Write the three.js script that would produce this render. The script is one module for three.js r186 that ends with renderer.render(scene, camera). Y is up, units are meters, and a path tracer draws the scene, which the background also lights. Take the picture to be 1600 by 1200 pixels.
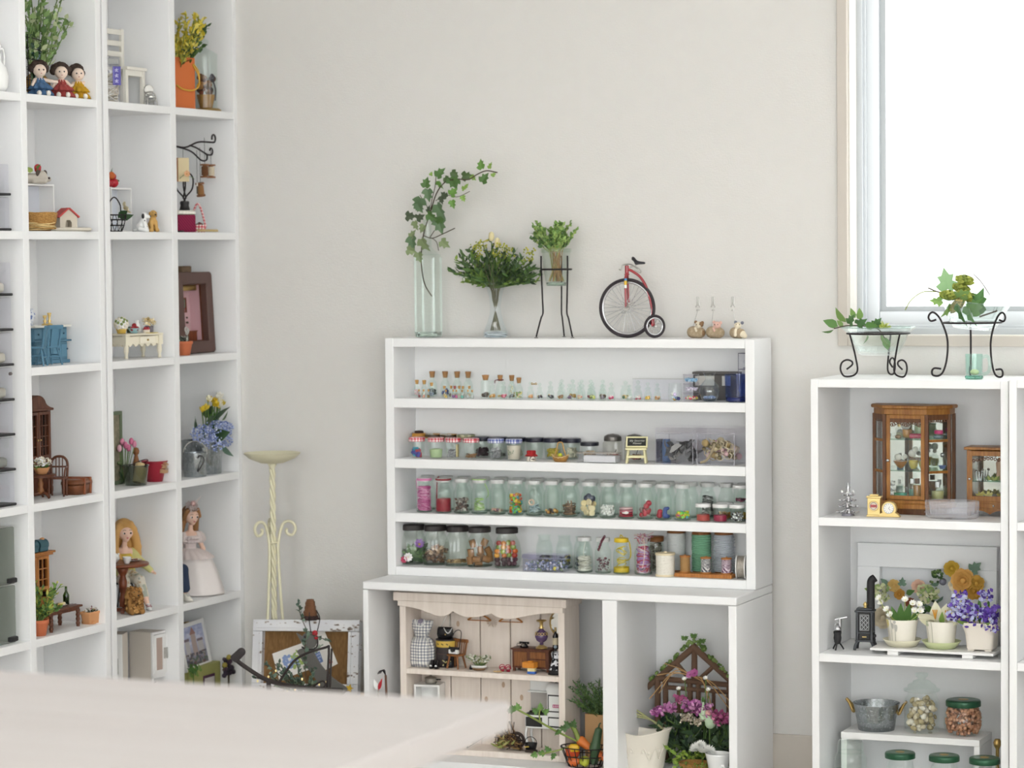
import*as THREE from 'three';
import { mergeGeometries } from 'three/addons/utils/BufferGeometryUtils.js';
import { RoundedBoxGeometry } from 'three/addons/geometries/RoundedBoxGeometry.js';
import { MarchingCubes } from 'three/addons/objects/MarchingCubes.js';
import { RectAreaLightUniformsLib } from 'three/addons/lights/RectAreaLightUniformsLib.js';

// ---------- camera, sky, light, exposure ----------
const scene = new THREE.Scene();
const camera = new THREE.PerspectiveCamera(2*Math.atan(600/4218.4)*180/Math.PI, 4/3,.1,60);
camera.position.set(0,1.28,6.359);
camera.rotation.set(-.0476,.407,-.0097,'YXZ');
camera.focus = 6.25;
camera.userData.fStop = 4.2;
scene.add(camera);
const renderer = new THREE.WebGLRenderer({ antialias: true });
renderer.toneMapping = THREE.LinearToneMapping;
renderer.toneMappingExposure = 1.2;
renderer.shadowMap.enabled = true;
RectAreaLightUniformsLib.init();
scene.background = new THREE.Color(.9,.95,1.0);            // bright overcast outside
// daylight of the frosted windows: [name, width, height, centre, facing, strength]
const DAY = [
['window_daylight', 1.7,1.1,[-.97,1.66,-.03],[0,0,1],1.2],
['window_daylight', 2.1,1.25,[2.38,1.6,2.0],[-1,0,0],1.2],
['window_daylight', 2.1,2.02,[2.38,1.215,6.2],[-1,0,0],4.2],
['window_daylight', 2.1,2.02,[-2.35,1.215,8.18],[0,0,-1],4.4],
['window_daylight', 2.1,2.02,[1.0,1.215,8.18],[0,0,-1],5.0],
...[[-2.3,1.9],[.1,1.9],[-2.3,4.3],[.1,4.3]].map(([x, z])=>['ceiling_lamp_light', 1.16,.26,[x, 2.535,z],[0,-1,0],6.0]),
];
for (const [n, w, h, p, d, k] of DAY) {
const l = new THREE.RectAreaLight(new THREE.Color(1.0,.998,.99),k, w, h);
l.name = n; l.position.set(...p); l.lookAt(p[0] + d[0], p[1] + d[1], p[2] + d[2]);
// RectAreaLight shines along its own -z, lookAt points +z of a light at the target's opposite
l.rotateY(Math.PI); scene.add(l);
}
// ---------- small kit ----------
const PI = Math.PI, TAU = 2*PI, V = (x, y, z)=>new THREE.Vector3(x, y, z);
let seed = 7;
const R = (a = 1,b)=>{ seed = (seed*1664525 + 1013904223) >>> 0; const t = seed/4294967296; return b === undefined ? t*a : a + t*(b - a); };
const pick = (l)=>l[Math.floor(R(l.length)) % l.length];
const clean = (g)=>{
if (g.index) g = g.toNonIndexed();
for (const k of Object.keys(g.attributes)) if (!['position','normal','uv','color'].includes(k)) g.deleteAttribute(k);
if (!g.attributes.normal) g.computeVertexNormals();
if (!g.attributes.uv) g.setAttribute('uv', new THREE.BufferAttribute(new Float32Array(g.attributes.position.count*2),2));
g.morphAttributes = {}; g.groups = []; return g;
};
const tint = (g, c)=>{ g = clean(g); c = new THREE.Color(c); const n = g.attributes.position.count, a = new Float32Array(n*3); for (let i = 0; i < n; i++) c.toArray(a, i*3); g.setAttribute('color', new THREE.BufferAttribute(a, 3)); return g; };
const merge = (...l)=>{
l = l.flat(9).map(clean);
if (l.some((g)=>g.attributes.color)) l = l.map((g)=>(g.attributes.color ? g : tint(g,'#ffffff')));
return l.length === 1 ? l[0] : mergeGeometries(l);
};
// uv in metres, taken from the dominant axis of each face
const uvm = (g)=>{
g = clean(g); const p = g.attributes.position, n = g.attributes.normal, u = g.attributes.uv;
for (let i = 0; i < p.count; i++) {
const a = Math.abs(n.getX(i)),b = Math.abs(n.getY(i)),c = Math.abs(n.getZ(i));
if (c >= a && c >= b) u.setXY(i, p.getX(i),p.getY(i)); else if (a >= b) u.setXY(i, p.getZ(i),p.getY(i)); else u.setXY(i, p.getX(i),p.getZ(i));
}
return g;
};
// box: centred in x and z, standing on y
const box = (w, h, d, x = 0,y = 0,z = 0,r = 0)=>uvm((r ? new RoundedBoxGeometry(w, h, d, 1,Math.min(r, w/2.01,h/2.01,d/2.01)) : new THREE.BoxGeometry(w, h, d)).translate(x, y + h/2,z));
const span = (x0,x1,y0,y1,z0,z1,r = 0)=>box(x1 - x0,y1 - y0,z1 - z0, (x0 + x1)/2,y0, (z0 + z1)/2,r);
const lathe = (pts, x = 0,y = 0,z = 0,seg = 24)=>new THREE.LatheGeometry(pts.map((p)=>new THREE.Vector2(Math.max(p[0],1e-5),p[1])),seg).translate(x, y, z);
const cyl = (r0,r1,h, x = 0,y = 0,z = 0,seg = 16)=>new THREE.CylinderGeometry(r1,r0,h, seg).translate(x, y + h/2,z);
const sph = (r, x = 0,y = 0,z = 0,sx = 1,sy = 1,sz = 1,n = 14)=>new THREE.SphereGeometry(r, n, Math.max(6,n*.7 | 0)).scale(sx, sy, sz).translate(x, y, z);
const ico = (r, x, y, z, d = 1)=>new THREE.IcosahedronGeometry(r, d).translate(x, y, z);
const torus = (R0,r, x = 0,y = 0,z = 0,seg = 24,arc = TAU)=>new THREE.TorusGeometry(R0,r, 8,seg, arc).translate(x, y, z);
const tube = (pts, r, n = pts.length*4,rad = 6,closed = false)=>new THREE.TubeGeometry(new THREE.CatmullRomCurve3(pts.map((p)=>(p.isVector3 ? p : V(...p))),closed,'catmullrom', .5),n, r, rad, closed);
const rod = (a, b, r0,r1 = r0,seg = 8)=>{ const A = V(...a),B = V(...b),d = B.clone().sub(A),l = d.length(); return new THREE.CylinderGeometry(r1,r0,l, seg).translate(0,l/2,0).applyQuaternion(new THREE.Quaternion().setFromUnitVectors(V(0,1,0),d.normalize())).translate(A.x, A.y, A.z); };
const shape = (pts)=>new THREE.Shape(pts.map((p)=>new THREE.Vector2(p[0], p[1])));
const ext = (s, d, b = 0,cs = 8)=>new THREE.ExtrudeGeometry(Array.isArray(s) ? shape(s) : s, { depth: d - 2*b, bevelEnabled: b > 0,bevelSize: b, bevelThickness: b, bevelSegments: 1,curveSegments: cs, bevelOffset: -b }).translate(0,0,-d/2 + b);
const aim = (g, p, d, roll = 0)=>g.rotateY(roll).applyQuaternion(new THREE.Quaternion().setFromUnitVectors(V(0,1,0),d.clone().normalize())).translate(p.x, p.y, p.z);
// a blade: lies along +y, folded along its middle, curling back
const blade = (l, w, fold = .25,curl = .2,prof = (t)=>Math.sin(PI*Math.pow(t, .75)))=>{
const g = new THREE.PlaneGeometry(1,1,2,4),p = g.attributes.position;
for (let i = 0; i < p.count; i++) { const t = p.getY(i) + .5,s = p.getX(i)*2*(w/2)*Math.max(prof(t),.02); p.setXYZ(i, s, t*l, Math.abs(s)*fold - curl*l*t*t); }
g.computeVertexNormals(); return clean(g);
};
// a lobed leaf as a fan round its own vein
const lobed = (out, s, fold = .2,curl = .15)=>{
const v = [], c = [0,.35], n = out.length, f = ([x, y])=>[x*s, y*s, Math.abs(x)*s*fold - curl*y*y*s];
for (let i = 0; i < n; i++) v.push(...f(c),...f(out[i]),...f(out[(i + 1) % n]));
const g = new THREE.BufferGeometry(); g.setAttribute('position', new THREE.BufferAttribute(new Float32Array(v),3)); g.computeVertexNormals(); return clean(g);
};
const IVY = [[0,0],[.22,-.12],[.42,.05],[.56,.28],[.3,.42],[.42,.72],[.2,.72],[0,1.08],[-.2,.72],[-.42,.72],[-.3,.42],[-.56,.28],[-.42,.05],[-.22,-.12]];
// textures
const tex = (w, h, f, srgb = true, rx = 1,ry = rx)=>{
const d = new Uint8Array(w*h*4);
for (let y = 0; y < h; y++) for (let x = 0; x < w; x++) { const c = f(x/w, y/h, x, y),i = (y*w + x)*4; for (let k = 0; k < 3; k++) d[i + k] = Math.max(0,Math.min(255, (c.length ? c[k] : c)*255)); d[i + 3] = 255; }
const t = new THREE.DataTexture(d, w, h); t.wrapS = t.wrapT = THREE.RepeatWrapping; t.magFilter = t.minFilter = THREE.LinearFilter; t.repeat.set(rx, ry);
if (srgb) t.colorSpace = THREE.SRGBColorSpace; t.needsUpdate = true; return t;
};
const hash = (x, y)=>{ let h = (Math.imul(x, 374761393) + Math.imul(y, 668265263)) | 0; h = Math.imul(h ^ (h >>> 13),1274126177); return ((h ^ (h >>> 16)) >>> 0)/4294967296; };
const noise = (u, v, n, m = n)=>{ const x = u*n, y = v*m, i = Math.floor(x),j = Math.floor(y),a = x - i, b = y - j, s = a*a*(3 - 2*a),t = b*b*(3 - 2*b),q = (i, j)=>hash(((i % n) + n) % n, ((j % m) + m) % m); return (q(i, j)*(1 - s) + q(i + 1,j)*s)*(1 - t) + (q(i, j + 1)*(1 - s) + q(i + 1,j + 1)*s)*t; };
const fbm = (u, v, n, m = n)=>(noise(u, v, n, m)*4 + noise(u, v, n*2,m*2)*2 + noise(u, v, n*4,m*4))/7;
const mixc = (a, b, t)=>a.map((x, i)=>x + (b[i] - x)*t);
const hex = (c)=>{ const k = new THREE.Color(c); return [k.r, k.g, k.b].map((x)=>(x <= .0031308 ? 12.92*x : 1.055*Math.pow(x, 1/2.4) - .055)); };
const draw = (w, h, f)=>{ const c = document.createElement('canvas'); c.width = w; c.height = h; f(c.getContext('2d'),w, h); const t = new THREE.CanvasTexture(c); t.colorSpace = THREE.SRGBColorSpace; return t; };
// materials, shared by what they are
const MC = new Map();
const mt = (c, r = .6,o = {})=>{ const k = c + r + JSON.stringify(o, (q, v)=>(v?.isTexture ? v.uuid : v)); if (!MC.has(k)) MC.set(k, new THREE.MeshPhysicalMaterial({ color: c, roughness: r, side: THREE.DoubleSide, ...o })); return MC.get(k); };
const leafm = (c, r = .6)=>mt(c, r, { transmission: .25 });
const vc = (r = .5,o = {})=>mt('#ffffff', r, { vertexColors: true, ...o });
const glass = (c = '#f4f8f6', r = .03,o = {})=>mt(c, r, { transmission: 1,thickness: 0,ior: 1.5,...o });
const solid = (c = '#ffffff', ac = '#e4f2ee', ad = .12,r = .02)=>mt(c, r, { transmission: 1,thickness: .02,ior: 1.48,attenuationColor: new THREE.Color(ac),attenuationDistance: ad });
// things and parts
const used = {};
const num = (n)=>{ const k = (used[n] = (used[n] ?? -1) + 1); return k ? n + '_' + String(k).padStart(3,'0') : n; };
const tag = (o, label, category, group, kind)=>{ Object.assign(o.userData, { label, category }); if (group) o.userData.group = group; if (kind) o.userData.kind = kind; return o; };
const at = (o, [x, y, z], ry = 0)=>{ o.position.set(x, y, z); o.rotation.y = ry; return o; };
const T = (name, label, cat, p, ry = 0,group, kind)=>{ const o = new THREE.Group(); o.name = num(name); scene.add(o); at(o, p, ry); return tag(o, label, cat, group, kind); };
const P = (o, name, mat, ...g)=>{ const m = new THREE.Mesh(merge(g),mat); m.name = name; m.castShadow = m.receiveShadow = true; o.add(m); return m; };
const S = (name, label, cat, p, ry, group, mat, ...g)=>{ const m = P(scene, num(name),mat, ...g); at(m, p, ry); return tag(m, label, cat, group); };
const STUFF = (name, label, cat, p, ry, mat, ...g)=>{ const m = S(name, label, cat, p, ry, null, mat, ...g); m.userData.kind = 'stuff'; return m; };
const struct = (name, mat, ...g)=>{ const m = P(scene, name, mat, ...g); m.userData.kind = 'structure'; return m; };
const L = (m, label)=>{ m.userData.label = label; return m; };
// a body as one skin: round cones [x,y,z,r, x,y,z,r] joined smoothly
const skin = (bones, n = 40,k = .01)=>{
const lo = V(9,9,9),hi = V(-9,-9,-9);
for (const b of bones) for (const s of [0,4]) { const r = b[s + 3] + k*.5; lo.min(V(b[s] - r, b[s + 1] - r, b[s + 2] - r)); hi.max(V(b[s] + r, b[s + 1] + r, b[s + 2] + r)); }
const mid = lo.clone().add(hi).multiplyScalar(.5),half = Math.max(hi.x - lo.x, hi.y - lo.y, hi.z - lo.z)/2*(1 + 6/n);
const mc = new MarchingCubes(n, mt('#ffffff'),false, false, 60000); mc.isolation = 0;
const p = V(),S2 = n/2;
const pre = bones.map((b)=>({ b, ax: b[4] - b[0], ay: b[5] - b[1], az: b[6] - b[2], l2: (b[4] - b[0]) ** 2 + (b[5] - b[1]) ** 2 + (b[6] - b[2]) ** 2 + 1e-12 }));
for (let z = 0,q = 0; z < n; z++) for (let y = 0; y < n; y++) for (let x = 0; x < n; x++, q++) {
p.set(mid.x + (x - S2)/S2*half, mid.y + (y - S2)/S2*half, mid.z + (z - S2)/S2*half);
let d = 9;
for (const { b, ax, ay, az, l2 } of pre) {
const px = p.x - b[0], py = p.y - b[1], pz = p.z - b[2], t = Math.max(0,Math.min(1, (px*ax + py*ay + pz*az)/l2));
const e = Math.hypot(px - ax*t, py - ay*t, pz - az*t) - (b[3] + (b[7] - b[3])*t),h = Math.max(k - Math.abs(d - e),0)/k;
d = Math.min(d, e) - h*h*k*.25;
}
mc.field[q] = -d;
}
mc.update();
const c = mc.count, pos = mc.positionArray.slice(0,c*3),nor = mc.normalArray.slice(0,c*3);
for (let i = 0; i < c*3; i += 3) { pos[i] = mid.x + pos[i]*half; pos[i + 1] = mid.y + pos[i + 1]*half; pos[i + 2] = mid.z + pos[i + 2]*half; }
const g = new THREE.BufferGeometry(); g.setAttribute('position', new THREE.BufferAttribute(pos, 3)); g.setAttribute('normal', new THREE.BufferAttribute(nor, 3)); return clean(g);
};
const ball = (x, y, z, r)=>[x, y, z, r, x, y, z, r];
// loose fills
const beads = (n, r, h, s, cols, y0 = .002)=>Array.from({ length: n }, (_, i)=>{ const a = R(TAU),q = Math.sqrt(R())*(r - s*.8),b = s*R(.7,1.1); return tint(ico(b, q*Math.cos(a),y0 + b + (i/n)*Math.max(h - 2*b, 0),q*Math.sin(a)),pick(cols)); });
const chips = (n, r, h, s, cols, asp = [1,.3,1], y0 = .002)=>Array.from({ length: n }, (_, i)=>{ const a = R(TAU),q = Math.sqrt(R())*(r - s*.6); return tint(new THREE.BoxGeometry(s*asp[0], s*asp[1], s*asp[2]).rotateX(R(3)).rotateY(R(3)).translate(q*Math.cos(a),y0 + s*.5 + (i/n)*Math.max(h - s, 0),q*Math.sin(a)),pick(cols)); });
const yarn = (n, r, h, t, cols, y0 = .002)=>Array.from({ length: n }, ()=>{ const pts = [], a0 = R(TAU),y = R(y0 + t, y0 + h - t),q = R(.55,.95)*(r - t),tl = R(-.4,.4)*h*.5,ph = R(TAU); for (let i = 0; i < 7; i++) { const a = a0 + i*.95; pts.push(V(q*Math.cos(a),Math.max(y0 + t, Math.min(y0 + h - t, y + tl*Math.sin(a + ph))),q*Math.sin(a))); } return tint(tube(pts, t, 16,4),pick(cols)); });
const wound = (r, h, t, y0 = 0,turns = Math.floor(h/t/1.8))=>{ const pts = []; for (let i = 0; i <= turns*12; i++) { const a = i/12*TAU, q = r*(1 + .02*Math.sin(i*1.7)); pts.push(V(q*Math.cos(a),y0 + i/(turns*12)*h, q*Math.sin(a))); } return new THREE.TubeGeometry(new THREE.CatmullRomCurve3(pts),turns*14,t, 5); };
// a flower head facing +y: petals and an eye in their own colours
const flower = (r, n, pc, ec, lift = .35,w = .9,eye = .22)=>[...Array.from({ length: n }, (_, i)=>tint(blade(r, r*w*TAU/n*1.1,.12,.15).rotateX(PI/2 - lift).rotateY(i*TAU/n),pc)),tint(sph(r*eye, 0,r*.06,0,1,.6,1,8),ec)];
const put = (gs, p, d, roll = R(TAU))=>gs.map((g)=>aim(g, p, d, roll));
const dirr = (up = .3,spread = 1)=>V(R(-1,1)*spread, up + R(.6),R(-1,1)*spread).normalize();
// loft: rings [cx, cy, cz, rx, rz] joined; k folds of depth amp; closed at the ends it is told to close
const loft = (rings, { seg = 28,k = 0,amp = 0,bot = true, top = true, sq = 0 } = {})=>{
const v = [], u = [], ix = [], n = rings.length;
rings.forEach(([cx, cy, cz, rx, rz], i)=>{ for (let j = 0; j <= seg; j++) { const a = j/seg*TAU, q = 1 + amp*Math.sin(k*a + i*.35),c = Math.cos(a),s = Math.sin(a),e = sq ? Math.pow(Math.pow(Math.abs(c),sq) + Math.pow(Math.abs(s),sq),-1/sq) : 1; v.push(cx + rx*q*e*c, cy, cz + rz*q*e*s); u.push(j/seg, i/(n - 1)); } });
const w = seg + 1;
for (let i = 0; i + 1 < n; i++) for (let j = 0; j < seg; j++) { const a = i*w + j; ix.push(a, a + w, a + 1,a + 1,a + w, a + w + 1); }
for (const [on, i, f] of [[bot, 0,1],[top, n - 1,0]]) if (on) { const c = v.length/3; v.push(rings[i][0], rings[i][1], rings[i][2]); u.push(.5,.5); for (let j = 0; j < seg; j++) f ? ix.push(c, i*w + j, i*w + j + 1) : ix.push(c, i*w + j + 1,i*w + j); }
const g = new THREE.BufferGeometry(); g.setAttribute('position', new THREE.Float32BufferAttribute(v, 3)); g.setAttribute('uv', new THREE.Float32BufferAttribute(u, 2)); g.setIndex(ix); g.computeVertexNormals(); return clean(g);
};
const scroll = (cx, cy, r, a0,a1,z = 0,shrink = .6,n = 12)=>Array.from({ length: n + 1 }, (_, i)=>{ const t = i/n, a = a0 + (a1 - a0)*t, q = r*(1 - shrink*t); return V(cx + q*Math.cos(a),cy + q*Math.sin(a),z); });
// common materials
const woodTex = (a, b, rx = 8,ry = 60)=>tex(128,128, (u, v)=>mixc(hex(a),hex(b),.6*fbm(u, v, 24,3) + .4*noise(u, v, 60,4)),true, 12);
const galv = tex(128,128, (u, v)=>{ const n = noise(u, v, 14)*.5 + noise(u, v, 34)*.5; return mixc([.55,.57,.58],[.86,.87,.88], n); }, true, 6);
const gingham = (a, b, n)=>tex(64,64, (u, v, x, y)=>{ const i = (x % 32) < 16,j = (y % 32) < 16; return i && j ? hex(a) : i || j ? mixc(hex(a),hex(b),.5) : hex(b); }, true, n, n);
const K = {
iron: mt('#2a2426', .5, { metalness: .5 }),black: mt('#1d1c1e', .5),blackGloss: mt('#1b1a1d', .25),steel: mt('#b9b7b2', .3, { metalness: .9 }),silver: mt('#c9c9cc', .25, { metalness: .95 }),
gold: mt('#d9bd7c', .3, { metalness: .75 }),brass: mt('#b0935a', .35, { metalness: .85 }),galv: mt('#e6e9ea', .45, { metalness: .75,map: galv, roughnessMap: galv }),
white: mt('#f1f0ee', .45),cream: mt('#f0e8d2', .45),ivory: mt('#f3efe4', .3),porcelain: mt('#f4f4f2', .2, { clearcoat: .5 }),
terra: mt('#c9714a', .75),terraPale: mt('#d99e6c', .75),cork: mt('#c39a6b', .85, { map: tex(64,64, (u, v)=>mixc([.62,.5,.42],[1,.98,.94], fbm(u, v, 20)),true, 3) }),
dark: mt('#7c4a30', .45, { map: woodTex('#8f7768','#ffffff') }),wood: mt('#a9713f', .5, { map: woodTex('#a08c78','#ffffff') }),orangeWood: mt('#d08d45', .5, { map: woodTex('#b9a48c','#ffffff') }),pale: mt('#dcc49a', .6, { map: woodTex('#c9b69c','#ffffff') }),cherry: mt('#9c5530', .35, { map: woodTex('#a08878','#ffffff') }),
straw: mt('#d6ae6e', .85, { map: tex(64,64, (u, v, x, y)=>mixc([.6,.5,.38],[1,.97,.9],.5*noise(u, v, 32,10) + .5*noise(u, v, 8,32)),true, 8) }),twig: mt('#6b5140', .9),burlap: mt('#a88a62', .95, { map: tex(128,128, (u, v, x, y)=>mixc([.55,.46,.36],[1,.96,.9],.5 + .3*Math.sin(u*TAU*32)*Math.sin(v*TAU*32) + .3*(noise(u, v, 40,12) - .5)),true, 9),bumpMap: tex(64,64, (u, v)=>.5 + .5*Math.sin(u*TAU*16)*Math.sin(v*TAU*16),false, 18),bumpScale: .0006 }),
skin: mt('#f0c9b4', .5),blonde: mt('#d8a763', .55),brown: mt('#6a4630', .6),red: mt('#b3202e', .45),wine: mt('#7d1436', .7),blue: mt('#54819a', .5),stem: mt('#5f7a3c', .7),stemDark: mt('#4c4030', .8),
glass: glass('#fcfefd'),glassTint: glass('#f7fbf9'),acrylic: glass('#fafafc', .04),leaf1: leafm('#4f7a35'),leaf2: leafm('#7fa04a'),leaf3: leafm('#2f4f2a'),leafGray: leafm('#6f8c78'),leafYel: leafm('#a9b04a'),paper: mt('#f5f3ee', .8),kraft: mt('#c69d6e', .85),
};
const G0 = ['#4f7a35','#6b9440','#3c6230'];
// leafy mass: n blades round a set of stems, in their own greens
const sprig = (base, tip, n, l, w, cols, bend = .3)=>{ const a = V(...base),b = V(...tip),mid = a.clone().lerp(b, .5).add(V(R(-1,1),.3,R(-1,1)).multiplyScalar(bend*a.distanceTo(b)*.4)),c = new THREE.QuadraticBezierCurve3(a, mid, b),out = []; for (let i = 0; i < n; i++) { const t = .25 + .75*(i + R())/n, p = c.getPoint(Math.min(t, 1)),d = c.getTangent(Math.min(t, 1)); out.push(tint(aim(blade(l*R(.7,1.15),w*R(.7,1.15)),p, d.clone().multiplyScalar(.6).add(V(R(-1,1),R(-.3,.9),R(-1,1))),R(TAU)),pick(cols))); } return { leaves: out, stem: new THREE.TubeGeometry(c, 6,l*.05 + .0005,4) }; };
const greenery = (o, stems, mat = vc(.6, { transmission: .2 }),stemMat = K.stem, name = 'foliage')=>{ P(o,'stem', stemMat, stems.map((s)=>s.stem)); const f = P(o, name, mat, stems.map((s)=>s.leaves)); f.userData.kind = 'stuff'; return o; };
// ---------- the room ----------
const weave = tex(256,256, (u, v, x, y)=>.5 + .22*(noise(u, v, 128,32) - .5) + .22*(noise(u, v, 32,128) - .5) + .2*(noise(u, v, 64) - .5),false, 5);
const wallTone = tex(256,256, (u, v)=>mixc([.965,.962,.95],[.985,.982,.972], fbm(u, v, 4)*.7 + .3*noise(u, v, 64,64)),true, .8);
const M = {
wall: mt('#e6e4e2', .85, { map: wallTone, bumpMap: weave, bumpScale: .0006 }),
ceil: mt('#f3f2ee', .9),
board: mt('#f6f6f6', .42, { bumpMap: tex(128,128, (u, v)=>.5 + .4*(noise(u, v, 64,8) - .5),false, 9),bumpScale: .0002 }),
trim: mt('#cfc7bd', .6),sill: mt('#e4e0d8', .55),
alu: mt('#aeb2b5', .45, { metalness: .35 }),paneShade: mt('#8b8f90', .7),
floor: mt('#ffffff', .5, { map: tex(256,256, (u, v)=>mixc([.78,.74,.7],[.86,.83,.79], fbm(u, v, 3,40)),true, 1) }),
};
const XL = -3.76,XR = 2.4,ZF = 8.2,H = 2.6;
struct('floor', M.floor, span(XL - .15,XR + .15,-.12,0,-.15,ZF + .15));
struct('ceiling', M.ceil, span(XL - .15,XR + .15,H, H + .12,-.15,ZF + .15));
struct('wall_left', M.wall, span(XL - .15,XL, 0,H, -.15,ZF + .15));

// back wall round its window opening
const WX0 = -1.848,WX1 = -.08,WY0 = 1.074,WY1 = 2.28;
struct('wall_back', M.wall, span(XL, WX0,0,H, -.15,0),span(WX1,XR, 0,H, -.15,0),span(WX0,WX1,0,WY0,-.15,0),span(WX0,WX1,WY1,H, -.15,0));
// front wall behind the camera, round its two openings
const FW = [[-3.45,-1.25],[-.1,2.1]];
struct('wall_front', M.wall, span(XL, XR, 0,.14,ZF, ZF + .15),span(XL, XR, 2.28,H, ZF, ZF + .15),span(XL, FW[0][0],.14,2.28,ZF, ZF + .15),span(FW[0][1], FW[1][0],.14,2.28,ZF, ZF + .15),span(FW[1][1], XR, .14,2.28,ZF, ZF + .15));
// right wall round its two openings
const RW = [[.9,3.1],[5.1,7.3]], RY0 = .92,RY1 = 2.28;
struct('wall_right', M.wall, span(XR, XR + .15,0,.14,-.15,ZF + .15),span(XR, XR + .15,.14,RY0,-.15,RW[1][0]),span(XR, XR + .15,.14,RY0,RW[1][1], ZF + .15),span(XR, XR + .15,RY1,H, -.15,ZF + .15),span(XR, XR + .15,RY0,RY1,-.15,RW[0][0]),span(XR, XR + .15,RY0,RY1,RW[0][1], RW[1][0]),span(XR, XR + .15,RY0,RY1,RW[1][1], ZF + .15));
struct('baseboard_back', M.trim, span(XL + .002,XR, .0,.09,.0,.009,.002));
// the frosted ribbed pane: a lit window with its own streaks
const ribbed = tex(512,512, (u, v)=>{ const s = .72 + .28*noise(u, v, 60,5),g = noise(u, v, 256,200); return [.955,.96,.968].map((c)=>c + .075*(s - .72)/.28*.9 + .05*(g - .6)); }, true, .9,.7);
const ribBump = tex(256,256, (u, v)=>.5 + .5*Math.sin(u*TAU*24)*.5 + .3*(noise(u, v, 128) - .5),false, 3,3);
const pane = mt('#e9eef0', .35, { emissive: '#ffffff', emissiveMap: ribbed, emissiveIntensity: 1.12,bumpMap: ribBump, bumpScale: .001 });
const frameBars = (x0,x1,y0,y1,z0,z1,t, r = .002)=>[span(x0,x0 + t, y0,y1,z0,z1,r),span(x1 - t, x1,y0,y1,z0,z1,r),span(x0 + t, x1 - t, y0,y0 + t, z0,z1,r),span(x0 + t, x1 - t, y1 - t, y1,z0,z1,r)];
{
const w = new THREE.Group(); w.name = 'window_1'; w.userData.kind = 'structure'; scene.add(w);
P(w,'casing', M.trim, frameBars(WX0 - .024,WX1 + .024,WY0 - .022,WY1 + .022,-.004,.012,.0255));
P(w,'jamb_lining', M.sill, frameBars(WX0 - .001,WX1 + .001,WY0 - .001,WY1 + .001,-.062,-.001,.006,0));
P(w,'outer_frame', M.alu, frameBars(WX0 + .004,WX1 - .004,WY0 + .004,WY1 - .004,-.1,-.058,.017),frameBars(WX0 + .016,WX1 - .016,WY0 + .016,WY1 - .016,-.1,-.066,.012));
P(w,'sash', M.alu, frameBars(WX0 + .024,-.93,WY0 + .026,WY1 - .026,-.1,-.072,.034));
P(w,'sash', M.alu, frameBars(-.96,WX1 - .024,WY0 + .026,WY1 - .026,-.13,-.104,.034));
P(w,'gasket', M.paneShade, frameBars(WX0 + .055,-.962,WY0 + .056,WY1 - .056,-.096,-.084,.016,0));  // mid-grey strip: the shaded edge of the pane, put in as colour
const gl = P(w,'window_pane', pane, span(WX0 + .058,-.962,WY0 + .06,WY1 - .06,-.094,-.089));
P(w,'window_pane', pane, span(-.928,WX1 - .056,WY0 + .06,WY1 - .06,-.122,-.117));
[...RW.map(([z0,z1])=>[z0,z1, (g)=>g.rotateY(-PI/2).translate(XR, 0,0)]),...FW.map(([x0,x1])=>[-x1,-x0, (g)=>g.rotateY(PI).translate(0,0,ZF)])].forEach(([z0,z1,turn], k)=>{
const RY0 = k ? .14 : .92,o = new THREE.Group(); o.name = 'window_' + (k + 2); o.userData.kind = 'structure'; scene.add(o);
P(o,'casing', M.trim, frameBars(z0 - .02,z1 + .02,RY0 - .02,RY1 + .02,.0,.025,.05).map(turn));
P(o,'sash', M.alu, [...frameBars(z0,z1,RY0,RY1,-.1,-.05,.05),span((z0 + z1)/2 - .03, (z0 + z1)/2 + .03,RY0,RY1,-.1,-.05)].map(turn));
P(o,'window_pane', pane, turn(span(z0 + .04,z1 - .04,RY0 + .04,RY1 - .04,-.08,-.07)));
});
}
for (const [x, z, n] of [[-2.3,1.9,'far left'],[.1,1.9,'far right'],[-2.3,4.3,'near left'],[.1,4.3,'near right']]) {
const o = T('ceiling_lamp', n + ' flat white ceiling lamp of the four overhead','ceiling lamp', [x, 2.545,z],0,'flat ceiling lamps overhead'); P(o,'housing', mt('#f0f0ee', .5),...frameBars(-.61,.61,-.16,.16,0,.055,.03,0).map((g)=>g.rotateX(-PI/2))); P(o,'lamp_diffuser', mt('#ffffff', .5, { emissive: '#ffffff', emissiveIntensity: 2 }),span(-.58,.58,.012,.016,-.13,.13));
}
// ---------- white shelving ----------
const LX = -3.532,LB = -3.712,RT = [2.0,1.668,1.348,1.028,.708,.388,.068];   // left bookcases: opening plane, back panel, tops of the boards
const bookcase = (label, z0,z1,divs, skip)=>{                                   // z0 near end, z1 far end, divs: [near face, far face] of each upright
const o = T('bookcase', label,'bookcase', [0,0,0],0,'white bookcases along the left wall');
P(o,'back_panel', M.board, span(LB - .012,LB, .0,1.985,z1 + .002,z0 - .002));
for (const [a, b] of divs) P(o,'side_panel', M.board, span(LB, LX, 0,2.0,b, a, .0012));
for (let c = 0; c + 1 < divs.length; c++) RT.forEach((y, k)=>{ if (!skip(c, k)) P(o,'shelf_board', M.board, span(LB, LX - .0006,y - .0195,y, divs[c + 1][0], divs[c][1],.0012)); });
P(o,'plinth', M.board, span(LB, LX - .015,0,.05,divs.at(-1)[0], divs[0][1]));
return o;
};
bookcase('tall white open bookcase nearest the table, its near column holding clear drawers', 1.38,.675,[[1.378,1.354],[1.03,1.005],[.7007,.6775]], (c, k)=>c === 0 && k === 3);
bookcase('tall white open bookcase in the corner with the two fashion dolls', .672,.0,[[.6705,.6475],[.3495,.3228],[.0201,.0005]], ()=>false);
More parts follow.
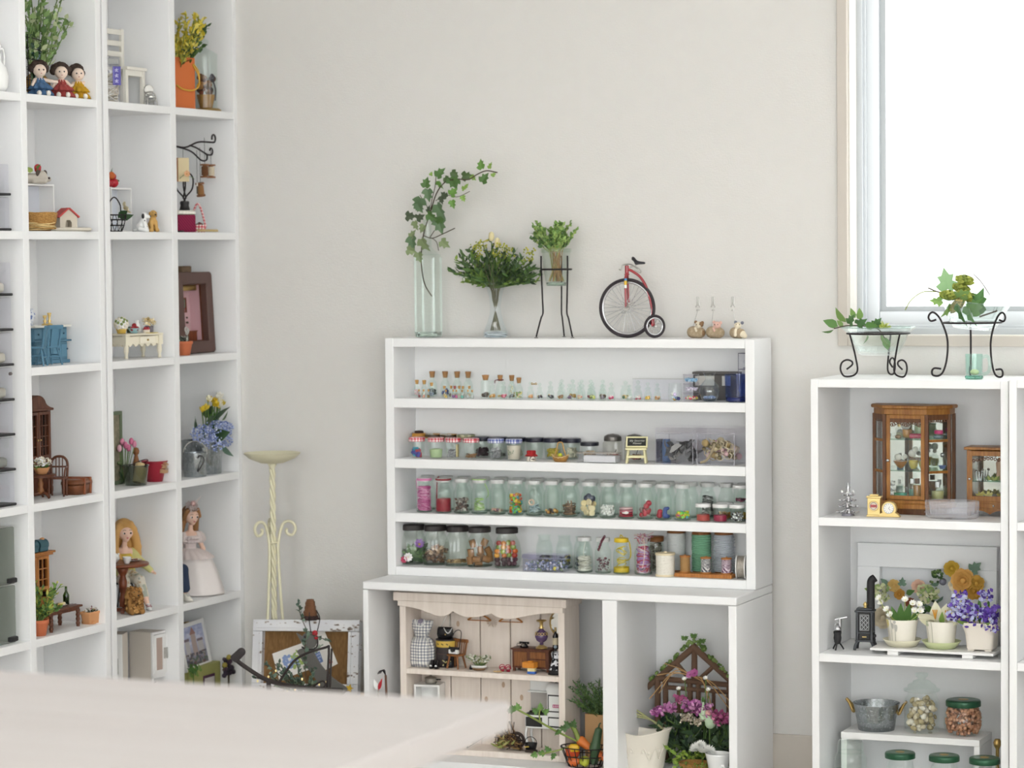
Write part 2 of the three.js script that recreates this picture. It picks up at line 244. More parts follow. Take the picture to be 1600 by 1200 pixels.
// peg left from a removed board
S('shelf_peg','tiny brown shelf peg in the bare inner side of the near bookcase','peg', [LX - .04,1.015,1.0305],0,null, mt('#4a2f24', .5),cyl(.004,.004,.005).rotateX(PI/2));

const HX0 = -3.0326,HX1 = -2.0411,HZ = .1437,HT = [1.0715,.9177,.7628,.624,.4855];                                // wall hutch
{
const o = T('display_shelf','wide white four-tier display shelf full of jars, standing on the low cabinet','shelf unit', [0,0,0]);
P(o,'side_panel', M.board, span(HX0,HX0 + .0237,.4632,HT[0],.0095,HZ, .0015));
P(o,'side_panel', M.board, span(HX1 - .024,HX1,.4632,HT[0],.0095,HZ, .0015));
P(o,'top_board', M.board, span(HX0 + .0237,HX1 - .024,HT[0] - .0222,HT[0],.0095,HZ - .0003,.0015));
for (let k = 1; k < 5; k++) P(o, k < 4 ? 'shelf_board' : 'base_board', M.board, span(HX0 + .0237,HX1 - .024,k < 4 ? HT[k] - .0235 : .4632,HT[k],.0145,HZ - .0003,.0015));
P(o,'back_panel', M.board, span(HX0 + .0237,HX1 - .024,.4632,HT[0] - .022,.0095,.0145));
}
const CZ = .29,CT = .4628;                                                                      // low cabinet under it
{
const o = T('low_cabinet','low white open cabinet under the jar shelf with a divider in its middle','cabinet', [0,0,0]);
P(o,'top_board', M.board, span(HX0,HX1,CT - .0205,CT, .0095,CZ, .004));
P(o,'side_panel', M.board, span(HX0,HX0 + .0155,0,CT - .0205,.0095,CZ, .003));
P(o,'side_panel', M.board, span(HX1 - .0215,HX1,0,CT - .0205,.0095,CZ, .003));
P(o,'divider', M.board, span(-2.385,-2.346,.02,CT - .0205,.0145,CZ, .003));
P(o,'base_board', M.board, span(HX0 + .0155,HX1 - .0215,0,.02,.0145,CZ - .001,.002));
P(o,'back_panel', M.board, span(HX0 + .0155,HX1 - .0215,0,CT - .0205,.0095,.0145));
}
const QX0 = -1.858,QX1 = -1.3905,QZ = .2836,QT = [.984,.6595,.3388,.0185];                     // right shelf below the window
const cube = (label, x0,x1,z, tops)=>{
const o = T('cube_shelf', label,'shelf unit', [0,0,0],0,'white three-tier shelves below the window');
for (const [a, b] of [[x0,x0 + .0182],[x1 - .0182,x1]]) P(o,'side_panel', M.board, span(a, b, 0,tops[0],.011,z, .0015));
tops.forEach((y, k)=>P(o, k ? 'shelf_board' : 'top_board', M.board, span(x0 + .0182,x1 - .0182,Math.max(0,y - .0195),y, .011,z - .0004,.0015)));
P(o,'back_panel', M.board, span(x0 + .0182,x1 - .0182,0,tops[0] - .0195,.011,.016));
};
cube('white three-tier shelf below the window holding the wooden curio cabinets', QX0,QX1,QZ, QT);
cube('white shelf at the right photo edge, only its left upright and top in view', -1.3855,-.918,.3,QT.map((y)=>y + .004));
// the table in front, out of focus
const TT = .72;
{
const o = T('work_table','pale whitewashed wooden table in the foreground, blurred, cutting across the bottom left','table', [0,0,0]);
const grain = tex(512,256, (u, v)=>mixc([.925,.91,.9],[.975,.97,.965],.55*fbm(u, v, 2,24) + .45*noise(u, v, 4,120)),true, .55,1.1);
const wm = mt('#d0cccb', .5, { map: grain });
P(o,'table_top', wm, span(-2.9,-1.338,TT - .036,TT, 3.55,6.0,.003),span(-2.9,-1.338,TT - .036,TT, 3.27,3.5495,.003));
for (const [x, z] of [[-2.74,3.6],[-1.56,3.6],[-2.74,5.8],[-1.56,5.8]]) P(o,'leg', wm, span(x - .03,x + .03,0,TT - .036,z - .03,z + .03,.003));
}
// ---------- things in the left bookcases: local +z faces out of the bookcase, local +x runs to the right ----------
const F = PI/2,B = (w, k, z, dy = 0)=>[LX - w, RT[k] + .0004 + dy, z];
// near column: jug and clear drawers
S('ceramic_jug','white ceramic jug cut by the left photo edge, on the top shelf','jug', B(.035,1,1.078),F, null, K.porcelain, lathe([[0,0],[.022,0],[.028,.012],[.03,.035],[.026,.055],[.014,.07],[.011,.095],[.014,.11],[.012,.11],[.009,.095],[.012,.07]],0,0,0,28),tube([[.012,.1,0],[.03,.1,0],[.036,.075,0],[.027,.045,0]],.003));
const drawer = (y, h, label, k, x = 0)=>{
const o = T('clear_drawer', label,'drawer box', [LX - .085 + x, y, 1.105], F,'clear plastic drawers stacked in the near column');
P(o,'box', K.acrylic, box(.118,h - .006,.12,0,.003,0,.003)); P(o,'rim', K.black, box(.124,.006,.126,0,0,0,.002));
if (k) P(o,'contents', mt(k, .7),box(.1,h*.3,.1,0,.007,0,.008));
return o;
};
const dn = ['bottom','second','third','fourth','fifth','sixth','topmost'];
for (let i = 0; i < 7; i++) drawer(RT[4] + .0005 + i*.0815,.081,'clear drawer with a black rim,' + dn[i] + ' of the tall stack in the near column', [null,'#8d8f86', null,'#b9b5a8','#c9c4b4', null,'#d8d4c8'][i]);
drawer(RT[2] + .0005,.081,'lower clear drawer of the pair on the second shelf, near column', null);
drawer(RT[2] + .082,.076,'upper clear drawer of the pair on the second shelf, near column', null);
for (let i = 0; i < 2; i++) { const o = T('storage_case','translucent storage case with black clip,' + (i ? 'upper' : 'lower') + ' of two on a low shelf','case', [LX - .085,RT[5] + .0005 + i*.137,1.112], F,'storage cases low in the near column'); P(o,'case', glass('#d9dcd8', .35),box(.11,.135,.13,0,0,0,.004)); P(o,'clip', K.black, box(.03,.012,.012,.035,.004,.068,.003)); }

// row 1
{
const o = T('glass_tube_vase','slim glass tube vase in a black wire spiral, top shelf','vase', B(.075,1,.85),F);
P(o,'tube', glass('#d5e4ea'),lathe([[0,.002],[.013,.002],[.013,.13],[.0118,.13],[.0118,.006],[0,.006]]));
P(o,'spiral_holder', K.iron, tube(Array.from({ length: 60 }, (_, i)=>[-.012 + .021*Math.cos(i*.6),.003 + i*.0024,.021*Math.sin(i*.6)]),.0011,240,5),rod([-.033,0,0],[-.033,.15,0],.0013),rod([.009,0,.001],[.009,.002,0],.001));
const p = T('leafy_branches','mixed green leafy branches standing in the slim tube vase','plant', [LX - .075,RT[1] + .02,.85], F);
const st = []; for (let i = 0; i < 22; i++) st.push(sprig([R(-.004,.004),0,R(-.004,.004)],[R(-.05,.115),R(.15,.255),R(-.05,.045)],16,.021,.013,['#93ad6c','#b0c28c','#7d9c5c','#c6d0a4','#688a52'])); greenery(p, st);
S('straw_hat','beige woven straw hat leaning behind the blue-dressed doll','hat', B(.11,1,.79,.034),.9,null, K.straw, lathe([[0,.012],[.014,.012],[.018,.002],[.033,0],[.033,-.0015],[.016,.0005],[0,.0105]]).rotateX(1.25));
}
const miniDoll = (label, dress, trim, p, ry, arm)=>{
const o = T('porcelain_doll', label,'doll', p, ry, null);
P(o,'body', mt('#f2dccb', .4),skin([[0,.012,0,.009,0,.03,0,.008],[0,.03,0,.004,0,.04,0,.004], ball(0,.05,.001,.0125),ball(0,.0455,.006,.007),ball(0,.0485,.0135,.0018),[-.009,.032,0,.004,-.017,.022,.01,.003],[.009,.032,0,.004,...arm, .003],[-.006,.008,.006,.0055,-.009,.0055,.026,.0042],[.006,.008,.006,.0055,.009,.0055,.026,.0042]],44,.003));
P(o,'dress', mt(dress, .8),loft([[0,.036,0,.007,.006],[0,.03,0,.011,.01],[0,.022,.001,.012,.011],[0,.014,.003,.017,.016],[0,.006,.005,.023,.021],[0,.001,.006,.024,.022]], { k: 9,amp: .13,seg: 72 }),loft([[0,.026,.002,.013,.012],[0,.02,.004,.019,.018],[0,.014,.005,.0225,.021]], { k: 11,amp: .12,seg: 72 }));
P(o,'hair', mt('#3d2e27', .8),Array.from({ length: 26 }, (_, i)=>{ const a = i*2.4,t = (i/26)*1.7; return ico(R(.0055,.008),.0145*Math.sin(a)*Math.sin(t),.052 + .0125*Math.cos(t),-.005 + .0125*Math.cos(a)*Math.sin(t) - Math.max(0,Math.cos(a))*.007*Math.sin(t)); }));
P(o,'ribbon', mt(trim, .6),torus(.012,.0022,0,.058,-.002,20,PI).rotateX(-.15));
P(o,'eyes', mt('#20191a', .3),sph(.0016,-.0045,.051,.0128),sph(.0016,.0045,.051,.0128)); P(o,'mouth', mt('#a8323c', .5),sph(.0013,0,.0445,.013,1.4,.7,.6));
P(o,'shoes', mt('#f2ece2', .5),sph(.005,-.009,.0055,.029,.9,1.1,.9),sph(.005,.009,.0055,.029,.9,1.1,.9));
return o;
};
miniDoll('seated porcelain doll in a blue and pink dress under the leafy branches','#46698f','#e29a9a', B(.055,1,.865),.85,[.03,.028,.012]).scale.setScalar(1.25);
miniDoll('seated porcelain doll in a dusty red frilled dress, middle of the three','#a2433f','#c3485a', B(.048,1,.782),.7,[.016,.024,.012]).scale.setScalar(1.25);
miniDoll('seated porcelain doll in a mustard dress raising one arm','#c79a1f','#d9ae2c', B(.048,1,.708),.75,[.03,.042,.004]).scale.setScalar(1.25);
{
const o = T('toy_chair','white wooden toy chair with a three-slat back, top shelf','toy chair', B(.1,1,.41),F);
const w = .094,d = .06;
for (const s of [-1,1]) { P(o,'leg', K.ivory, box(.012,.2,.008,s*(w/2 - .006),0,-d/2,.001)); P(o,'leg', K.ivory, box(.012,.09,.01,s*(w/2 - .006),0,d/2,.001)); }
P(o,'seat', K.ivory, box(w + .004,.008,d + .014,0,.09,.003,.001),box(w - .02,.014,.006,0,.076,d/2),box(.006,.014,d - .01,w/2 - .006,.076,0));
for (const y of [.128,.155,.184]) P(o,'slat', K.ivory, box(w - .024,.0135,.006,0,y, -d/2,.001));
const b = T('craft_bag','small clear bag of pale lace with a violet label, before the toy chair','bag', B(.03,1,.578),.75);
P(b,'bag', K.acrylic, loft([[0,0,0,.024,.012],[0,.03,0,.023,.013],[0,.078,0,.022,.009],[0,.098,0,.02,.002],[0,.104,0,.02,.001]], { sq: 4 }));
const f = P(b,'filling', vc(.8),yarn(26,.018,.07,.0016,['#e6dfcf','#cfc4b0','#f2eee4'])); f.scale.z = .5; f.userData.kind = 'stuff';
const lt = draw(48,96, (c)=>{ c.fillStyle = '#5a54a8'; c.fillRect(0,0,48,96); c.fillStyle = '#e9e8f4'; c.strokeStyle = '#e9e8f4'; c.lineWidth = 3; for (const y of [18,46,74]) { c.beginPath(); c.moveTo(12,y); c.lineTo(34,y - 3); c.moveTo(23,y - 9); c.lineTo(21,y + 10); c.moveTo(14,y + 8); c.quadraticCurveTo(34,y, 30,y + 11); c.stroke(); } c.fillStyle = '#8d88c9'; c.fillRect(4,4,4,88); });
const lb = P(b,'label', mt('#ffffff', .6, { map: lt }),new THREE.BoxGeometry(.02,.046,.001).translate(.008,.065,.0135)); L(lb,'violet label');
P(b,'top_fold', mt('#a9aaa6', .5),box(.03,.014,.004,0,.094,0,.001));
const c = T('metal_toy_chair','tiny silver metal chair with a round back beside the white toy chair','toy chair', B(.045,1,.372),.9);
P(c,'seat', K.steel, cyl(.014,.014,.004,0,.022,0),torus(.0135,.0015,0,.024,0).rotateX(0));
P(c,'backrest', K.steel, cyl(.011,.011,.002,0,0,0,20).rotateX(PI/2).translate(0,.043,-.012),torus(.0115,.0018,0,.043,-.012),rod([-.006,.022,-.012],[-.006,.034,-.012],.0013),rod([.006,.022,-.012],[.006,.034,-.012],.0013));
for (const [x, z] of [[-1,-1],[1,-1],[-1,1],[1,1]]) P(c,'leg', K.steel, rod([x*.011,.023,z*.01],[x*.014,0,z*.013],.0016),tube([[x*.014,.01,z*.013],[x*.006,.015,z*.011],[0,.017,z*.01]],.0009));
const g = T('gift_bag','orange paper gift bag with a yellow ribbon handle','bag', B(.06,1,.195),1.2);
P(g,'bag', mt('#d5733a', .7),uvm(loft([[0,0,0,.036,.019],[0,.135,0,.036,.019],[0,.1345,0,.0348,.0178],[0,.006,0,.0348,.0178]], { sq: 14,seg: 48,top: false })));
P(g,'ribbon', mt('#d7a83a', .5),tube([[.026,.118,.0195],[.041,.09,.024],[.04,.062,.026],[.02,.05,.025],[-.01,.052,.024],[-.03,.062,.022]],.0022),tube([[.028,.12,.02],[.045,.1,.02],[.047,.075,.02],[.038,.06,.02]],.0018));
const y = T('yellow_sprays','yellow flower sprays standing in the orange gift bag','flowers', B(.06,1,.195,.1),F);
const ys = []; for (let i = 0; i < 26; i++) ys.push(sprig([R(-.016,.016),0,R(-.008,.008)],[R(-.05,.095),R(.05,.15),R(-.05,.05)],26,.017,.0095,i < 5 ? ['#4d6b32','#3c5a2c'] : ['#e3cd3f','#d6c140','#eadb6a','#b9b548'])); greenery(y, ys);
const dm = T('glass_dome','tall glass dome jar with a ball knob on the top shelf','glass jar', B(.05,1,.083),F);
P(dm,'base', K.brass, lathe([[0,0],[.042,0],[.042,.004],[.036,.008],[0,.008]],0,0,0,32));
P(dm,'cover', K.glassTint, lathe([[.0325,.009],[.033,.14],[.0345,.146],[.033,.152],[.014,.163],[.006,.166],[.005,.17]],0,0,0,32)); P(dm,'knob', K.glassTint, sph(.0115,0,.181,0));
const q = T('dried_posy','dried brown seed pods in a little basket under the glass dome','dried flowers', B(.05,1,.08,.0085),F);
P(q,'basket', K.straw, lathe([[0,0],[.016,0],[.0245,.036],[.022,.036],[.014,.003]])); P(q,'pods', vc(.8),Array.from({ length: 26 }, (_, i)=>tint(ico(R(.006,.011),R(-.02,.02),R(.034,.085),R(-.018,.018)).scale(1,1,1),pick(['#5b3d2c','#7d5a3c','#3f2f2b','#a8784a','#8b4a34']))));
P(q,'ribbon_loop', mt('#4a4750', .5),torus(.007,.0028,.006,.082,.016),tube([[.003,.074,.02],[.006,.05,.026],[.002,.02,.027]],.002));
}
// row 2
const openBox = (label, p, w, h, d)=>{ const o = T('box_stand', label,'display box', p, F,'white open box stands on the second shelf'); const t = .0045; P(o,'frame', K.white, box(w, t, d, 0,h - t, 0,.0008),box(w, t, d, 0,0,0,.0008),box(t, h - 2*t, d, -w/2 + t/2,t, 0),box(t, h - 2*t, d, w/2 - t/2,t, 0)); P(o,'back', mt('#dfe3ec', .6),box(w - 2*t, h - 2*t, t, 0,t, -d/2 + t/2)); return o; };
openBox('white open box stand with the stuffed dog lying on top', B(.1,2,.838),.125,.114,.045);
openBox('white open box stand with the red fruit posy on top', B(.105,2,.46),.1,.112,.045);
{
const o = T('stuffed_dog','fluffy grey and white stuffed dog lying with a rose, on the white box stand','toy dog', B(.1,2,.84,.114),.9);
P(o,'body', mt('#cfc7bb', .95),skin([[-.03,.014,-.005,.013,.01,.013,0,.013], ball(.023,.02,.008,.0125),[.027,.015,.014,.008,.033,.012,.02,.006],[.005,.006,.012,.006,.026,.005,.024,.005],[.024,.006,-.004,.006,.044,.012,0,.006],[-.03,.008,.006,.008,-.02,.005,.014,.006]],44,.006));
P(o,'ear', mt('#5b5149', .95),sph(.008,.014,.026,.012,.8,1.2,.6)); P(o,'ear', mt('#5b5149', .95),sph(.007,.033,.026,.004,.8,1.1,.6)); P(o,'nose', mt('#2b2324', .4),sph(.003,.036,.0135,.025));
const f = T('rose_sprig','red rose with green leaves resting on the stuffed dog','flower', B(.1,2,.845,.145),.9);
P(f,'blossom', K.red, ico(.008,.018,.004,.004,2),torus(.006,.003,.018,.008,.004).rotateX(0)); P(f,'leaves', vc(.6),put([tint(blade(.028,.012),'#8fae4e')], V(.008,0,.006),V(-1,.35,.1)),put([tint(blade(.03,.013),'#a5bb66')], V(.004,-.001,.008),V(-.6,.2,.5)),put([tint(blade(.022,.01),'#78994a')], V(.012,0,.006),V(.2,.7,.6)));
const s = T('straw_basket','loose round straw nest basket below the stuffed dog','basket', B(.048,2,.9),F);
P(s,'basket', K.straw, lathe([[0,0],[.032,0],[.046,.018],[.05,.044],[.046,.044],[.04,.016],[0,.01]])); P(s,'straws', vc(.9),yarn(54,.052,.043,.0011,['#e0bb78','#c89a58','#efd49a'])).userData.kind = 'stuff';
const h = T('dog_house','toy dog house with a red roof on a pale base','toy house', B(.04,2,.785),.95);
P(h,'base', mt('#d9d2c4', .7),loft([[0,0,.004,.058,.026],[.002,.006,.004,.06,.027],[.002,.009,.004,.055,.024]], { k: 3,amp: .06 }));
const hs = new THREE.Shape([[-.022,0],[.022,0],[.022,.026],[0,.045],[-.022,.026]].map((q)=>new THREE.Vector2(...q))),dr = new THREE.Path([[-.008,.001],[.008,.001],[.008,.012],[.004,.018],[-.004,.018],[-.008,.012]].map((q)=>new THREE.Vector2(...q))); hs.holes.push(dr);
P(h,'walls', mt('#cfc6b6', .7),ext(hs, .036).translate(0,.009,0),box(.038,.03,.002,0,.01,-.01)); for (const sg of [-1,1]) P(h,'roof', mt('#bb4541', .6),box(.034,.004,.046,0,0,0,.001).rotateZ(-sg*.71).translate(sg*.0125,.043,0));
const b = T('fruit_posy','red berry and fruit posy on the second white box stand','decoration', B(.1,2,.475,.1125),F);
P(b,'fruit', K.red, ico(.012,.002,.012,.004,2),ico(.01,-.012,.011,0,2),ico(.009,.004,.028,0,2)); P(b,'fruit', mt('#cf6a2e', .5),ico(.01,-.006,.03,.002,2)); P(b,'leaves', vc(.6),put([tint(blade(.02,.01),'#5b7d3a')], V(0,.034,0),V(-.4,.9,.2)),put([tint(blade(.018,.01),'#6f9446')], V(.006,.02,.004),V(.8,-.3,.3)));
const w = T('wire_basket','small black wire basket with a hoop handle','basket', B(.045,2,.555),F);
for (let i = 0; i < 12; i++) { const a = i/12*TAU; P(w,'wire', K.iron, tube([[.018*Math.cos(a),.001,.018*Math.sin(a)],[.025*Math.cos(a + .2),.02,.025*Math.sin(a + .2)],[.029*Math.cos(a + .4),.042,.029*Math.sin(a + .4)]],.001)); }
P(w,'rim', K.iron, ...[[.018,.0015],[.024,.016],[.027,.03],[.029,.042]].map(([r, y])=>torus(r, .0013,0,0,0).rotateX(PI/2).translate(0,y, 0))); P(w,'handle', K.iron, tube([[-.029,.042,0],[-.027,.068,0],[0,.086,0],[.027,.068,0],[.029,.042,0]],.0017));
const wf = T('basket_flower','cream flower and dark leaves in the black wire basket','flower', B(.045,2,.55,.03),F);
P(wf,'blossom', vc(.6),flower(.022,7,'#ece0be','#c9a94a').map((g)=>aim(g, V(.022,.028,.012),V(.5,.5,.8)))); P(wf,'leaf', K.leaf3,put([blade(.038,.022)], V(.006,.006,.006),V(.9,.05,.6))); P(wf,'leaf', K.leaf3,put([blade(.034,.02)], V(0,.006,.006),V(.1,.5,.9)));
const sit = (name, label, p, ry, m, ear, s, tuft)=>{ const q = T(name, label,'dog figurine', p, ry); P(q,'body', m, skin([[0,.014,-.008,.011,0,.03,.002,.0075],[0,.03,.002,.0068,0,.04,.004,.006], ball(0,.044,.005,.0085),[0,.042,.01,.0055,0,.0405,.017,.004],[-.006,.024,.006,.0045,-.006,.003,.012,.0038],[.006,.024,.006,.0045,.006,.003,.012,.0038],[-.009,.009,-.006,.007,-.01,.004,.008,.004],[.009,.009,-.006,.007,.01,.004,.008,.004],[0,.006,-.016,.004,-.012,.004,-.022,.003]],44,.004)); P(q,'ear', ear, sph(.005,-.008,.042,.003,.5,1.4,.8)); P(q,'ear', ear, sph(.005,.008,.042,.003,.5,1.4,.8)); P(q,'nose', K.black, sph(.0022,0,.0415,.021),sph(.0011,-.0035,.0465,.0125),sph(.0011,.0035,.0465,.0125)); if (tuft) P(q,'spots', K.black, [[-.007,.03,.007],[.006,.022,.0095],[-.005,.014,.012],[.009,.012,-.001],[.002,.034,.008],[-.01,.012,-.004],[.007,.031,-.001]].map(([x, y, z])=>sph(.0019,x, y, z, 1,1,1,8))); q.scale.setScalar(s); return q; };
sit('dalmatian_figurine','white dalmatian figurine with black spots and ears', B(.035,2,.437),1.9,K.porcelain, K.black, .95,true);
sit('retriever_figurine','golden retriever figurine sitting beside the dalmatian', B(.03,2,.397),.9,mt('#cfa35c', .6),mt('#b98a45', .6),1.05,false);
}
{
const y0 = RT[2];
const o = T('hanger_stand','black wrought iron stand with curled arms for hanging spools','stand', B(.06,2,.232),F);
P(o,'post', K.iron, rod([0,.004,0],[0,.24,0],.0024)); P(o,'base', K.iron, lathe([[0,0],[.026,0],[.024,.004],[.004,.008],[0,.008]]));
const arm = (pts)=>P(o,'arm', K.iron, tube(pts, .0023,40,6));
arm([[0,.225,0],[.04,.222,.01],[.09,.237,.02],[.14,.238,.03],...scroll(.15,.249,.011,-1.3,3.6,.032,.2)]);
arm([[.06,.228,.012],[.1,.222,.01],[.17,.208,.0],[.19,.207,0],...scroll(.192,.217,.01,-1.5,3,0,.3)]);
arm([[0,.225,0],[.05,.212,.02],[.085,.19,.03],[.11,.19,.032],[.115,.202,.032],[.106,.208,.032]]);
arm([[0,.225,0],[-.04,.222,.01],[-.06,.2,.01]]);
const hang = (x, y, z, l)=>rod([x, y, z],[x, y + l, z],.0006,.0006,4);
const spool = (label, z, w, y, body, l, tilt)=>{ const s = T('hanging_spool', label,'spool', [LX - w, y, z], F,'wooden spools hanging from the iron stand'); P(s,'spool', K.wood, ...[cyl(.012,.012,.004,0,-.018,0),cyl(.012,.012,.004,0,.014,0),cyl(.006,.006,.03,0,-.015,0)].map((g)=>g.rotateZ(tilt))); P(s,'thread', mt(body, .8),wound(.0085,.024,.0011,-.012).rotateZ(tilt)); P(s,'string', K.black, hang(0,.016,0,l)); return s; };
spool('hanging wooden spool with dark brown thread, behind the other two', .083,.055,1.512,'#7a4f30', .072,0);
spool('hanging wooden spool with white thread, at the far end of the iron arm', .041,.06,1.512,'#e9dcc4', .048,0);
spool('hanging wooden spool with tan thread, lowest of the three', .108,.055,1.462,'#a97b4c', .095,.2);
const pc = T('hanging_plaque','small cream plaque with a flower hanging from the iron stand','plaque', [LX - .04,1.51,.222],.9);
P(pc,'plate', mt('#e0cfa6', .6),box(.032,.062,.004,0,-.03,0,.001)); P(pc,'frame', K.wood, box(.006,.062,.006,-.018,-.03,0)); P(pc,'flower', vc(.6),flower(.01,6,'#e8b48a','#c98a3a').map((g)=>aim(g, V(.008,-.01,.004),V(0,.2,1))),put([tint(blade(.024,.012),'#5f7f4a')], V(0,-.014,.005),V(-.6,-.2,.4)),put([tint(blade(.022,.01),'#6e8f57')], V(.01,-.016,.005),V(.8,-.2,.4))); P(pc,'string', K.black, hang(0,.032,0,.03));
const nd = T('needle_case','thin dark needle case hanging on a thread','needle case', [LX - .045,1.45,.142], F); P(nd,'case', K.stemDark, rod([0,0,0],[0,.02,0],.002)); P(nd,'cap', K.ivory, rod([0,.02,0],[0,.03,0],.0022)); P(nd,'thread', K.black, hang(0,.03,0,.084));
const pm = T('sewing_pouch','wine red box pouch with a white lace top','pouch', B(.05,2,.212),1.15); P(pm,'pouch', mt('#8c1846', .85, { map: tex(32,32, (u, v, x, y)=>((x + y) % 8 < 2 ? [.7,.6,.65] : [1,.95,.97]),true, 30) }),box(.058,.046,.04,0,0,0,.004)); P(pm,'lace', K.ivory, loft([[0,.0462,0,.03,.021],[0,.05,0,.031,.022],[0,.057,0,.029,.02]], { k: 20,amp: .03,seg: 100,sq: 5 }));
const sc = T('thread_scissors','black iron scissors with oval grips stuck upright in a dark holder','scissors', B(.05,2,.2,.058),.75);
P(sc,'holder', K.black, lathe([[0,0],[.014,0],[.011,.012],[.0125,.02],[.01,.024],[0,.024]])); for (const s of [-1,1]) P(sc,'blade', K.iron, tube([[0,.02,.001*s],[s*.003,.034,.001*s],[s*.02,.055,.001*s],[s*.023,.082,.001*s],[s*.013,.096,.001*s],[s*.003,.088,.001*s],[s*.002,.06,.001*s],[-s*.004,.03,.001*s]],.0022,50));
const rg = gingham('#f6f1ea','#c12638', 60),cb = T('gingham_basket','tiny red gingham basket with a tall checked handle','basket', B(.04,2,.15),.8); P(cb,'basket', mt('#ffffff', .8, { map: rg }),uvm(loft([[0,0,0,.018,.014],[0,.02,0,.024,.018],[0,.0195,0,.022,.016],[0,.003,0,.017,.013]], { top: false }))); P(cb,'handle', mt('#ffffff', .8, { map: rg }),uvm(tube([[-.02,.018,0],[-.011,.055,0],[0,.076,0],[.011,.055,0],[.02,.018,0]],.0028))); P(cb,'filling', vc(.7),beads(16,.018,.02,.005,['#5b6b4a','#7c4a4a','#90906a','#3b3434'],.008)).userData.kind = 'stuff';
const br = []; for (const k of [0,2.1,4.2]) br.push(tube(Array.from({ length: 26 }, (_, i)=>[-.05 + i*.0042,.0048 + .0018*Math.sin(i*.9 + k),.003*Math.cos(i*.9 + k) + .003*Math.sin(i*.2)]),.0018,60));
S('straw_braid','pale straw braid lying on the board beside the gingham basket','braid', B(.025,2,.125,.0004),F, null, mt('#dcc48c', .85),br);
}
// row 3: blue kitchen, cream table, room box
const turned = (h, r)=>lathe([[0,0],[r*.7,0],[r*.8,h*.08],[r*.6,h*.14],[r, h*.3],[r*1.05,h*.5],[r*.7,h*.62],[r, h*.7],[r, h],[0,h]],0,0,0,12);
{
const o = T('toy_sideboard','blue toy kitchen sideboard with a white top','toy cabinet', B(.115,3,.785),F);
const w = .15,d = .06,h = .088;
P(o,'body', K.blue, box(w, h - .006,d - .006,0,.006,-.003,.001),box(w + .004,.008,d + .002,0,0,0,.001),box(w + .012,.004,d + .008,0,h*.6,0,.001));
P(o,'top', K.ivory, box(w + .01,.005,d + .01,0,h, 0,.0015));
for (let i = 0; i < 4; i++) { const x = -w/2 + .02 + i*.037; const q = P(o,'drawer', mt('#5e8ca4', .5),box(.032,.024,.004,x, .06,d/2 - .006,.001)); P(q,'knob', mt('#3d6277', .4),sph(.0024,x, .072,d/2 - .002)); const r = P(o,'door', mt('#5e8ca4', .5),box(.033,.042,.004,x, .01,d/2 - .006,.001),box(.023,.032,.003,x, .015,d/2 - .004,.001)); P(r,'knob', mt('#3d6277', .4),sph(.0022,x + .012,.034,d/2 - .001)); }
const stool = (label, p, ry)=>{ const s = T('toy_dining_chair', label,'toy chair', p, ry,'blue toy dining chairs'); P(s,'seat', K.blue, box(.04,.005,.036,0,.041,0,.002)); for (const [x, z] of [[-1,-1],[1,-1],[-1,1],[1,1]]) P(s,'leg', K.blue, rod([x*.013,.042,z*.012],[x*.023,0,z*.02],.0026,.002)); P(s,'stretcher', K.blue, rod([-.019,.016,.017],[.019,.016,.017],.0017),rod([-.019,.02,-.017],[.019,.02,-.017],.0017),rod([-.017,.024,-.015],[-.017,.024,.015],.0017),rod([.017,.024,-.015],[.017,.024,.015],.0017)); P(s,'backrest', K.blue, ...[-1,-.33,.33,1].map((x)=>rod([x*.016,.043,-.015],[x*.019,.092,-.024],.0024)),box(.046,.01,.005,0,0,0,.002).rotateX(-.18).translate(0,.086,-.024),box(.02,.044,.003,0,0,0).rotateX(-.18).translate(0,.044,-.016)); return s; };
stool('blue toy dining chair with splayed legs in front of the blue sideboard', B(.05,3,.852),-1.9);
stool('blue toy dining chair half hidden behind the bookcase upright', B(.045,3,.912),-1.2);
const v = T('toy_vase','white and blue toy urn on the blue sideboard','vase', B(.12,3,.825,.093),F); P(v,'urn', mt('#e9ecf2', .3, { map: tex(32,32, (u, v2)=>(noise(u, v2,8) > .62 ? [.5,.58,.78] : [1,1,1]),true, 2) }),lathe([[0,0],[.008,0],[.005,.006],[.011,.018],[.012,.028],[.006,.036],[.01,.041],[.008,.041]]));
for (const [z, h2,n] of [[.785,.024,'shorter gold toy candlestick on the blue sideboard'],[.765,.03,'taller gold toy candlestick on the blue sideboard']]) S('toy_candlestick', n,'candlestick', B(.105,3,z, .093),F, null, K.gold, lathe([[0,0],[.0085,0],[.007,.003],[.002,.005],[.005,.01],[.002,.014],[.0045,h2 - .005],[.0055,h2],[0,h2]],0,0,0,16));
}
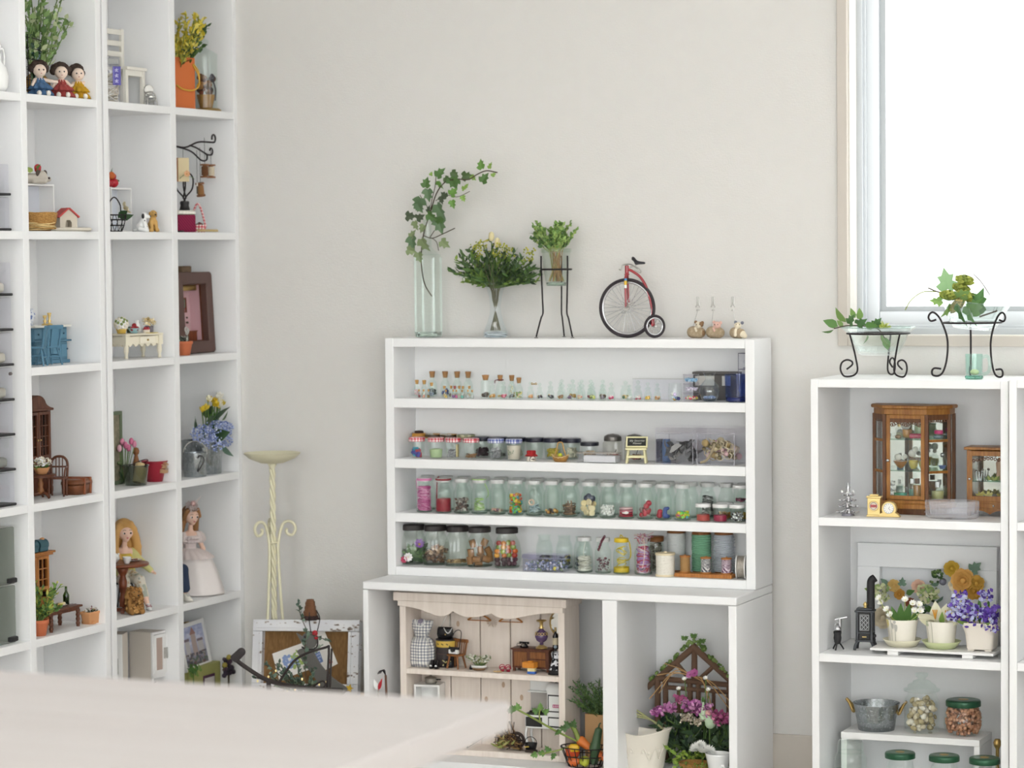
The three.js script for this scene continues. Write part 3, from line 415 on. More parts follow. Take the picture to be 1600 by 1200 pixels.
{
const p = [LX - .07,RT[3] + .0004,.428], ry = F - .3,o = T('toy_side_table','cream toy table with a carved apron and one drawer, covered with food','toy table', p, ry);
const w = .128,d = .078,h = .062; const W = K.cream;
for (const [x, z] of [[-1,-1],[1,-1],[-1,1],[1,1]]) P(o,'leg', W, turned(h - .004,.0062).translate(x*(w/2 - .008),0,z*(d/2 - .008)),box(.013,.024,.013,x*(w/2 - .008),h - .028,z*(d/2 - .008)),torus(.0058,.0009,0,0,0).rotateX(PI/2).translate(x*(w/2 - .008),.018,z*(d/2 - .008)));
const ap = new THREE.Shape(); ap.moveTo(-.05,.024); ap.lineTo(-.05,.002); for (let i = 1; i <= 10; i++) ap.quadraticCurveTo(-.05 + (i - .5)*.01,i % 2 ? -.006 : .008,-.05 + i*.01,.002); ap.lineTo(.05,.024);
P(o,'apron', W, ext(ap, .005).translate(0,h - .03,d/2 - .008),ext(ap, .005).translate(0,h - .03,-d/2 + .008),ext(ap, .005).scale(.6,1,1).rotateY(PI/2).translate(w/2 - .008,h - .03,0),ext(ap, .005).scale(.6,1,1).rotateY(PI/2).translate(-w/2 + .008,h - .03,0));
P(o,'top', W, box(w, .005,d, 0,h - .004,0,.002)); const dr = P(o,'drawer', mt('#f3ecd9', .45),box(.05,.017,.004,.012,h - .024,d/2 - .005,.001)); P(dr,'knob', K.brass, sph(.0028,.012,h - .0155,d/2 - .001));
const on = (x, z, y = h + .0014)=>{ const c = Math.cos(ry),s = Math.sin(ry); return [p[0] + c*x + s*z, p[1] + y, p[2] - s*x + c*z]; };
const e = T('toy_topiary','cream flower ball in a yellow toy basket, at the left end of the cream table','toy flowers', on(-.048,.005),F); P(e,'basket', mt('#d9b656', .7),lathe([[0,0],[.01,0],[.014,.012],[.012,.012]])); P(e,'flowers', vc(.7),sph(.0165,0,.024,0,1,1,1).scale(1,1,1),...Array.from({ length: 46 }, (_, i)=>{ const a = i*2.4,y = 1 - 2*(i + .5)/46,q = Math.sqrt(1 - y*y); return tint(ico(.0038,.016*q*Math.cos(a),.024 + .016*y, .016*q*Math.sin(a)),pick(['#f1ead8','#efe6cc','#f5f0e4','#8a9a5c'])); }));
S('toy_bowl','pale blue toy bowl on the cream table','bowl', on(-.012,.012),F, null, mt('#a9d3dc', .35),lathe([[0,0],[.007,0],[.016,.013],[.0145,.013],[.006,.003],[0,.003]]));
[[0,0,.012],[-.008,.003,.013],[.008,.002,.013],[.001,.008,.013],[0,.001,.021]].forEach(([x, z, y], i)=>S('toy_apple','red toy apple in the pale blue bowl,' + ['in the middle','at its left rim','at its right rim','nearest its front','on top of the heap'][i],'fruit', on(-.012 + x, .012 + z, h + y),0,'red toy apples in the pale blue bowl', mt('#9c1f2b', .35),ico(.0062,0,0,0,2)));
S('toy_jug','white toy jug in the middle of the cream table','jug', on(.014,-.006),F, null, K.porcelain, lathe([[0,0],[.008,0],[.011,.008],[.008,.02],[.005,.026],[.008,.031],[0,.033]]),torus(.006,.0016,.011,.016,0));
S('toy_cake','small red and white toy cake on the cream table','toy food', on(.028,.014),F, null, vc(.5),tint(cyl(.009,.009,.008),'#f2e7d6'),tint(cyl(.0092,.0092,.003,0,.008,0),'#b23a48'),...[0,1,2,3].map((i)=>tint(ico(.0028,.005*Math.cos(i*1.6),.0125,.005*Math.sin(i*1.6)),'#b3202e')));
const fp = T('toy_flowerpot','grey toy pot of cream flowers at the right end of the cream table','toy flowers', on(.046,.004),F); P(fp,'pot', mt('#6f6a72', .5),box(.018,.018,.018,0,0,0,.003)); P(fp,'flowers', vc(.6),Array.from({ length: 11 }, (_, i)=>flower(.008,5,pick(['#f1e2b8','#f6ecd2','#efd9a4']),'#c9a94a').map((g)=>aim(g, V(R(-.016,.016),R(.02,.034),R(-.012,.012)),dirr(.4)))));
S('toy_napkin','yellow toy napkin lying on the front edge of the cream table','napkin', on(.03,.033,h + .0012),F - .3,null, mt('#e0c768', .8),box(.03,.0012,.014));
const lf = T('toy_tea_leaf','dark green toy cup behind the red apples','cup', on(.002,-.022),F); P(lf,'cup', mt('#4a5a4c', .5),lathe([[0,0],[.006,0],[.0075,.016],[.006,.016],[.005,.002]]));
}
{
const o = T('room_box','dark brown framed miniature room box with pink walls, leaning in its cell','room box', B(.085,3,.122),F); const w = .185,h = .215,t = .032;
const fs = new THREE.Shape(); const rr = (q, x0,y0,x1,y1,r)=>{ q.moveTo(x0 + r, y0); q.lineTo(x1 - r, y0); q.quadraticCurveTo(x1,y0,x1,y0 + r); q.lineTo(x1,y1 - r); q.quadraticCurveTo(x1,y1,x1 - r, y1); q.lineTo(x0 + r, y1); q.quadraticCurveTo(x0,y1,x0,y1 - r); q.lineTo(x0,y0 + r); q.quadraticCurveTo(x0,y0,x0 + r, y0); }; rr(fs, -w/2,0,w/2,h, .012); const fh = new THREE.Path(); rr(fh, -w/2 + t, t, w/2 - t, h - t, .001); fs.holes.push(fh);
P(o,'frame', mt('#5b413a', .55),ext(fs, .026,.002).translate(0,0,.013)); const iw = w - 2*t, ih = h - 2*t;
P(o,'back_wall', mt('#d8b4b8', .8),box(iw + .008,ih + .008,.003,0,t - .004,-.03)); P(o,'side_wall', mt('#d0a8ae', .8),box(.003,ih, .032,-iw/2 - .001,t, -.012)); P(o,'side_wall', mt('#d0a8ae', .8),box(.003,ih, .032,iw/2 + .001,t, -.012)); P(o,'box_floor', K.dark, box(iw, .003,.032,0,t - .002,-.012)); P(o,'box_ceiling', mt('#8d7468', .8),box(iw, .003,.032,0,h - t, -.012));
P(o,'valance', K.brass, loft([[.012,h - t - .016,-.006,.047,.005],[.012,h - t - .006,-.006,.049,.006],[.012,h - t - .001,-.006,.049,.004]], { k: 12,amp: .05,seg: 72 })); P(o,'slip', K.dark, ...frameBars(-iw/2,iw/2,t, h - t, .004,.008,.002,0));
const pt = draw(64,64, (c)=>{ c.fillStyle = '#5d6a60'; c.fillRect(0,0,64,64); for (let i = 0; i < 70; i++) { c.fillStyle = pick(['#7a8a7a','#48564f','#8f9a86','#9c3a44','#b0565a','#6b7a5c']); c.fillRect(R(60),R(60),R(4,12),R(4,10)); } });
const pc = P(o,'picture', mt('#ffffff', .5, { map: pt }),new THREE.BoxGeometry(.034,.034,.002).translate(.012,h*.6,-.024)); P(pc,'picture_frame', K.cherry, ...frameBars(-.008,.032,h*.6 - .02,h*.6 + .02,-.027,-.021,.0035,0));
P(o,'cupboard', K.cherry, box(.04,.024,.018,.034,t + .001,-.016,.001),box(.044,.003,.02,.034,t + .025,-.016)); P(o,'wall_flowers', mt('#5c5245', .7),...[0,1,2,3].map((i)=>ico(.0028,.03 + R(-.012,.014),h*.42 + R(-.01,.01),-.026)));
o.rotation.order = 'YXZ'; o.rotation.x = -.05;
S('wooden_block','small brown patterned block on top of the brown room box','block', B(.085,3,.15,.214),F, null, mt('#8a6c4e', .7, { map: galv }),box(.05,.018,.02,0,0,0,.003));
const q = T('terracotta_pot','small orange terracotta pot with a black and white plant, before the brown room box','plant pot', B(.032,3,.249),F); P(q,'pot', K.terra, lathe([[0,0],[.017,0],[.023,.03],[.025,.03],[.025,.037],[.022,.037],[.02,.03]])); P(q,'plant', vc(.6),...Array.from({ length: 26 }, ()=>tint(aim(blade(.022,.009),V(R(-.012,.012),.034,R(-.012,.012)),dirr(.5)),pick(['#2f302d','#e4e4dc','#4c5448','#cfd2c6']))),...[0,1,2].map((i)=>tint(torus(.006,.0014,R(-.01,.012),.06 + i*.004,.01),'#c9c9c4')));
}
// row 4: dark parlour, garden, tin buckets
{
const o = T('toy_cabinet','dark wooden toy display cabinet with an arched top and glazed doors','toy cabinet', B(.135,4,.817),F),w = .115,h = .205,d = .05;
P(o,'body', K.dark, box(w, .086,d, 0,0,0,.001),box(.012,h - .08,d, -w/2 + .006,.08,0),box(.012,h - .08,d, w/2 - .006,.08,0),box(w, h - .08,.003,0,.08,-d/2 + .002),box(w + .014,.006,d + .012,0,h, 0,.002),box(w + .008,.005,d + .008,0,.083,0,.002));
const cs = new THREE.Shape(); cs.moveTo(-w/2 - .006,0); cs.quadraticCurveTo(-w*.34,.006,-w*.3,.016); cs.quadraticCurveTo(-w*.22,.032,0,.033); cs.quadraticCurveTo(w*.22,.032,w*.3,.016); cs.quadraticCurveTo(w*.34,.006,w/2 + .006,0); P(o,'crest', K.dark, ext(cs, d + .006,.002).translate(0,h + .006,0));
for (const s of [-1,1]) { const r = P(o,'door', K.dark, ...frameBars(s*.026 - .025,s*.026 + .025,.09,h - .002,d/2 - .002,d/2 + .003,.007,0),box(.002,h - .1,.003,s*.026 - .007,.095,d/2),box(.002,h - .1,.003,s*.026 + .007,.095,d/2),...[.118,.142,.168].map((y)=>box(.04,.002,.003,s*.026,y, d/2))); P(r,'knob', K.gold, sph(.0024,s*.006,.135,d/2 + .005)); const q = P(o,'drawer', K.dark, box(.048,.06,.003,s*.026,.012,d/2 + .001,.001)); P(q,'knob', K.gold, sph(.0022,s*.006,.045,d/2 + .004)); }
P(o,'glazing', glass('#9c8c80'),box(w - .03,h - .1,.001,0,.095,d/2 - .003)); P(o,'inner_shelf', K.dark, box(w - .024,.002,d - .012,0,.128,0),box(w - .024,.002,d - .012,0,.166,0));
const t = T('toy_pedestal_table','dark wooden toy pedestal table with a turned foot','toy table', B(.06,4,.884),F); P(t,'top', K.dark, cyl(.036,.037,.004,0,.055,0,28),cyl(.03,.03,.003,0,.052,0,24)); P(t,'pedestal', K.wood, lathe([[0,.012],[.006,.012],[.0085,.02],[.005,.028],[.0075,.036],[.004,.044],[.008,.053],[0,.053]])); for (let i = 0; i < 3; i++) P(t,'foot', K.dark, tube([[0,.016,0],[.016,.012,0],[.026,.003,0]],.0032).rotateY(i*TAU/3 + .4));
S('toy_planter','small terracotta bowl on the dark pedestal table','bowl', B(.055,4,.887,.0597),F, null, K.terraPale, lathe([[0,0],[.012,0],[.02,.016],[.018,.016],[.011,.004],[0,.004]]));
const f = T('white_posy','white toy flowers with green leaves in the terracotta bowl','toy flowers', B(.055,4,.887,.07),F); P(f,'leaves', vc(.6),Array.from({ length: 16 }, ()=>tint(aim(blade(.02,.008),V(R(-.01,.01),.002,R(-.01,.01)),dirr(.2)),pick(G0)))); P(f,'flowers', vc(.6),Array.from({ length: 18 }, ()=>flower(.007,5,pick(['#f3f0e6','#efead8','#ffffff']),'#d8c56a').map((g)=>aim(g, V(R(-.02,.02),R(.01,.026),R(-.016,.018)),dirr(.5)))));
const c = T('toy_armchair','dark wooden toy chair with an arched back beside the leather trunk','toy chair', B(.06,4,.81),.35); P(c,'seat', K.dark, box(.042,.005,.038,0,.042,0,.001)); for (const [x, z] of [[-1,-1],[1,-1],[-1,1],[1,1]]) P(c,'leg', K.dark, turned(.043,.0032).translate(x*.018,0,z*.016)); P(c,'backrest', K.dark, tube([[-.019,.042,-.017],[-.02,.078,-.02],[-.012,.092,-.021],[0,.095,-.021],[.012,.092,-.021],[.02,.078,-.02],[.019,.042,-.017]],.0032,40),...[-.008,0,.008].map((x)=>rod([x, .044,-.017],[x, .094,-.021],.0014)),box(.036,.004,.004,0,.068,-.021)); P(c,'armrest', K.dark, tube([[-.02,.07,-.019],[-.021,.066,.01],[-.019,.044,.014]],.0022)); P(c,'armrest', K.dark, tube([[.02,.07,-.019],[.021,.066,.01],[.019,.044,.014]],.0022));
const k = T('leather_trunk','rounded brown leather trunk beside the dark toy chair','trunk', B(.055,4,.732),F + .15); const lm = mt('#a05c34', .4, { map: galv }); P(k,'body', lm, loft([[0,0,0,.044,.027],[0,.022,0,.046,.029],[0,.0235,0,.046,.029]], { sq: 4 })); P(k,'lid', lm, loft([[0,.024,0,.0475,.03],[0,.029,0,.0475,.03],[0,.036,0,.043,.027],[0,.038,0,.03,.018]], { sq: 4 })); P(k,'strap', mt('#8a4a28', .5),box(.006,.04,.062,.015,0,0,.001),box(.006,.04,.062,-.02,0,0,.001));
}
{
const o = T('wall_panel','green framed beige panel with tiny flowers, standing behind the bucket','panel', B(.1,4,.522),F); P(o,'panel', mt('#c3b596', .8, { map: galv }),box(.125,.178,.004,0,.002,0)); P(o,'frame', mt('#66735a', .6),...frameBars(-.068,.068,0,.186,-.004,.006,.009,.001)); P(o,'flowers', vc(.6),Array.from({ length: 14 }, ()=>tint(ico(R(.003,.006),R(-.05,.05),R(.03,.13),.006),pick(['#9c3140','#7d2533','#c7a352','#5c6b46'])))); P(o,'bow', K.red, sph(.008,.02,.188,0,1.4,.8,.6));
const tin = (name, label, p, r0,r1,h, m)=>{ const q = T(name, label,'bucket', p, F); P(q,'bucket', m, lathe([[0,0],[r0,0],[r1,h],[r1 + .001,h + .001],[r1 - .001,h],[r0 - .001,.002],[0,.002]],0,0,0,32)); P(q,'rim', m, torus(r1,.0016,0,0,0,32).rotateX(PI/2).translate(0,h, 0)); return q; };
const b = tin('glass_bucket','greyish clear bucket with a wire handle holding a roll of paper', B(.042,4,.48),.027,.034,.05,glass('#d3d8d2', .08)); P(b,'bail', K.iron, tube(Array.from({ length: 13 }, (_, i)=>{ const a = i/12*PI; return [.034*Math.cos(a),.05 + .016*Math.sin(a),.03*Math.sin(a)]; }),.001));
S('paper_roll','roll of beige paper standing in the clear bucket','paper', B(.042,4,.478,.003),F, null, mt('#c9b184', .85),cyl(.012,.012,.05,0,0,0).rotateZ(-.35).translate(-.002,.004,.004),box(.022,.04,.002,.01,.004,.014).rotateZ(-.2));
const t = T('toy_tulips','pink toy tulips with green leaves behind the clear bucket','toy flowers', B(.09,4,.455),F); P(t,'leaves', vc(.6),Array.from({ length: 22 }, ()=>tint(aim(blade(.055,.007,.3,.3),V(R(-.01,.014),0,R(-.01,.01)),V(R(-.35,.35),1,R(-.3,.3))),pick(['#4f6b41','#62804c','#3d5836'])))); P(t,'stem', K.stem, ...Array.from({ length: 8 }, (_, i)=>rod([0,0,0],[-.022 + i*.007,.085 + (i % 3)*.008, (i % 2)*.014],.001))); P(t,'flowers', vc(.55),Array.from({ length: 8 }, (_, i)=>tint(sph(.0075,-.022 + i*.007,.092 + (i % 3)*.008, (i % 2)*.014,.85,1.25,.85,8),pick(['#d98aa6','#e7b3c3','#c76a8e','#f2d6de']))));
const r = tin('red_bucket','red tapered bucket with clothes pegs and a net', B(.055,4,.365),.02,.033,.052,mt('#9a1b30', .4));
for (let i = 0; i < 2; i++) S('clothes_peg', (i ? 'more tilted' : 'more upright') + ' brown wooden clothes peg of the two in the red bucket','clothes peg', B(.045,4,.352 - i*.006,.028),F + i*.5,'clothes pegs in the red bucket', K.wood, box(.005,.042,.0035,-.003,0,0).rotateZ(-.35 - i*.12),box(.005,.042,.0035,.004,0,0).rotateZ(-.5 - i*.1));
STUFF('string_net','beige string net hanging over the rim of the red bucket','net', B(.03,4,.365,.03),F, mt('#c7a27c', .9),yarn(26,.016,.03,.0008,['#ffffff'],-.008));
const d = T('wooden_doll','plain wooden peg doll standing behind the buckets','peg doll', B(.085,4,.405),F); P(d,'body', K.wood, lathe([[0,0],[.008,0],[.009,.05],[.004,.07],[.0075,.074],[.0085,.081],[.006,.088],[0,.09]],0,0,0,16)); P(d,'arm', K.wood, tube([[.006,.058,0],[.018,.045,.004],[.03,.047,.006]],.002));
const w = T('tin_mug','small galvanised mug with a wire bail and a curled handle','watering can', B(.035,4,.192),.55); P(w,'body', K.galv, lathe([[0,0],[.029,0],[.0295,.062],[.031,.063],[.0285,.062],[.028,.002],[0,.002]],0,0,0,36)); P(w,'bail', K.steel, tube(Array.from({ length: 15 }, (_, i)=>{ const a = i/14*PI; return [.031*Math.cos(a),.058 + .034*Math.sin(a),-.01*Math.sin(a)]; }),.0011)); P(w,'handle', K.iron, tube([[.006,.05,.0295],[.012,.056,.03],[.02,.052,.029],[.022,.042,.03],[.016,.03,.034],[.008,.018,.032],[.006,.014,.0295]],.0016,40));
const g = tin('galvanised_bucket','large galvanised bucket full of blue and yellow flowers', B(.066,4,.1),.05,.054,.088,K.galv);
const hy = T('blue_hydrangea','clusters of tiny blue flowers hanging over the galvanised bucket','flowers', B(.052,4,.105,.08),F);
const bl = []; for (const [x, y, z, r, n] of [[-.07,.03,.03,.032,150],[-.025,.035,.04,.036,190],[.02,.036,.03,.034,170],[-.03,.005,.045,.03,120],[.047,.035,.025,.03,130],[.03,.01,.04,.026,90]]) for (let i = 0; i < n; i++) { const a = R(TAU),t = Math.acos(R(-1,1)),q = r*Math.pow(R(),.25); bl.push(tint(ico(R(.0019,.0032),x + q*Math.sin(t)*Math.cos(a),y + q*Math.cos(t)*.8,z + q*Math.sin(t)*Math.sin(a),0),pick(['#8f9ed0','#b4c0e6','#d3daf0','#7182ba','#a2b0dc']))); }
P(hy,'blossoms', vc(.7),bl).userData.kind = 'stuff'; for (const [x, y, z, dx, dy, dz, l, c] of [[.0,-.005,.05,.1,-.7,.5,.04,'leafGray'],[-.045,.045,.03,-.6,.6,.5,.06,'leaf3'],[0,.06,.03,.2,.8,.5,.055,'leaf3'],[.035,.06,.03,.2,.6,.6,.03,'leaf1'],[-.03,.02,.04,-.3,.2,.8,.055,'leaf3'],[.02,.065,-.01,.5,.7,0,.05,'leaf3'],[-.06,.05,.01,-.8,.5,.1,.05,'leaf3']]) P(hy,'leaf', K[c], put([blade(l, l*.62,.15,.25)], V(x, y, z),V(dx, dy, dz)));
P(hy,'stem', K.stem, ...[[-.04,.03],[0,.04],[.04,.04],[.02,.0]].map(([x, y])=>rod([x*.3,-.07,0],[x, y, .02],.0018)));
const fr = T('freesias','yellow and white freesias rising above the blue flowers','flowers', B(.055,4,.12,.1),F);
const st = [], bl2 = []; for (const [x, y, z, c] of [[-.05,.075,.03,'#e3c93a'],[-.038,.08,.035,'#ecd24a'],[.0,.1,.02,'#f3eed2'],[.02,.085,.03,'#e6c92e'],[.026,.096,.02,'#e0bd25'],[.04,.08,.03,'#f4f0e0'],[.055,.09,.02,'#f0ead0'],[.062,.1,.015,'#f5f2e6'],[.078,.105,.01,'#f6f3e8'],[.07,.085,.02,'#e2cd4a'],[.09,.095,.0,'#f4efdc']]) { st.push(rod([x*.4 + .02,-.02,.01],[x, y, z],.0016)); bl2.push(...flower(.017,6,c,'#d8b93a', .95,.7).map((g2)=>aim(g2,V(x, y - .006,z),V(R(-.4,.4),.8,R(0,.6))))); }
P(fr,'stem', K.stem, st); P(fr,'flowers', vc(.55, { transmission: .15 }),bl2); for (let i = 0; i < 7; i++) P(fr,'leaf', K.leaf1,put([blade(R(.07,.1),.009,.3,.15)], V(R(-.03,.05),0,.01),V(R(-.5,.7),1,R(-.1,.5))));
}
// row 5: toy dining corner, two fashion dolls
{
const o = T('toy_hutch','honey coloured wooden toy hutch with glazed upper doors','toy cabinet', B(.135,5,.82),F),w = .112,h = .172,d = .05;
P(o,'body', K.orangeWood, box(w, .07,d, 0,0,0,.001),box(.01,h - .07,d - .01,-w/2 + .005,.07,-.004),box(.01,h - .07,d - .01,w/2 - .005,.07,-.004),box(w, h - .07,.003,0,.07,-d/2 + .002),box(w + .004,.004,d + .004,0,.068,0,.001)); P(o,'cornice', K.orangeWood, box(w + .006,.005,d + .004,0,h, 0,.001),box(w + .016,.005,d + .012,0,h + .005,0,.001));
for (const s of [-1,1]) { P(o,'door', K.orangeWood, ...frameBars(s*.026 - .0255,s*.026 + .0255,.088,h - .002,d/2 - .012,d/2 - .006,.007,0),box(.0025,.075,.003,s*.026,.09,d/2 - .009),...[.112,.138].map((y)=>box(.04,.0025,.003,s*.026,y, d/2 - .009))); const q = P(o,'drawer', K.orangeWood, box(.048,.05,.003,s*.026,.012,d/2,.001)); P(q,'knob', K.brass, sph(.0022,s*.01,.04,d/2 + .003)); }
P(o,'glazing', glass('#c3ae90'),box(w - .02,.085,.001,0,.085,d/2 - .012)); P(o,'inner_shelf', K.orangeWood, box(w - .02,.002,d - .02,0,.12,-.005));
const tl = mt('#2f5a66', .35); for (const [z, n] of [[.8,'teal toy bread bin with a round lid on top of the honey hutch'],[.843,'dark teal toy bin beside the upright, on top of the honey hutch']]) { const b = T('toy_bread_bin', n,'toy bin', B(.12,5,z, .1825),F); P(b,'box', tl, box(.036,.014,.026,0,0,0,.003)); P(b,'lid', tl, cyl(.014,.014,.036,0,0,0,20).rotateZ(PI/2).translate(.018,.016,0)); P(b,'knob', K.terraPale, sph(.0055,.006,.03,.002,1.3,.6,1)); }
const pan = T('toy_pan','black toy pan on the ledge of the honey hutch','pan', B(.112,5,.79,.0728),F); P(pan,'pan', K.blackGloss, lathe([[0,0],[.012,0],[.016,.009],[.014,.009],[.011,.003],[0,.003]])); P(pan,'handle', K.blackGloss, rod([.014,.008,0],[.026,.011,.004],.0018));
const t = T('toy_dining_table','brown wooden toy dining table with turned legs','toy table', B(.058,5,.838),F); const tw = .145; P(t,'top', K.dark, box(tw, .005,.07,0,.048,0,.0015)); P(t,'apron', K.dark, ...frameBars(-tw/2 + .006,tw/2 - .006,0,.056,-.004,.004,.003,0).map((g)=>g.rotateX(PI/2).translate(0,.044,-.028))); for (const [x, z] of [[-.03,1],[1,1],[-.03,-1],[1,-1]]) P(t,'leg', K.dark, ...[0,1,2,3].map((i)=>sph(.0058,0,.008 + i*.0105,0,1,1,1,10)),cyl(.0042,.0042,.048)).position.set(x < 0 ? -.055 : tw/2 - .009,0,z*.026);
const y = .0537,plate = (n, z, w2,food)=>{ const q = T('toy_plate', n,'plate', B(w2,5,z, y),F,'toy plates of food'); P(q,'plate', K.porcelain, lathe([[0,0],[.008,0],[.0135,.0025],[.0125,.003],[.007,.001],[0,.001]])); P(q,'food', mt(food, .6),ico(.006,-.002,.006,0,1).scale(1.2,.7,1),ico(.005,.004,.006,.002,1).scale(1,.8,1)); return q; };
plate('toy plate with an orange dish at the left of the brown toy table', .845,.045,'#e0913a'); plate('toy plate with pale buns, middle of the brown toy table', .808,.055,'#e8d9b0'); 
const jr = T('toy_jar','amber toy jar behind the plates on the brown toy table','jar', B(.08,5,.82,y),F); P(jr,'jar', mt('#a4622c', .25),lathe([[0,0],[.006,0],[.0075,.012],[.005,.018],[.0055,.022],[0,.022]]));
S('toy_wine_bottle','green toy bottle at the right end of the brown toy table','bottle', B(.06,5,.782,y),F, null, glass('#7fa04e', .05, {}),lathe([[0,0],[.0075,0],[.0078,.022],[.003,.032],[.0028,.042],[.0034,.043],[0,.044]],0,0,0,16),lathe([[0,.001],[.006,.001],[.006,.02],[0,.021]]));
const k = T('toy_fork','tiny silver cutlery lying at the right edge of the brown toy table','cutlery', B(.045,5,.78,y),F); P(k,'fork', K.silver, box(.02,.001,.0016,0,0,.003),box(.005,.001,.004,.011,0,.003)); P(k,'knife', K.silver, box(.024,.001,.0018,0,0,-.004));
const pt = T('bushy_plant','bushy yellow-green plant in a terracotta pot beside the upright','potted plant', B(.032,5,.945),F); P(pt,'pot', K.terra, lathe([[0,0],[.016,0],[.022,.03],[.024,.03],[.024,.038],[.021,.038],[.02,.032]])); const sg = []; for (let i = 0; i < 20; i++) sg.push(sprig([R(-.008,.008),.034,R(-.008,.008)],[R(-.03,.06),R(.055,.125),R(-.035,.04)],15,.015,.007,['#4f7a3a','#7da24a','#a7b84e','#38602f','#c9c35a'])); greenery(pt, sg);
const pl = T('planter_box','small terracotta planter box of red and white flowers on the shelf edge','planter', B(.032,5,.706),F); P(pl,'planter', K.terraPale, uvm(loft([[0,0,0,.032,.012],[0,.024,0,.036,.0145],[0,.024,0,.038,.0165],[0,.03,0,.038,.0165],[0,.0295,0,.034,.0125],[0,.022,0,.033,.012]], { sq: 12,seg: 48 })),box(.012,.006,.034,-.02,0,0),box(.012,.006,.034,.02,0,0)); P(pl,'leaves', vc(.6),Array.from({ length: 34 }, ()=>tint(aim(blade(.012,.007),V(R(-.03,.03),.027,R(-.008,.01)),dirr(.3)),pick(['#2f4a30','#45653e','#24402a'])))); P(pl,'flowers', vc(.6),Array.from({ length: 13 }, ()=>flower(.0065,5,pick(['#e9e4dc','#9a3a44','#f2eeea','#7c2c38']),'#c9a94a').map((g)=>aim(g, V(R(-.03,.03),R(.03,.037),R(-.01,.012)),dirr(.6)))));
}
const hand = (o, mat, x, y, z, dx, dy, dz, s = 1)=>{ const g = [sph(.0036,0,.004,0,.95,1.3,.55,10)]; for (let i = 0; i < 4; i++) { const q = (i - 1.5)*.0017,l = [.0052,.0062,.0058,.0045][i]; g.push(rod([q, .007,0],[q*1.15,.007 + l*.6,.0005],.00085,.0008,6),rod([q*1.15,.007 + l*.6,.0005],[q*1.2,.007 + l, .002],.0008,.0006,6)); } g.push(rod([.003,.003,0],[.0055,.0068,.0012],.001,.0007,6)); return merge(g).scale(s, s, s).applyQuaternion(new THREE.Quaternion().setFromUnitVectors(V(0,1,0),V(dx, dy, dz).normalize())).translate(x, y, z); };
const face = (o, y, z, s = 1,look = .001)=>{ P(o,'eyes', mt('#f6f3f0', .25),sph(.0042*s, -.0078*s + look, y, z - .0022*s, 1,.8,.5),sph(.0042*s, .0078*s + look, y, z - .0022*s, 1,.8,.5)); P(o,'irises', mt('#3a2a26', .25),sph(.0026*s, -.0074*s + look, y - .0002,z - .0006*s, 1,1,.5),sph(.0026*s, .0084*s + look, y - .0002,z - .0006*s, 1,1,.5)); P(o,'brows', mt('#7c5634', .7),tube([[-.012*s + look, y + .0065*s, z - .003],[-.008*s + look, y + .008*s, z - .001],[-.004*s + look, y + .007*s, z]],.0006,10,5),tube([[.012*s + look, y + .0065*s, z - .003],[.008*s + look, y + .008*s, z - .001],[.004*s + look, y + .007*s, z]],.0006,10,5)); P(o,'lips', mt('#c4485a', .4),sph(.0026*s, look, y - .0125*s, z - .0016*s, 1.2,.55,.6)); };
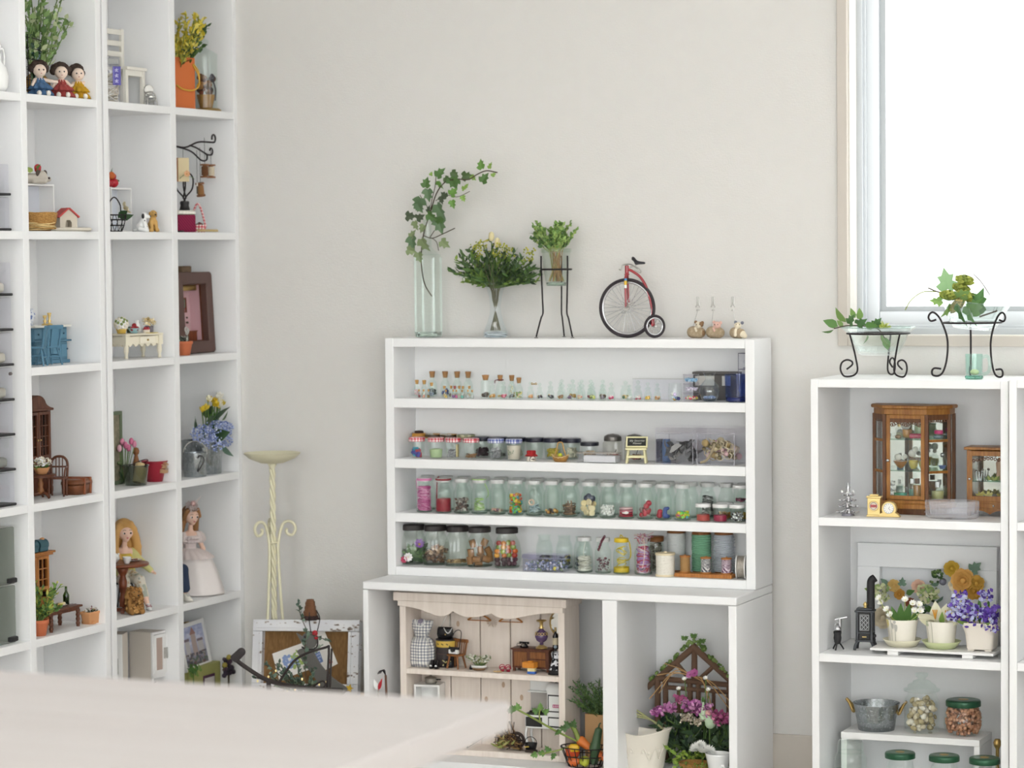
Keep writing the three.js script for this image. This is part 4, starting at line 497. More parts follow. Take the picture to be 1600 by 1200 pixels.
{
const p = B(.118,5,.41),o = T('fashion_doll','blonde fashion doll in a yellow cardigan seated behind the round table','doll', p, .85);
P(o,'body', K.skin, skin([[0,.08,-.012,.02,0,.108,-.018,.0155],[0,.108,-.018,.0155,0,.132,-.014,.0185],[-.016,.14,-.015,.009,.016,.14,-.015,.009],[0,.14,-.014,.0085,0,.164,-.008,.0068], ball(0,.193,-.004,.0215),[0,.186,.003,.015,0,.174,.008,.0075],[0,.186,.016,.0022,0,.183,.0185,.0022], ball(-.021,.188,-.004,.004),ball(.021,.188,-.004,.004),[-.024,.137,-.015,.008,-.034,.1,-.004,.0062],[-.034,.1,-.004,.0062,-.026,.084,.026,.0048],[.024,.137,-.015,.008,.046,.108,-.008,.0062],[.046,.108,-.008,.0062,.066,.088,.012,.0048],[-.014,.078,-.006,.015,-.018,.07,.04,.0125],[-.018,.07,.04,.0125,-.018,.03,.08,.0085],[-.018,.03,.08,.0085,-.018,.012,.1,.0055],[.014,.078,-.006,.015,.022,.071,.04,.0125],[.022,.071,.04,.0125,.026,.032,.075,.0085],[.026,.032,.075,.0085,.027,.012,.093,.0055]],72,.007),hand(o, 0,.066,.088,.012,.8,-.55,.5),hand(o, 0,-.026,.084,.026,.5,-.2,.8));
face(o, .19,.0175);
P(o,'hair', K.blonde, skin([ball(0,.2,-.012,.0265),[-.016,.211,.006,.0085,-.022,.196,.004,.007],[-.022,.196,.004,.0065,-.026,.15,-.004,.008],[.012,.212,.007,.009,.022,.196,.003,.007],[.022,.196,-.002,.01,.036,.15,-.018,.011],[.036,.15,-.018,.011,.042,.12,-.026,.007],[.008,.19,-.03,.018,.026,.135,-.038,.014],[-.01,.19,-.03,.018,-.02,.135,-.038,.012],[-.026,.15,-.004,.007,-.016,.125,.008,.0045]],60,.006),...Array.from({ length: 26 }, (_, i)=>{ const x = -.02 + i*.0016 + R(-.001,.001); return tube([[x*.4,.222,-.006],[x*.9,.214,.012],[x*1.15,.2055 + Math.abs(x)*.1,.0175 - Math.abs(x)*.3]],.0012,8,4); }),...Array.from({ length: 30 }, (_, i)=>{ const x = .018 + R(.012); return tube([[x, .205,-.012],[x + .014,.17,-.014 - R(.008)],[x + .016 + R(.006),.13 + R(-.012,.012),-.022 - R(.01)]],.0011,8,4); }));
P(o,'top', mt('#e2c255', .7),loft([[0,.085,-.013,.021,.018],[0,.108,-.017,.018,.0165],[0,.13,-.011,.0205,.02],[0,.136,-.012,.018,.017]], { k: 8,amp: .03 })); P(o,'ruffle', mt('#ead36e', .7),...[0,1,2].map((i)=>loft([[0,.124 - i*.009,-.008,.021,.0215],[0,.119 - i*.009,-.006,.0235,.024],[0,.114 - i*.009,-.006,.0215,.0225]], { k: 11,amp: .06,seg: 66 })));
P(o,'cardigan', mt('#d3cf8c', .9),skin([[-.024,.138,-.016,.0105,-.035,.1,-.005,.0085],[-.035,.1,-.005,.0085,-.027,.086,.022,.007],[.024,.138,-.016,.0105,.046,.108,-.009,.009],[.046,.108,-.009,.009,.063,.091,.009,.0075],[-.018,.137,-.018,.009,-.021,.085,-.018,.01],[.018,.137,-.018,.009,.021,.085,-.018,.01],[0,.13,-.03,.01,0,.085,-.028,.01]],56,.008));
const pf = tex(64,64, (u, v)=>{ const n = noise(u, v, 12); return n > .72 ? [.8,.7,.55] : n < .2 ? [.7,.72,.66] : [.91,.89,.83]; }, true, 10);
P(o,'trousers', mt('#ffffff', .85, { map: pf }),uvm(skin([[0,.082,-.012,.0215,0,.088,-.014,.0205],[-.014,.078,-.006,.0165,-.018,.07,.04,.0145],[-.018,.07,.04,.0145,-.018,.03,.08,.011],[.014,.078,-.006,.0165,.022,.071,.04,.0145],[.022,.071,.04,.0145,.026,.032,.075,.011]],64,.005)));
for (const [x, z] of [[-.018,.104],[.028,.097]]) { const s = P(o,'shoe', K.porcelain, loft([[x, .0006,z + .006,.0065,.0165],[x, .004,z + .006,.0068,.0165],[x, .009,z + .001,.0058,.011],[x, .016,z - .004,.0055,.006]])); P(s,'strap', mt('#8d3038', .5),torus(.0062,.0012,x, 0,0).rotateX(PI/2).translate(0,.0125,z - .001),torus(.0062,.001,x, 0,0).rotateX(PI/2 - .4).translate(0,.0085,z + .006)); }
const c = T('toy_stool','black metal toy chair under the blonde doll','toy chair', [p[0] - .012,p[1], p[2] - .01],.85); P(c,'seat', K.black, cyl(.026,.026,.004,0,.057,0,24)); for (const s of [[-1,-1],[1,-1],[-1,1],[1,1]]) P(c,'leg', K.black, rod([s[0]*.016,.057,s[1]*.016],[s[0]*.026,0,s[1]*.024],.002)); P(c,'backrest', K.black, tube([[.03,.03,-.03],[.045,.05,-.02],[.046,.07,-.022],[.02,.08,-.045],[-.03,.07,-.045],[-.04,.04,-.03]],.0025));
const t = T('toy_round_table','round reddish-brown toy table on a turned pedestal','toy table', B(.072,5,.5),F); P(t,'top', K.cherry, lathe([[0,.116],[.064,.116],[.0665,.119],[.0665,.122],[.064,.1245],[0,.1245]],0,0,0,40)); P(t,'pedestal', K.cherry, lathe([[0,.01],[.009,.012],[.011,.03],[.007,.045],[.01,.06],[.011,.075],[.007,.09],[.012,.1],[.018,.116],[0,.116]],0,0,0,20)); for (let i = 0; i < 4; i++) P(t,'foot', K.cherry, box(.046,.009,.009,.026,0,0,.002).rotateY(i*PI/2 + .5));
const ty = .1252; const pl = T('toy_dinner_plate','white toy plate with a brown snack on the round toy table','plate', B(.06,5,.468,ty),F); P(pl,'plate', K.porcelain, lathe([[0,0],[.014,0],[.0235,.004],[.022,.0045],[.013,.0012],[0,.0012]],0,0,0,28)); P(pl,'snack', mt('#7d4a36', .7),box(.012,.004,.006,-.004,.0014,0,.001),box(.01,.004,.006,.006,.0014,.004,.001));
const cp = T('toy_cup','white toy cup on the round toy table, left of the plate','cup', B(.045,5,.523,ty),F); P(cp,'cup', K.porcelain, lathe([[0,0],[.006,0],[.0105,.012],[.0115,.017],[.0105,.017],[.009,.011],[0,.003]])); P(cp,'handle', K.porcelain, torus(.005,.0013,.0135,.01,0));
S('toy_teapot','white toy teapot behind the cup on the round toy table','teapot', B(.09,5,.512,ty),F, null, K.porcelain, lathe([[0,0],[.009,0],[.015,.009],[.013,.019],[.007,.023],[.002,.025],[.003,.028],[0,.03]]),tube([[.012,.008,0],[.02,.014,0],[.023,.021,0]],.0026),torus(.008,.0015,-.017,.012,0));
const b = T('plush_poodle','curly brown plush poodle sitting in front of the round toy table','toy dog', B(.022,5,.532),1.0); P(b,'body', mt('#9a6f3c', .95),skin([[0,.016,-.004,.018,0,.036,0,.014], ball(0,.053,.004,.014),[0,.05,.012,.008,0,.047,.021,.006],[-.012,.01,.004,.01,-.014,.007,.02,.007],[.012,.01,.004,.01,.014,.007,.02,.007],[-.014,.036,.004,.008,-.016,.018,.014,.006],[.014,.036,.004,.008,.016,.018,.014,.006],[-.014,.058,0,.007,-.019,.044,.002,.007],[.014,.058,0,.007,.019,.044,.002,.007]],48,.006)); const cu = P(b,'curls', vc(.95),Array.from({ length: 210 }, (_, i)=>{ const a = R(TAU),t = R(); const y = .006 + t*.062,q = (t < .55 ? .021 : .0165); return tint(ico(R(.0026,.0042),q*Math.cos(a),y, .004 + q*Math.sin(a)*(t > .62 && Math.sin(a) > .6 ? .6 : 1)),pick(['#a87b43','#8f6433','#b98d54','#7c552b'])); })); cu.userData.kind = 'stuff'; P(b,'face', K.black, sph(.0022,0,.049,.0275),sph(.0015,-.006,.057,.017),sph(.0015,.006,.057,.017));
}
{
const p = B(.088,5,.128),o = T('gown_doll','fashion doll in a pale pink lace gown with a flower hat','doll', p, .95);
P(o,'body', K.skin, skin([[0,.1,-.005,.018,0,.13,-.008,.0135],[0,.13,-.008,.0135,0,.15,-.004,.0175],[-.016,.158,-.006,.008,.016,.158,-.006,.008],[0,.156,-.006,.0078,0,.182,-.002,.0062], ball(0,.209,.002,.0205),[0,.203,.008,.014,0,.191,.012,.007],[0,.202,.0205,.002,0,.199,.0225,.002],[-.023,.153,-.006,.0072,-.033,.118,0,.0055],[-.033,.118,0,.0055,-.02,.1,.026,.0042],[.023,.153,-.006,.0072,.034,.118,0,.0055],[.034,.118,0,.0055,.024,.1,.028,.0042]],60,.006),hand(o, 0,.024,.1,.028,-.3,-.5,.8),hand(o, 0,-.02,.1,.026,.3,-.5,.8));
face(o, .206,.0225,.96,.0015);
P(o,'hair', mt('#94683f', .55),skin([ball(0,.213,-.008,.0235),[.014,.224,.012,.007,.022,.207,.006,.006],[-.014,.224,.012,.007,-.022,.205,.006,.007],[-.02,.2,-.006,.011,-.026,.165,-.01,.009],[.018,.2,-.012,.011,.02,.165,-.018,.009]],48,.006),...Array.from({ length: 18 }, (_, i)=>{ const x = -.017 + i*.002; return tube([[x*.5,.234,.004],[x, .226,.0165],[x*1.1,.2215,.0205 - Math.abs(x)*.35]],.0012,6,4); }));
const lace = mt('#e9dcd8', .85, { transmission: .15 });
const ht = P(o,'hat', lace, Array.from({ length: 44 }, (_, i)=>{ const a = i*2.4,t = Math.sqrt(i/44)*1.75,d = V(Math.sin(t)*Math.cos(a),Math.cos(t),Math.sin(t)*Math.sin(a)); return aim(blade(.0115,.0125,.25,.5),d.clone().multiplyScalar(.0085),d, a); }),sph(.011)).translateY(.232).translateZ(.008); ht.rotation.x = .7; P(ht,'hat_centre', mt('#e8c0bc', .7),ico(.0075,0,.0125,0,1)); P(o,'feather', lace, aim(blade(.05,.004,.1,.1),V(.01,.236,-.004),V(.8,.5,-.5)));
P(o,'bodice', mt('#e6d8d6', .8),loft([[0,.105,-.006,.0165,.0145],[0,.13,-.007,.0165,.0155],[0,.148,-.003,.0205,.02],[0,.156,-.004,.019,.0165]], { k: 12,amp: .02,seg: 60 }),...[.14,.15].map((y)=>loft([[0,y - .004,-.002,.0205,.021],[0,y, -.001,.022,.0225],[0,y + .004,-.002,.02,.02]], { k: 14,amp: .05,seg: 84 })));
for (const s of [-1,1]) P(o,'sleeve', lace, loft([[s*.024,.135,-.004,.0125,.012],[s*.028,.143,-.005,.0165,.015],[s*.026,.156,-.006,.015,.014],[s*.022,.166,-.006,.008,.008]], { k: 9,amp: .08,seg: 54 }));
const sat = mt('#ece4e1', .5, { sheen: .4,sheenColor: new THREE.Color('#ffffff'),sheenRoughness: .4 });
P(o,'skirt', sat, loft([[0,.122,-.004,.018,.016],[0,.112,.004,.033,.028],[.004,.095,.014,.046,.04],[.008,.06,.022,.054,.049],[.012,.03,.026,.06,.053],[.015,.006,.028,.064,.055],[.016,.0006,.028,.063,.054]], { k: 7,amp: .022,seg: 84 }));
P(o,'peplum', lace, loft([[0,.121,-.003,.02,.018],[0,.114,.006,.038,.034],[.002,.104,.012,.048,.043],[.003,.097,.014,.053,.047]], { k: 16,amp: .05,seg: 128,top: false, bot: false }));
const bn = T('toy_bench','wooden toy chair with a curved arm behind the pink gown','toy chair', [p[0] - .03,p[1], p[2] - .035],.95); P(bn,'seat', K.wood, box(.07,.006,.035,0,.07,.0,.002)); P(bn,'armrest', K.wood, tube([[.038,.072,.014],[.042,.1,.012],[.036,.106,-.008],[.03,.1,-.016]],.004)); for (const [x, z] of [[-1,-1],[1,-1],[-1,1],[1,1]]) P(bn,'leg', K.wood, rod([x*.03,.07,z*.014],[x*.033,0,z*.015],.003));
const e = T('denim_doll','seated doll in navy trousers and white sneakers, mostly hidden by the upright','doll', B(.085,5,.262),1.15);
P(e,'body', K.skin, skin([[0,.09,0,.018,0,.15,-.006,.018],[0,.15,-.006,.007,0,.178,0,.0062], ball(0,.202,.002,.02),[0,.195,.008,.014,0,.184,.012,.007],[-.024,.15,0,.007,-.032,.1,.02,.0055],[.024,.15,0,.007,.03,.1,.02,.0055],[.014,.085,.01,.012,.018,.08,.045,.01],[.018,.08,.045,.01,.017,.02,.058,.006],[-.014,.085,.01,.012,-.018,.08,.045,.01],[-.018,.08,.045,.01,-.018,.02,.058,.006]],56,.006));
face(e, .199,.0225,.95); P(e,'hair', K.brown, skin([ball(0,.208,-.008,.024),[-.02,.2,0,.008,-.024,.16,-.006,.009],[.02,.2,0,.008,.024,.16,-.006,.009],[-.012,.217,.012,.008,.012,.217,.012,.008]],36,.006));
P(e,'shirt', mt('#d8dadf', .85),skin([[0,.095,-.002,.021,0,.148,-.006,.0205],[-.024,.15,0,.0095,-.03,.112,.014,.0085],[.024,.15,0,.0095,.028,.112,.014,.0085]],36,.006)); P(e,'trousers', mt('#27364f', .85),skin([[0,.088,0,.021,0,.094,-.002,.021],[.014,.086,.01,.0165,.018,.081,.046,.0145],[.018,.081,.046,.0145,.017,.034,.058,.0125],[-.014,.086,.01,.0165,-.018,.081,.046,.0145],[-.018,.081,.046,.0145,-.018,.034,.058,.0125]],56,.005));
for (const x of [-.018,.0175]) { const s = P(e,'sneaker', mt('#e4e0d6', .6),loft([[x, .0006,.068,.0085,.0195],[x, .005,.068,.0088,.0195],[x, .011,.064,.0078,.0145],[x, .021,.057,.0072,.008]])); P(s,'laces', mt('#8a8a86', .7),...[0,1,2].map((i)=>box(.009,.001,.0016,x, .0205 - i*.003,.066 + i*.0035))); }
}
// row 6: white toy cupboards, picture
{
const W = K.white, bg = mt('#ded5ca', .7);
const o = T('toy_cupboard','white toy cupboard with two glazed doors above an open niche','toy cabinet', [LX - .078,RT[6] + .0004,.352], F - .1),w = .102,h = .25,d = .068;
P(o,'side_panel', bg, box(.004,h, d, -w/2 + .002,0,0)); P(o,'side_panel', bg, box(.004,h, d, w/2 - .002,0,0)); P(o,'top', bg, box(w, .004,d, 0,h, 0)); P(o,'back', bg, box(w, h, .003,0,0,-d/2)); P(o,'inner_shelf', W, box(w - .008,.004,d - .006,0,h*.56,0),box(w - .008,.004,d - .006,0,h*.28,0),box(w - .008,.004,d - .006,0,.004,0));
P(o,'front_frame', W, ...frameBars(-w/2,w/2,h*.56,h + .004,d/2 - .001,d/2 + .004,.006,0),box(.006,h*.57,.005,-w/2 + .003,0,d/2),box(.006,h*.57,.005,w/2 - .003,0,d/2),box(w, .01,.005,0,h*.54,d/2));
for (const s of [-1,1]) { const q = P(o,'door', W, ...frameBars(s*.023 - .0225,s*.023 + .0225,h*.585,h - .003,d/2 + .003,d/2 + .007,.0085,0)); P(q,'door_pane', mt('#b59f93', .4),box(.03,h*.36,.001,s*.023,h*.6,d/2 + .004)); P(q,'handle', K.steel, ...frameBars(s*.005 - .0032,s*.005 + .0032,h*.73,h*.73 + .028,d/2 + .009,d/2 + .0105,.0015,0)); }
const ts = T('toy_toaster','white toy toaster with a black handle in the cupboard niche','toaster', [LX - .07,RT[6] + .0045 + .25*.28,.35], F); P(ts,'body', K.porcelain, box(.046,.036,.026,0,0,0,.008)); P(ts,'handle', K.black, tube([[-.02,.034,0],[-.01,.042,0],[.012,.042,0],[.02,.036,0]],.0018)); P(ts,'lever', K.black, box(.004,.034,.006,-.027,.002,.006));
const c = T('toy_wardrobe','tall white toy wardrobe turned away, with a steel door handle','toy cabinet', [LX - .085,RT[6] + .0004,.53],.35),cw = .06,ch = .268,cd = .07;
P(c,'body', bg, box(cw, ch, cd, 0,0,0,.001)); const q = P(c,'door', W, box(cw + .002,ch + .002,.005,0,0,cd/2 + .003,.001)); P(q,'handle', K.steel, ...frameBars(.012,.021,.17,.21,cd/2 + .009,cd/2 + .011,.0016,0));
const sky = draw(128,128, (g)=>{ const l = g.createLinearGradient(0,0,0,128); l.addColorStop(0,'#8f9ac6'); l.addColorStop(.5,'#c3c4d8'); l.addColorStop(1,'#6b6478'); g.fillStyle = l; g.fillRect(0,0,128,128); for (let i = 0; i < 60; i++) { g.fillStyle = pick(['#d5d8ea55','#a9b0d455','#eceaf255']); g.beginPath(); g.ellipse(R(128),R(60),R(6,18),R(3,8),0,0,7); g.fill(); } g.fillStyle = '#b9a39c'; g.fillRect(54,26,26,70); g.fillStyle = '#9c6a5e'; g.beginPath(); g.moveTo(50,28); g.lineTo(67,4); g.lineTo(84,28); g.fill(); g.fillStyle = '#c9c5c6'; g.fillRect(16,44,24,50); g.fillRect(86,52,30,44); g.fillStyle = '#7d6a78'; g.fillRect(14,38,28,8); g.fillRect(84,46,34,8); for (let i = 0; i < 90; i++) { g.fillStyle = pick(['#4d4a5c','#6a4a48','#5a6a58','#8a7a78','#3d3a48','#9a8a80']); g.fillRect(R(122),R(84,124),R(4,16),R(3,10)); } });
const pic = T('framed_picture','framed picture of old towers leaning in the bottom cell','picture', B(.075,6,.125,.128),F + .1); pic.rotation.order = 'YXZ'; pic.rotation.x = -.2; P(pic,'print', mt('#ffffff', .35, { map: sky }),new THREE.BoxGeometry(.142,.108,.002).translate(0,.054,0)); P(pic,'frame', W, ...frameBars(-.082,.082,-.008,.118,-.006,.005,.011,.001)); P(pic,'gold_clip', K.brass, box(.016,.003,.012,-.02,.118,0,.001));
const lw = T('photo_box','olive green box with a purple edged card beneath the leaning picture','box', B(.078,6,.115),F); P(lw,'box', mt('#a9a866', .7),box(.17,.128,.06,0,0,-.012,.002)); P(lw,'card', mt('#4c2440', .6),box(.06,.09,.002,.02,.01,.0195)); P(lw,'card_face', mt('#ddd8d2', .6),box(.05,.08,.002,.02,.013,.0208));
const iv = T('small_creeper','light green ivy leaves beneath the leaning picture','plant', B(.035,6,.218,.0),F); P(iv,'stem', K.stem, rod([0,0,0],[0,.13,0],.0016)); for (let i = 0; i < 7; i++) P(iv,'leaf', pick([K.leaf2,K.leaf1]),aim(lobed(IVY, .02),V(R(-.01,.03),.105 + R(.035),R(-.01,.015)),dirr(.2)));
const dv = T('dark_posy','dark purple and yellow dried flowers at the far end of the bottom cell','dried flowers', B(.025,6,.05),F); P(dv,'stem', K.stemDark, rod([0,0,0],[0,.1,0],.002),rod([0,0,0],[.006,.12,0],.0016)); P(dv,'blossoms', vc(.8),Array.from({ length: 24 }, ()=>tint(ico(R(.005,.009),R(-.02,.02),R(.095,.15),R(-.015,.015)),pick(['#332638','#46323f','#a99a4a','#2b2430','#5c4a3a']))));
}
// ---------- the corner between the bookcase and the low cabinet ----------
{
const o = T('candle_stand','tall cream iron candle stand with a twisted stem and a shallow dish','candle stand', [-3.366,0,.14]),W = mt('#e5e0c2', .5);
P(o,'dish', W, lathe([[0,.742],[.03,.744],[.06,.756],[.0745,.769],[.0735,.771],[.058,.759],[.028,.748],[0,.747]],0,0,0,48));
P(o,'stem', W, ...[0,1,2].map((k)=>tube(Array.from({ length: 70 }, (_, i)=>{ const a = i*.75 + k*TAU/3; return [.0044*Math.cos(a),.03 + i*.0103,.0044*Math.sin(a)]; }),.0042,280,6)));
for (let i = 0; i < 3; i++) P(o,'leg', W, tube([...scroll(.043,.573,.019,-3.6,2.75,0,.0,12).map((p, i)=>(i < 6 ? p.clone().sub(V(.043,.573,0)).multiplyScalar(.35 + i*.1).add(V(.045,.57,0)) : p)),[.0165,.55,0],[.0135,.5,0],[.022,.35,0],[.042,.15,0],[.07,.006,0]].map((p)=>(p.isVector3 ? p : V(...p))),.004,110).rotateY(i*TAU/3 + .15));
P(o,'collar', W, lathe([[.008,0],[.0125,0],[.0125,.004],[.008,.004]],0,.533,0),lathe([[.006,.728],[.012,.742],[0,.744]]));
}
{
const c = T('wooden_crate','low wooden crate under the distressed white frame, hidden by the table','crate', [-3.25,0,.17]); for (const s of [-1,1]) P(c,'slat', K.pale, box(.3,.12,.01,0,.015,s*.06,.002)); P(c,'slat', K.pale, box(.3,.012,.13,0,.135,0,.002)); P(c,'end_panel', K.pale, box(.01,.12,.11,-.145,.015,0),box(.01,.12,.11,.145,.015,0)); P(c,'foot', K.pale, box(.29,.015,.02,0,0,.05),box(.29,.015,.02,0,0,-.05));
const worn = mt('#ffffff', .75, { map: tex(256,256, (u, v)=>{ const n = .55*noise(u, v, 3,48) + .45*noise(u, v, 40,90); return n > .82 ? [.42,.35,.3] : n > .765 ? [.72,.69,.67] : mixc([.86,.86,.88],[.95,.95,.95], noise(u, v, 6)); }, true, 3,3) });
const o = T('pinboard','distressed white wooden frame with burlap backing and two painted postcards','picture frame', [-3.246,.1478,.2],.03); o.rotation.order = 'YXZ'; o.rotation.x = -.17; o.rotation.z = .035; const w = .306,h = .195,t = .03;
P(o,'rail', worn, span(-w/2,w/2,0,t, -.01,.01,.002),span(-w/2 + .012,w/2 - .012,t - .008,t, .0,.014,.002)); P(o,'rail', worn, span(-w/2,w/2,h - t, h, -.01,.01,.002),span(-w/2 + .012,w/2 - .012,h - t, h - t + .009,0,.014,.002)); P(o,'stile', worn, span(-w/2,-w/2 + t, t, h - t, -.01,.01,.002),span(-w/2 + t - .009,-w/2 + t, t, h - t, 0,.014,.002)); P(o,'stile', worn, span(w/2 - t, w/2,t, h - t, -.01,.01,.002),span(w/2 - t, w/2 - t + .009,t, h - t, 0,.014,.002)); P(o,'burlap_panel', K.burlap, span(-w/2 + t - .004,w/2 - t + .004,t - .004,h - t + .004,-.008,-.003));
const card = (label, x, y, rz, f)=>{ const q = S('postcard', label,'postcard', [-3.246,.1478,.2],.03,'painted postcards on the burlap', mt('#ffffff', .8, { map: draw(128,176, (g)=>{ g.fillStyle = '#f2efe9'; g.fillRect(0,0,128,176); f(g); }) }),new THREE.BoxGeometry(.072,.1,.0012).rotateZ(rz).translate(x, y, .0)); q.rotation.order = 'YXZ'; q.rotation.x = -.17; q.rotation.z = .035; return q; };
const vase = (g, x, y, s)=>{ g.fillStyle = '#6f87bd'; g.beginPath(); g.moveTo(x - 16*s, y); g.lineTo(x + 16*s, y); g.lineTo(x + 14*s, y + 50*s); g.lineTo(x - 14*s, y + 50*s); g.fill(); g.fillStyle = '#c3cee6'; for (let i = 0; i < 8; i++) g.fillRect(x - 12*s + (i % 3)*9*s, y + 6*s + Math.floor(i/3)*14*s, 6*s, 8*s); };
card('white postcard painted with a plant in a blue vase and a red seal', .036,.112,.45, (g)=>{ vase(g, 52,86,1); g.strokeStyle = '#8a9a88'; g.lineWidth = 5; for (let i = -3; i <= 3; i++) { g.beginPath(); g.moveTo(52,86); g.quadraticCurveTo(52 + i*8,62,52 + i*15,48 + Math.abs(i)*6); g.stroke(); } g.fillStyle = '#c6473f'; g.fillRect(92,142,16,18); g.fillStyle = '#f2efe9'; g.fillRect(96,146,3,10); g.fillRect(102,146,3,10); });
card('white postcard painted with blue flowers and green leaves, tilted left', -.04,.088,-1.25, (g)=>{ g.fillStyle = '#8fa5d2'; for (let i = 0; i < 26; i++) { g.beginPath(); g.ellipse(R(30,96),R(60,130),R(5,11),R(5,11),0,0,7); g.fill(); } g.fillStyle = '#a6bd6c'; for (let i = 0; i < 12; i++) { g.beginPath(); g.ellipse(R(30,96),R(40,90),12,5,R(3),0,7); g.fill(); } });
const lp = T('wicker_lamp_cap','small brown wicker cone with a dark hem sitting on the white frame','ornament', [-3.245,.3415,.168],.03); P(lp,'cone', mt('#7a5238', .85),lathe([[.018,.0105],[.0105,.046],[.0095,.052],[0,.053]],0,0,0,24),wound(.0165,.012,.0018,.01,6),wound(.0135,.012,.0016,.022,6),wound(.0115,.012,.0016,.034,6)); P(lp,'hem', mt('#3a2724', .8),loft([[0,0,0,.027,.02],[0,.004,0,.021,.019],[0,.011,0,.0185,.0185]], { k: 12,amp: .06,seg: 72 }));
const b = T('metal_bird','flat grey metal bird with a red collar and a yellow star at its tail','ornament', [-3.183,.15,.262],.05); const bs = new THREE.Shape(); bs.moveTo(-.046,.106); bs.quadraticCurveTo(-.03,.118,-.006,.112); bs.quadraticCurveTo(.012,.07,.052,.045); bs.lineTo(.082,.028); bs.quadraticCurveTo(.07,.012,.048,.0); bs.quadraticCurveTo(.028,.0,.018,.02); bs.quadraticCurveTo(.0,.05,-.026,.075); bs.closePath();
P(b,'body', mt('#6f6d69', .6, { metalness: .3 }),ext(bs, .005,.0008)); P(b,'head', mt('#6f6d69', .6, { metalness: .3 }),cyl(.0185,.0185,.006,0,0,0,28).rotateX(PI/2).translate(-.014,.131,-.003),ext([[-.03,.138],[-.046,.146],[-.034,.126]],.005)); P(b,'collar', K.iron, tube([[-.032,.116,.004],[-.014,.111,.006],[.006,.118,.004],[.008,.14,.004]],.0018)); P(b,'berry', K.red, sph(.0065,.002,.148,.005),sph(.005,.005,.139,.006)); P(b,'eye', K.black, sph(.003,-.024,.138,.0035)); P(b,'hanging_wire', K.iron, tube([[-.01,.148,0],[-.022,.17,-.02],[-.034,.186,-.05]],.0012),tube([[.004,.146,0],[.0,.176,-.03],[-.016,.192,-.05]],.0012)); const st = []; for (let i = 0; i < 10; i++) { const a = i/10*TAU, q = i % 2 ? .0045 : .0095; st.push([.084 + q*Math.cos(a),.029 + q*Math.sin(a)]); } P(b,'star', mt('#d8b23a', .4),ext(st, .004)); P(b,'foot', K.iron, box(.03,.003,.04,.04,-.0005,0)); b.scale.set(1.12,1.16,1);
}
{
// wire tricycle planter in front, its handlebar rising at the left
const o = T('tricycle_planter','dark iron tricycle plant stand with a curved handlebar and rubber grip','plant stand', [-3.11,.0,.44]),I = mt('#37302f', .5, { metalness: .4 });
P(o,'handlebar', I, tube([[-.175,.292,.05],[-.178,.282,.05],[-.15,.263,.05],[-.09,.234,.05],[-.02,.222,.05],[.06,.217,.04],[.11,.215,.03]],.0058,60,8)); P(o,'grip', mt('#3f3a3b', .8),rod([-.182,.281,.05],[-.161,.3,.05],.0115,.0105,14),sph(.0108,-.161,.3,.05)); P(o,'steering_post', I, rod([-.085,.232,.05],[-.085,.05,.05],.006)); P(o,'frame', I, tube([[-.06,.225,.05],[-.01,.29,.04],[.06,.318,.02],[.068,.312,.02],[.062,.22,.02],[.055,.1,.02]],.0032,60),tube([[.076,.316,.02],[.07,.22,.02],[.062,.1,.02]],.0026),tube([[.03,.222,.03],[.055,.236,.03],[.062,.225,.03],[.04,.208,.03],[.01,.212,.03]],.0024)); P(o,'basket', I, lathe([[.05,.1],[.075,.19],[.078,.19],[.053,.098],[0,.098],[0,.1]]));
for (const [x, z, r] of [[-.085,.05,.05],[.07,-.03,.04],[.07,.07,.04]]) { const q = P(o,'wheel', I, torus(r - .005,.005,x, r, z, 32)); P(q,'spokes', I, ...[0,1,2,3].map((i)=>rod([x - (r - .006)*Math.cos(i*PI/4),r - (r - .006)*Math.sin(i*PI/4),z],[x + (r - .006)*Math.cos(i*PI/4),r + (r - .006)*Math.sin(i*PI/4),z],.0014))); }
P(o,'axle', I, rod([.07,.04,-.04],[.07,.04,.08],.004),rod([.06,.1,.02],[.07,.04,.02],.004));
const p = T('trailing_foliage','trailing grey-green foliage with tiny fairy lights on the iron tricycle stand','plant', [-3.13,.19,.44]); const st = []; for (let i = 0; i < 15; i++) st.push(sprig([R(-.02,.03),0,R(-.02,.02)],[R(-.14,.075),R(.03,.085),R(-.06,.05)],22,.012,.009,['#53685a','#6b7f6e','#435546','#7c8c74'],.15)); st.push(sprig([0,.02,-.03],[-.035,.15,-.1],26,.013,.01,['#53685a','#6b7f6e','#435546']),sprig([-.035,.15,-.1],[-.11,.205,-.2],14,.013,.01,['#53685a','#6b7f6e','#435546']),sprig([-.03,.14,-.1],[.03,.125,-.1],8,.011,.009,['#53685a','#6b7f6e'])); greenery(p, st, vc(.7),K.stemDark);
for (let i = 0; i < 8; i++) S('fairy_light_bulb','tiny warm fairy light bulb,' + ['first','second','third','fourth','fifth','sixth','seventh','eighth'][i] + ' from the left in the trailing foliage','fairy light', [-3.25 + i*.028 + R(.01),.19 + R(.01,.08),.44 + R(.01,.05)],0,'fairy lights among the trailing foliage', mt('#f6e6b4', .3, { emissive: '#ffd98a', emissiveIntensity: .5 }),sph(.0024,0,0,0,1,1.4,1,8));
}
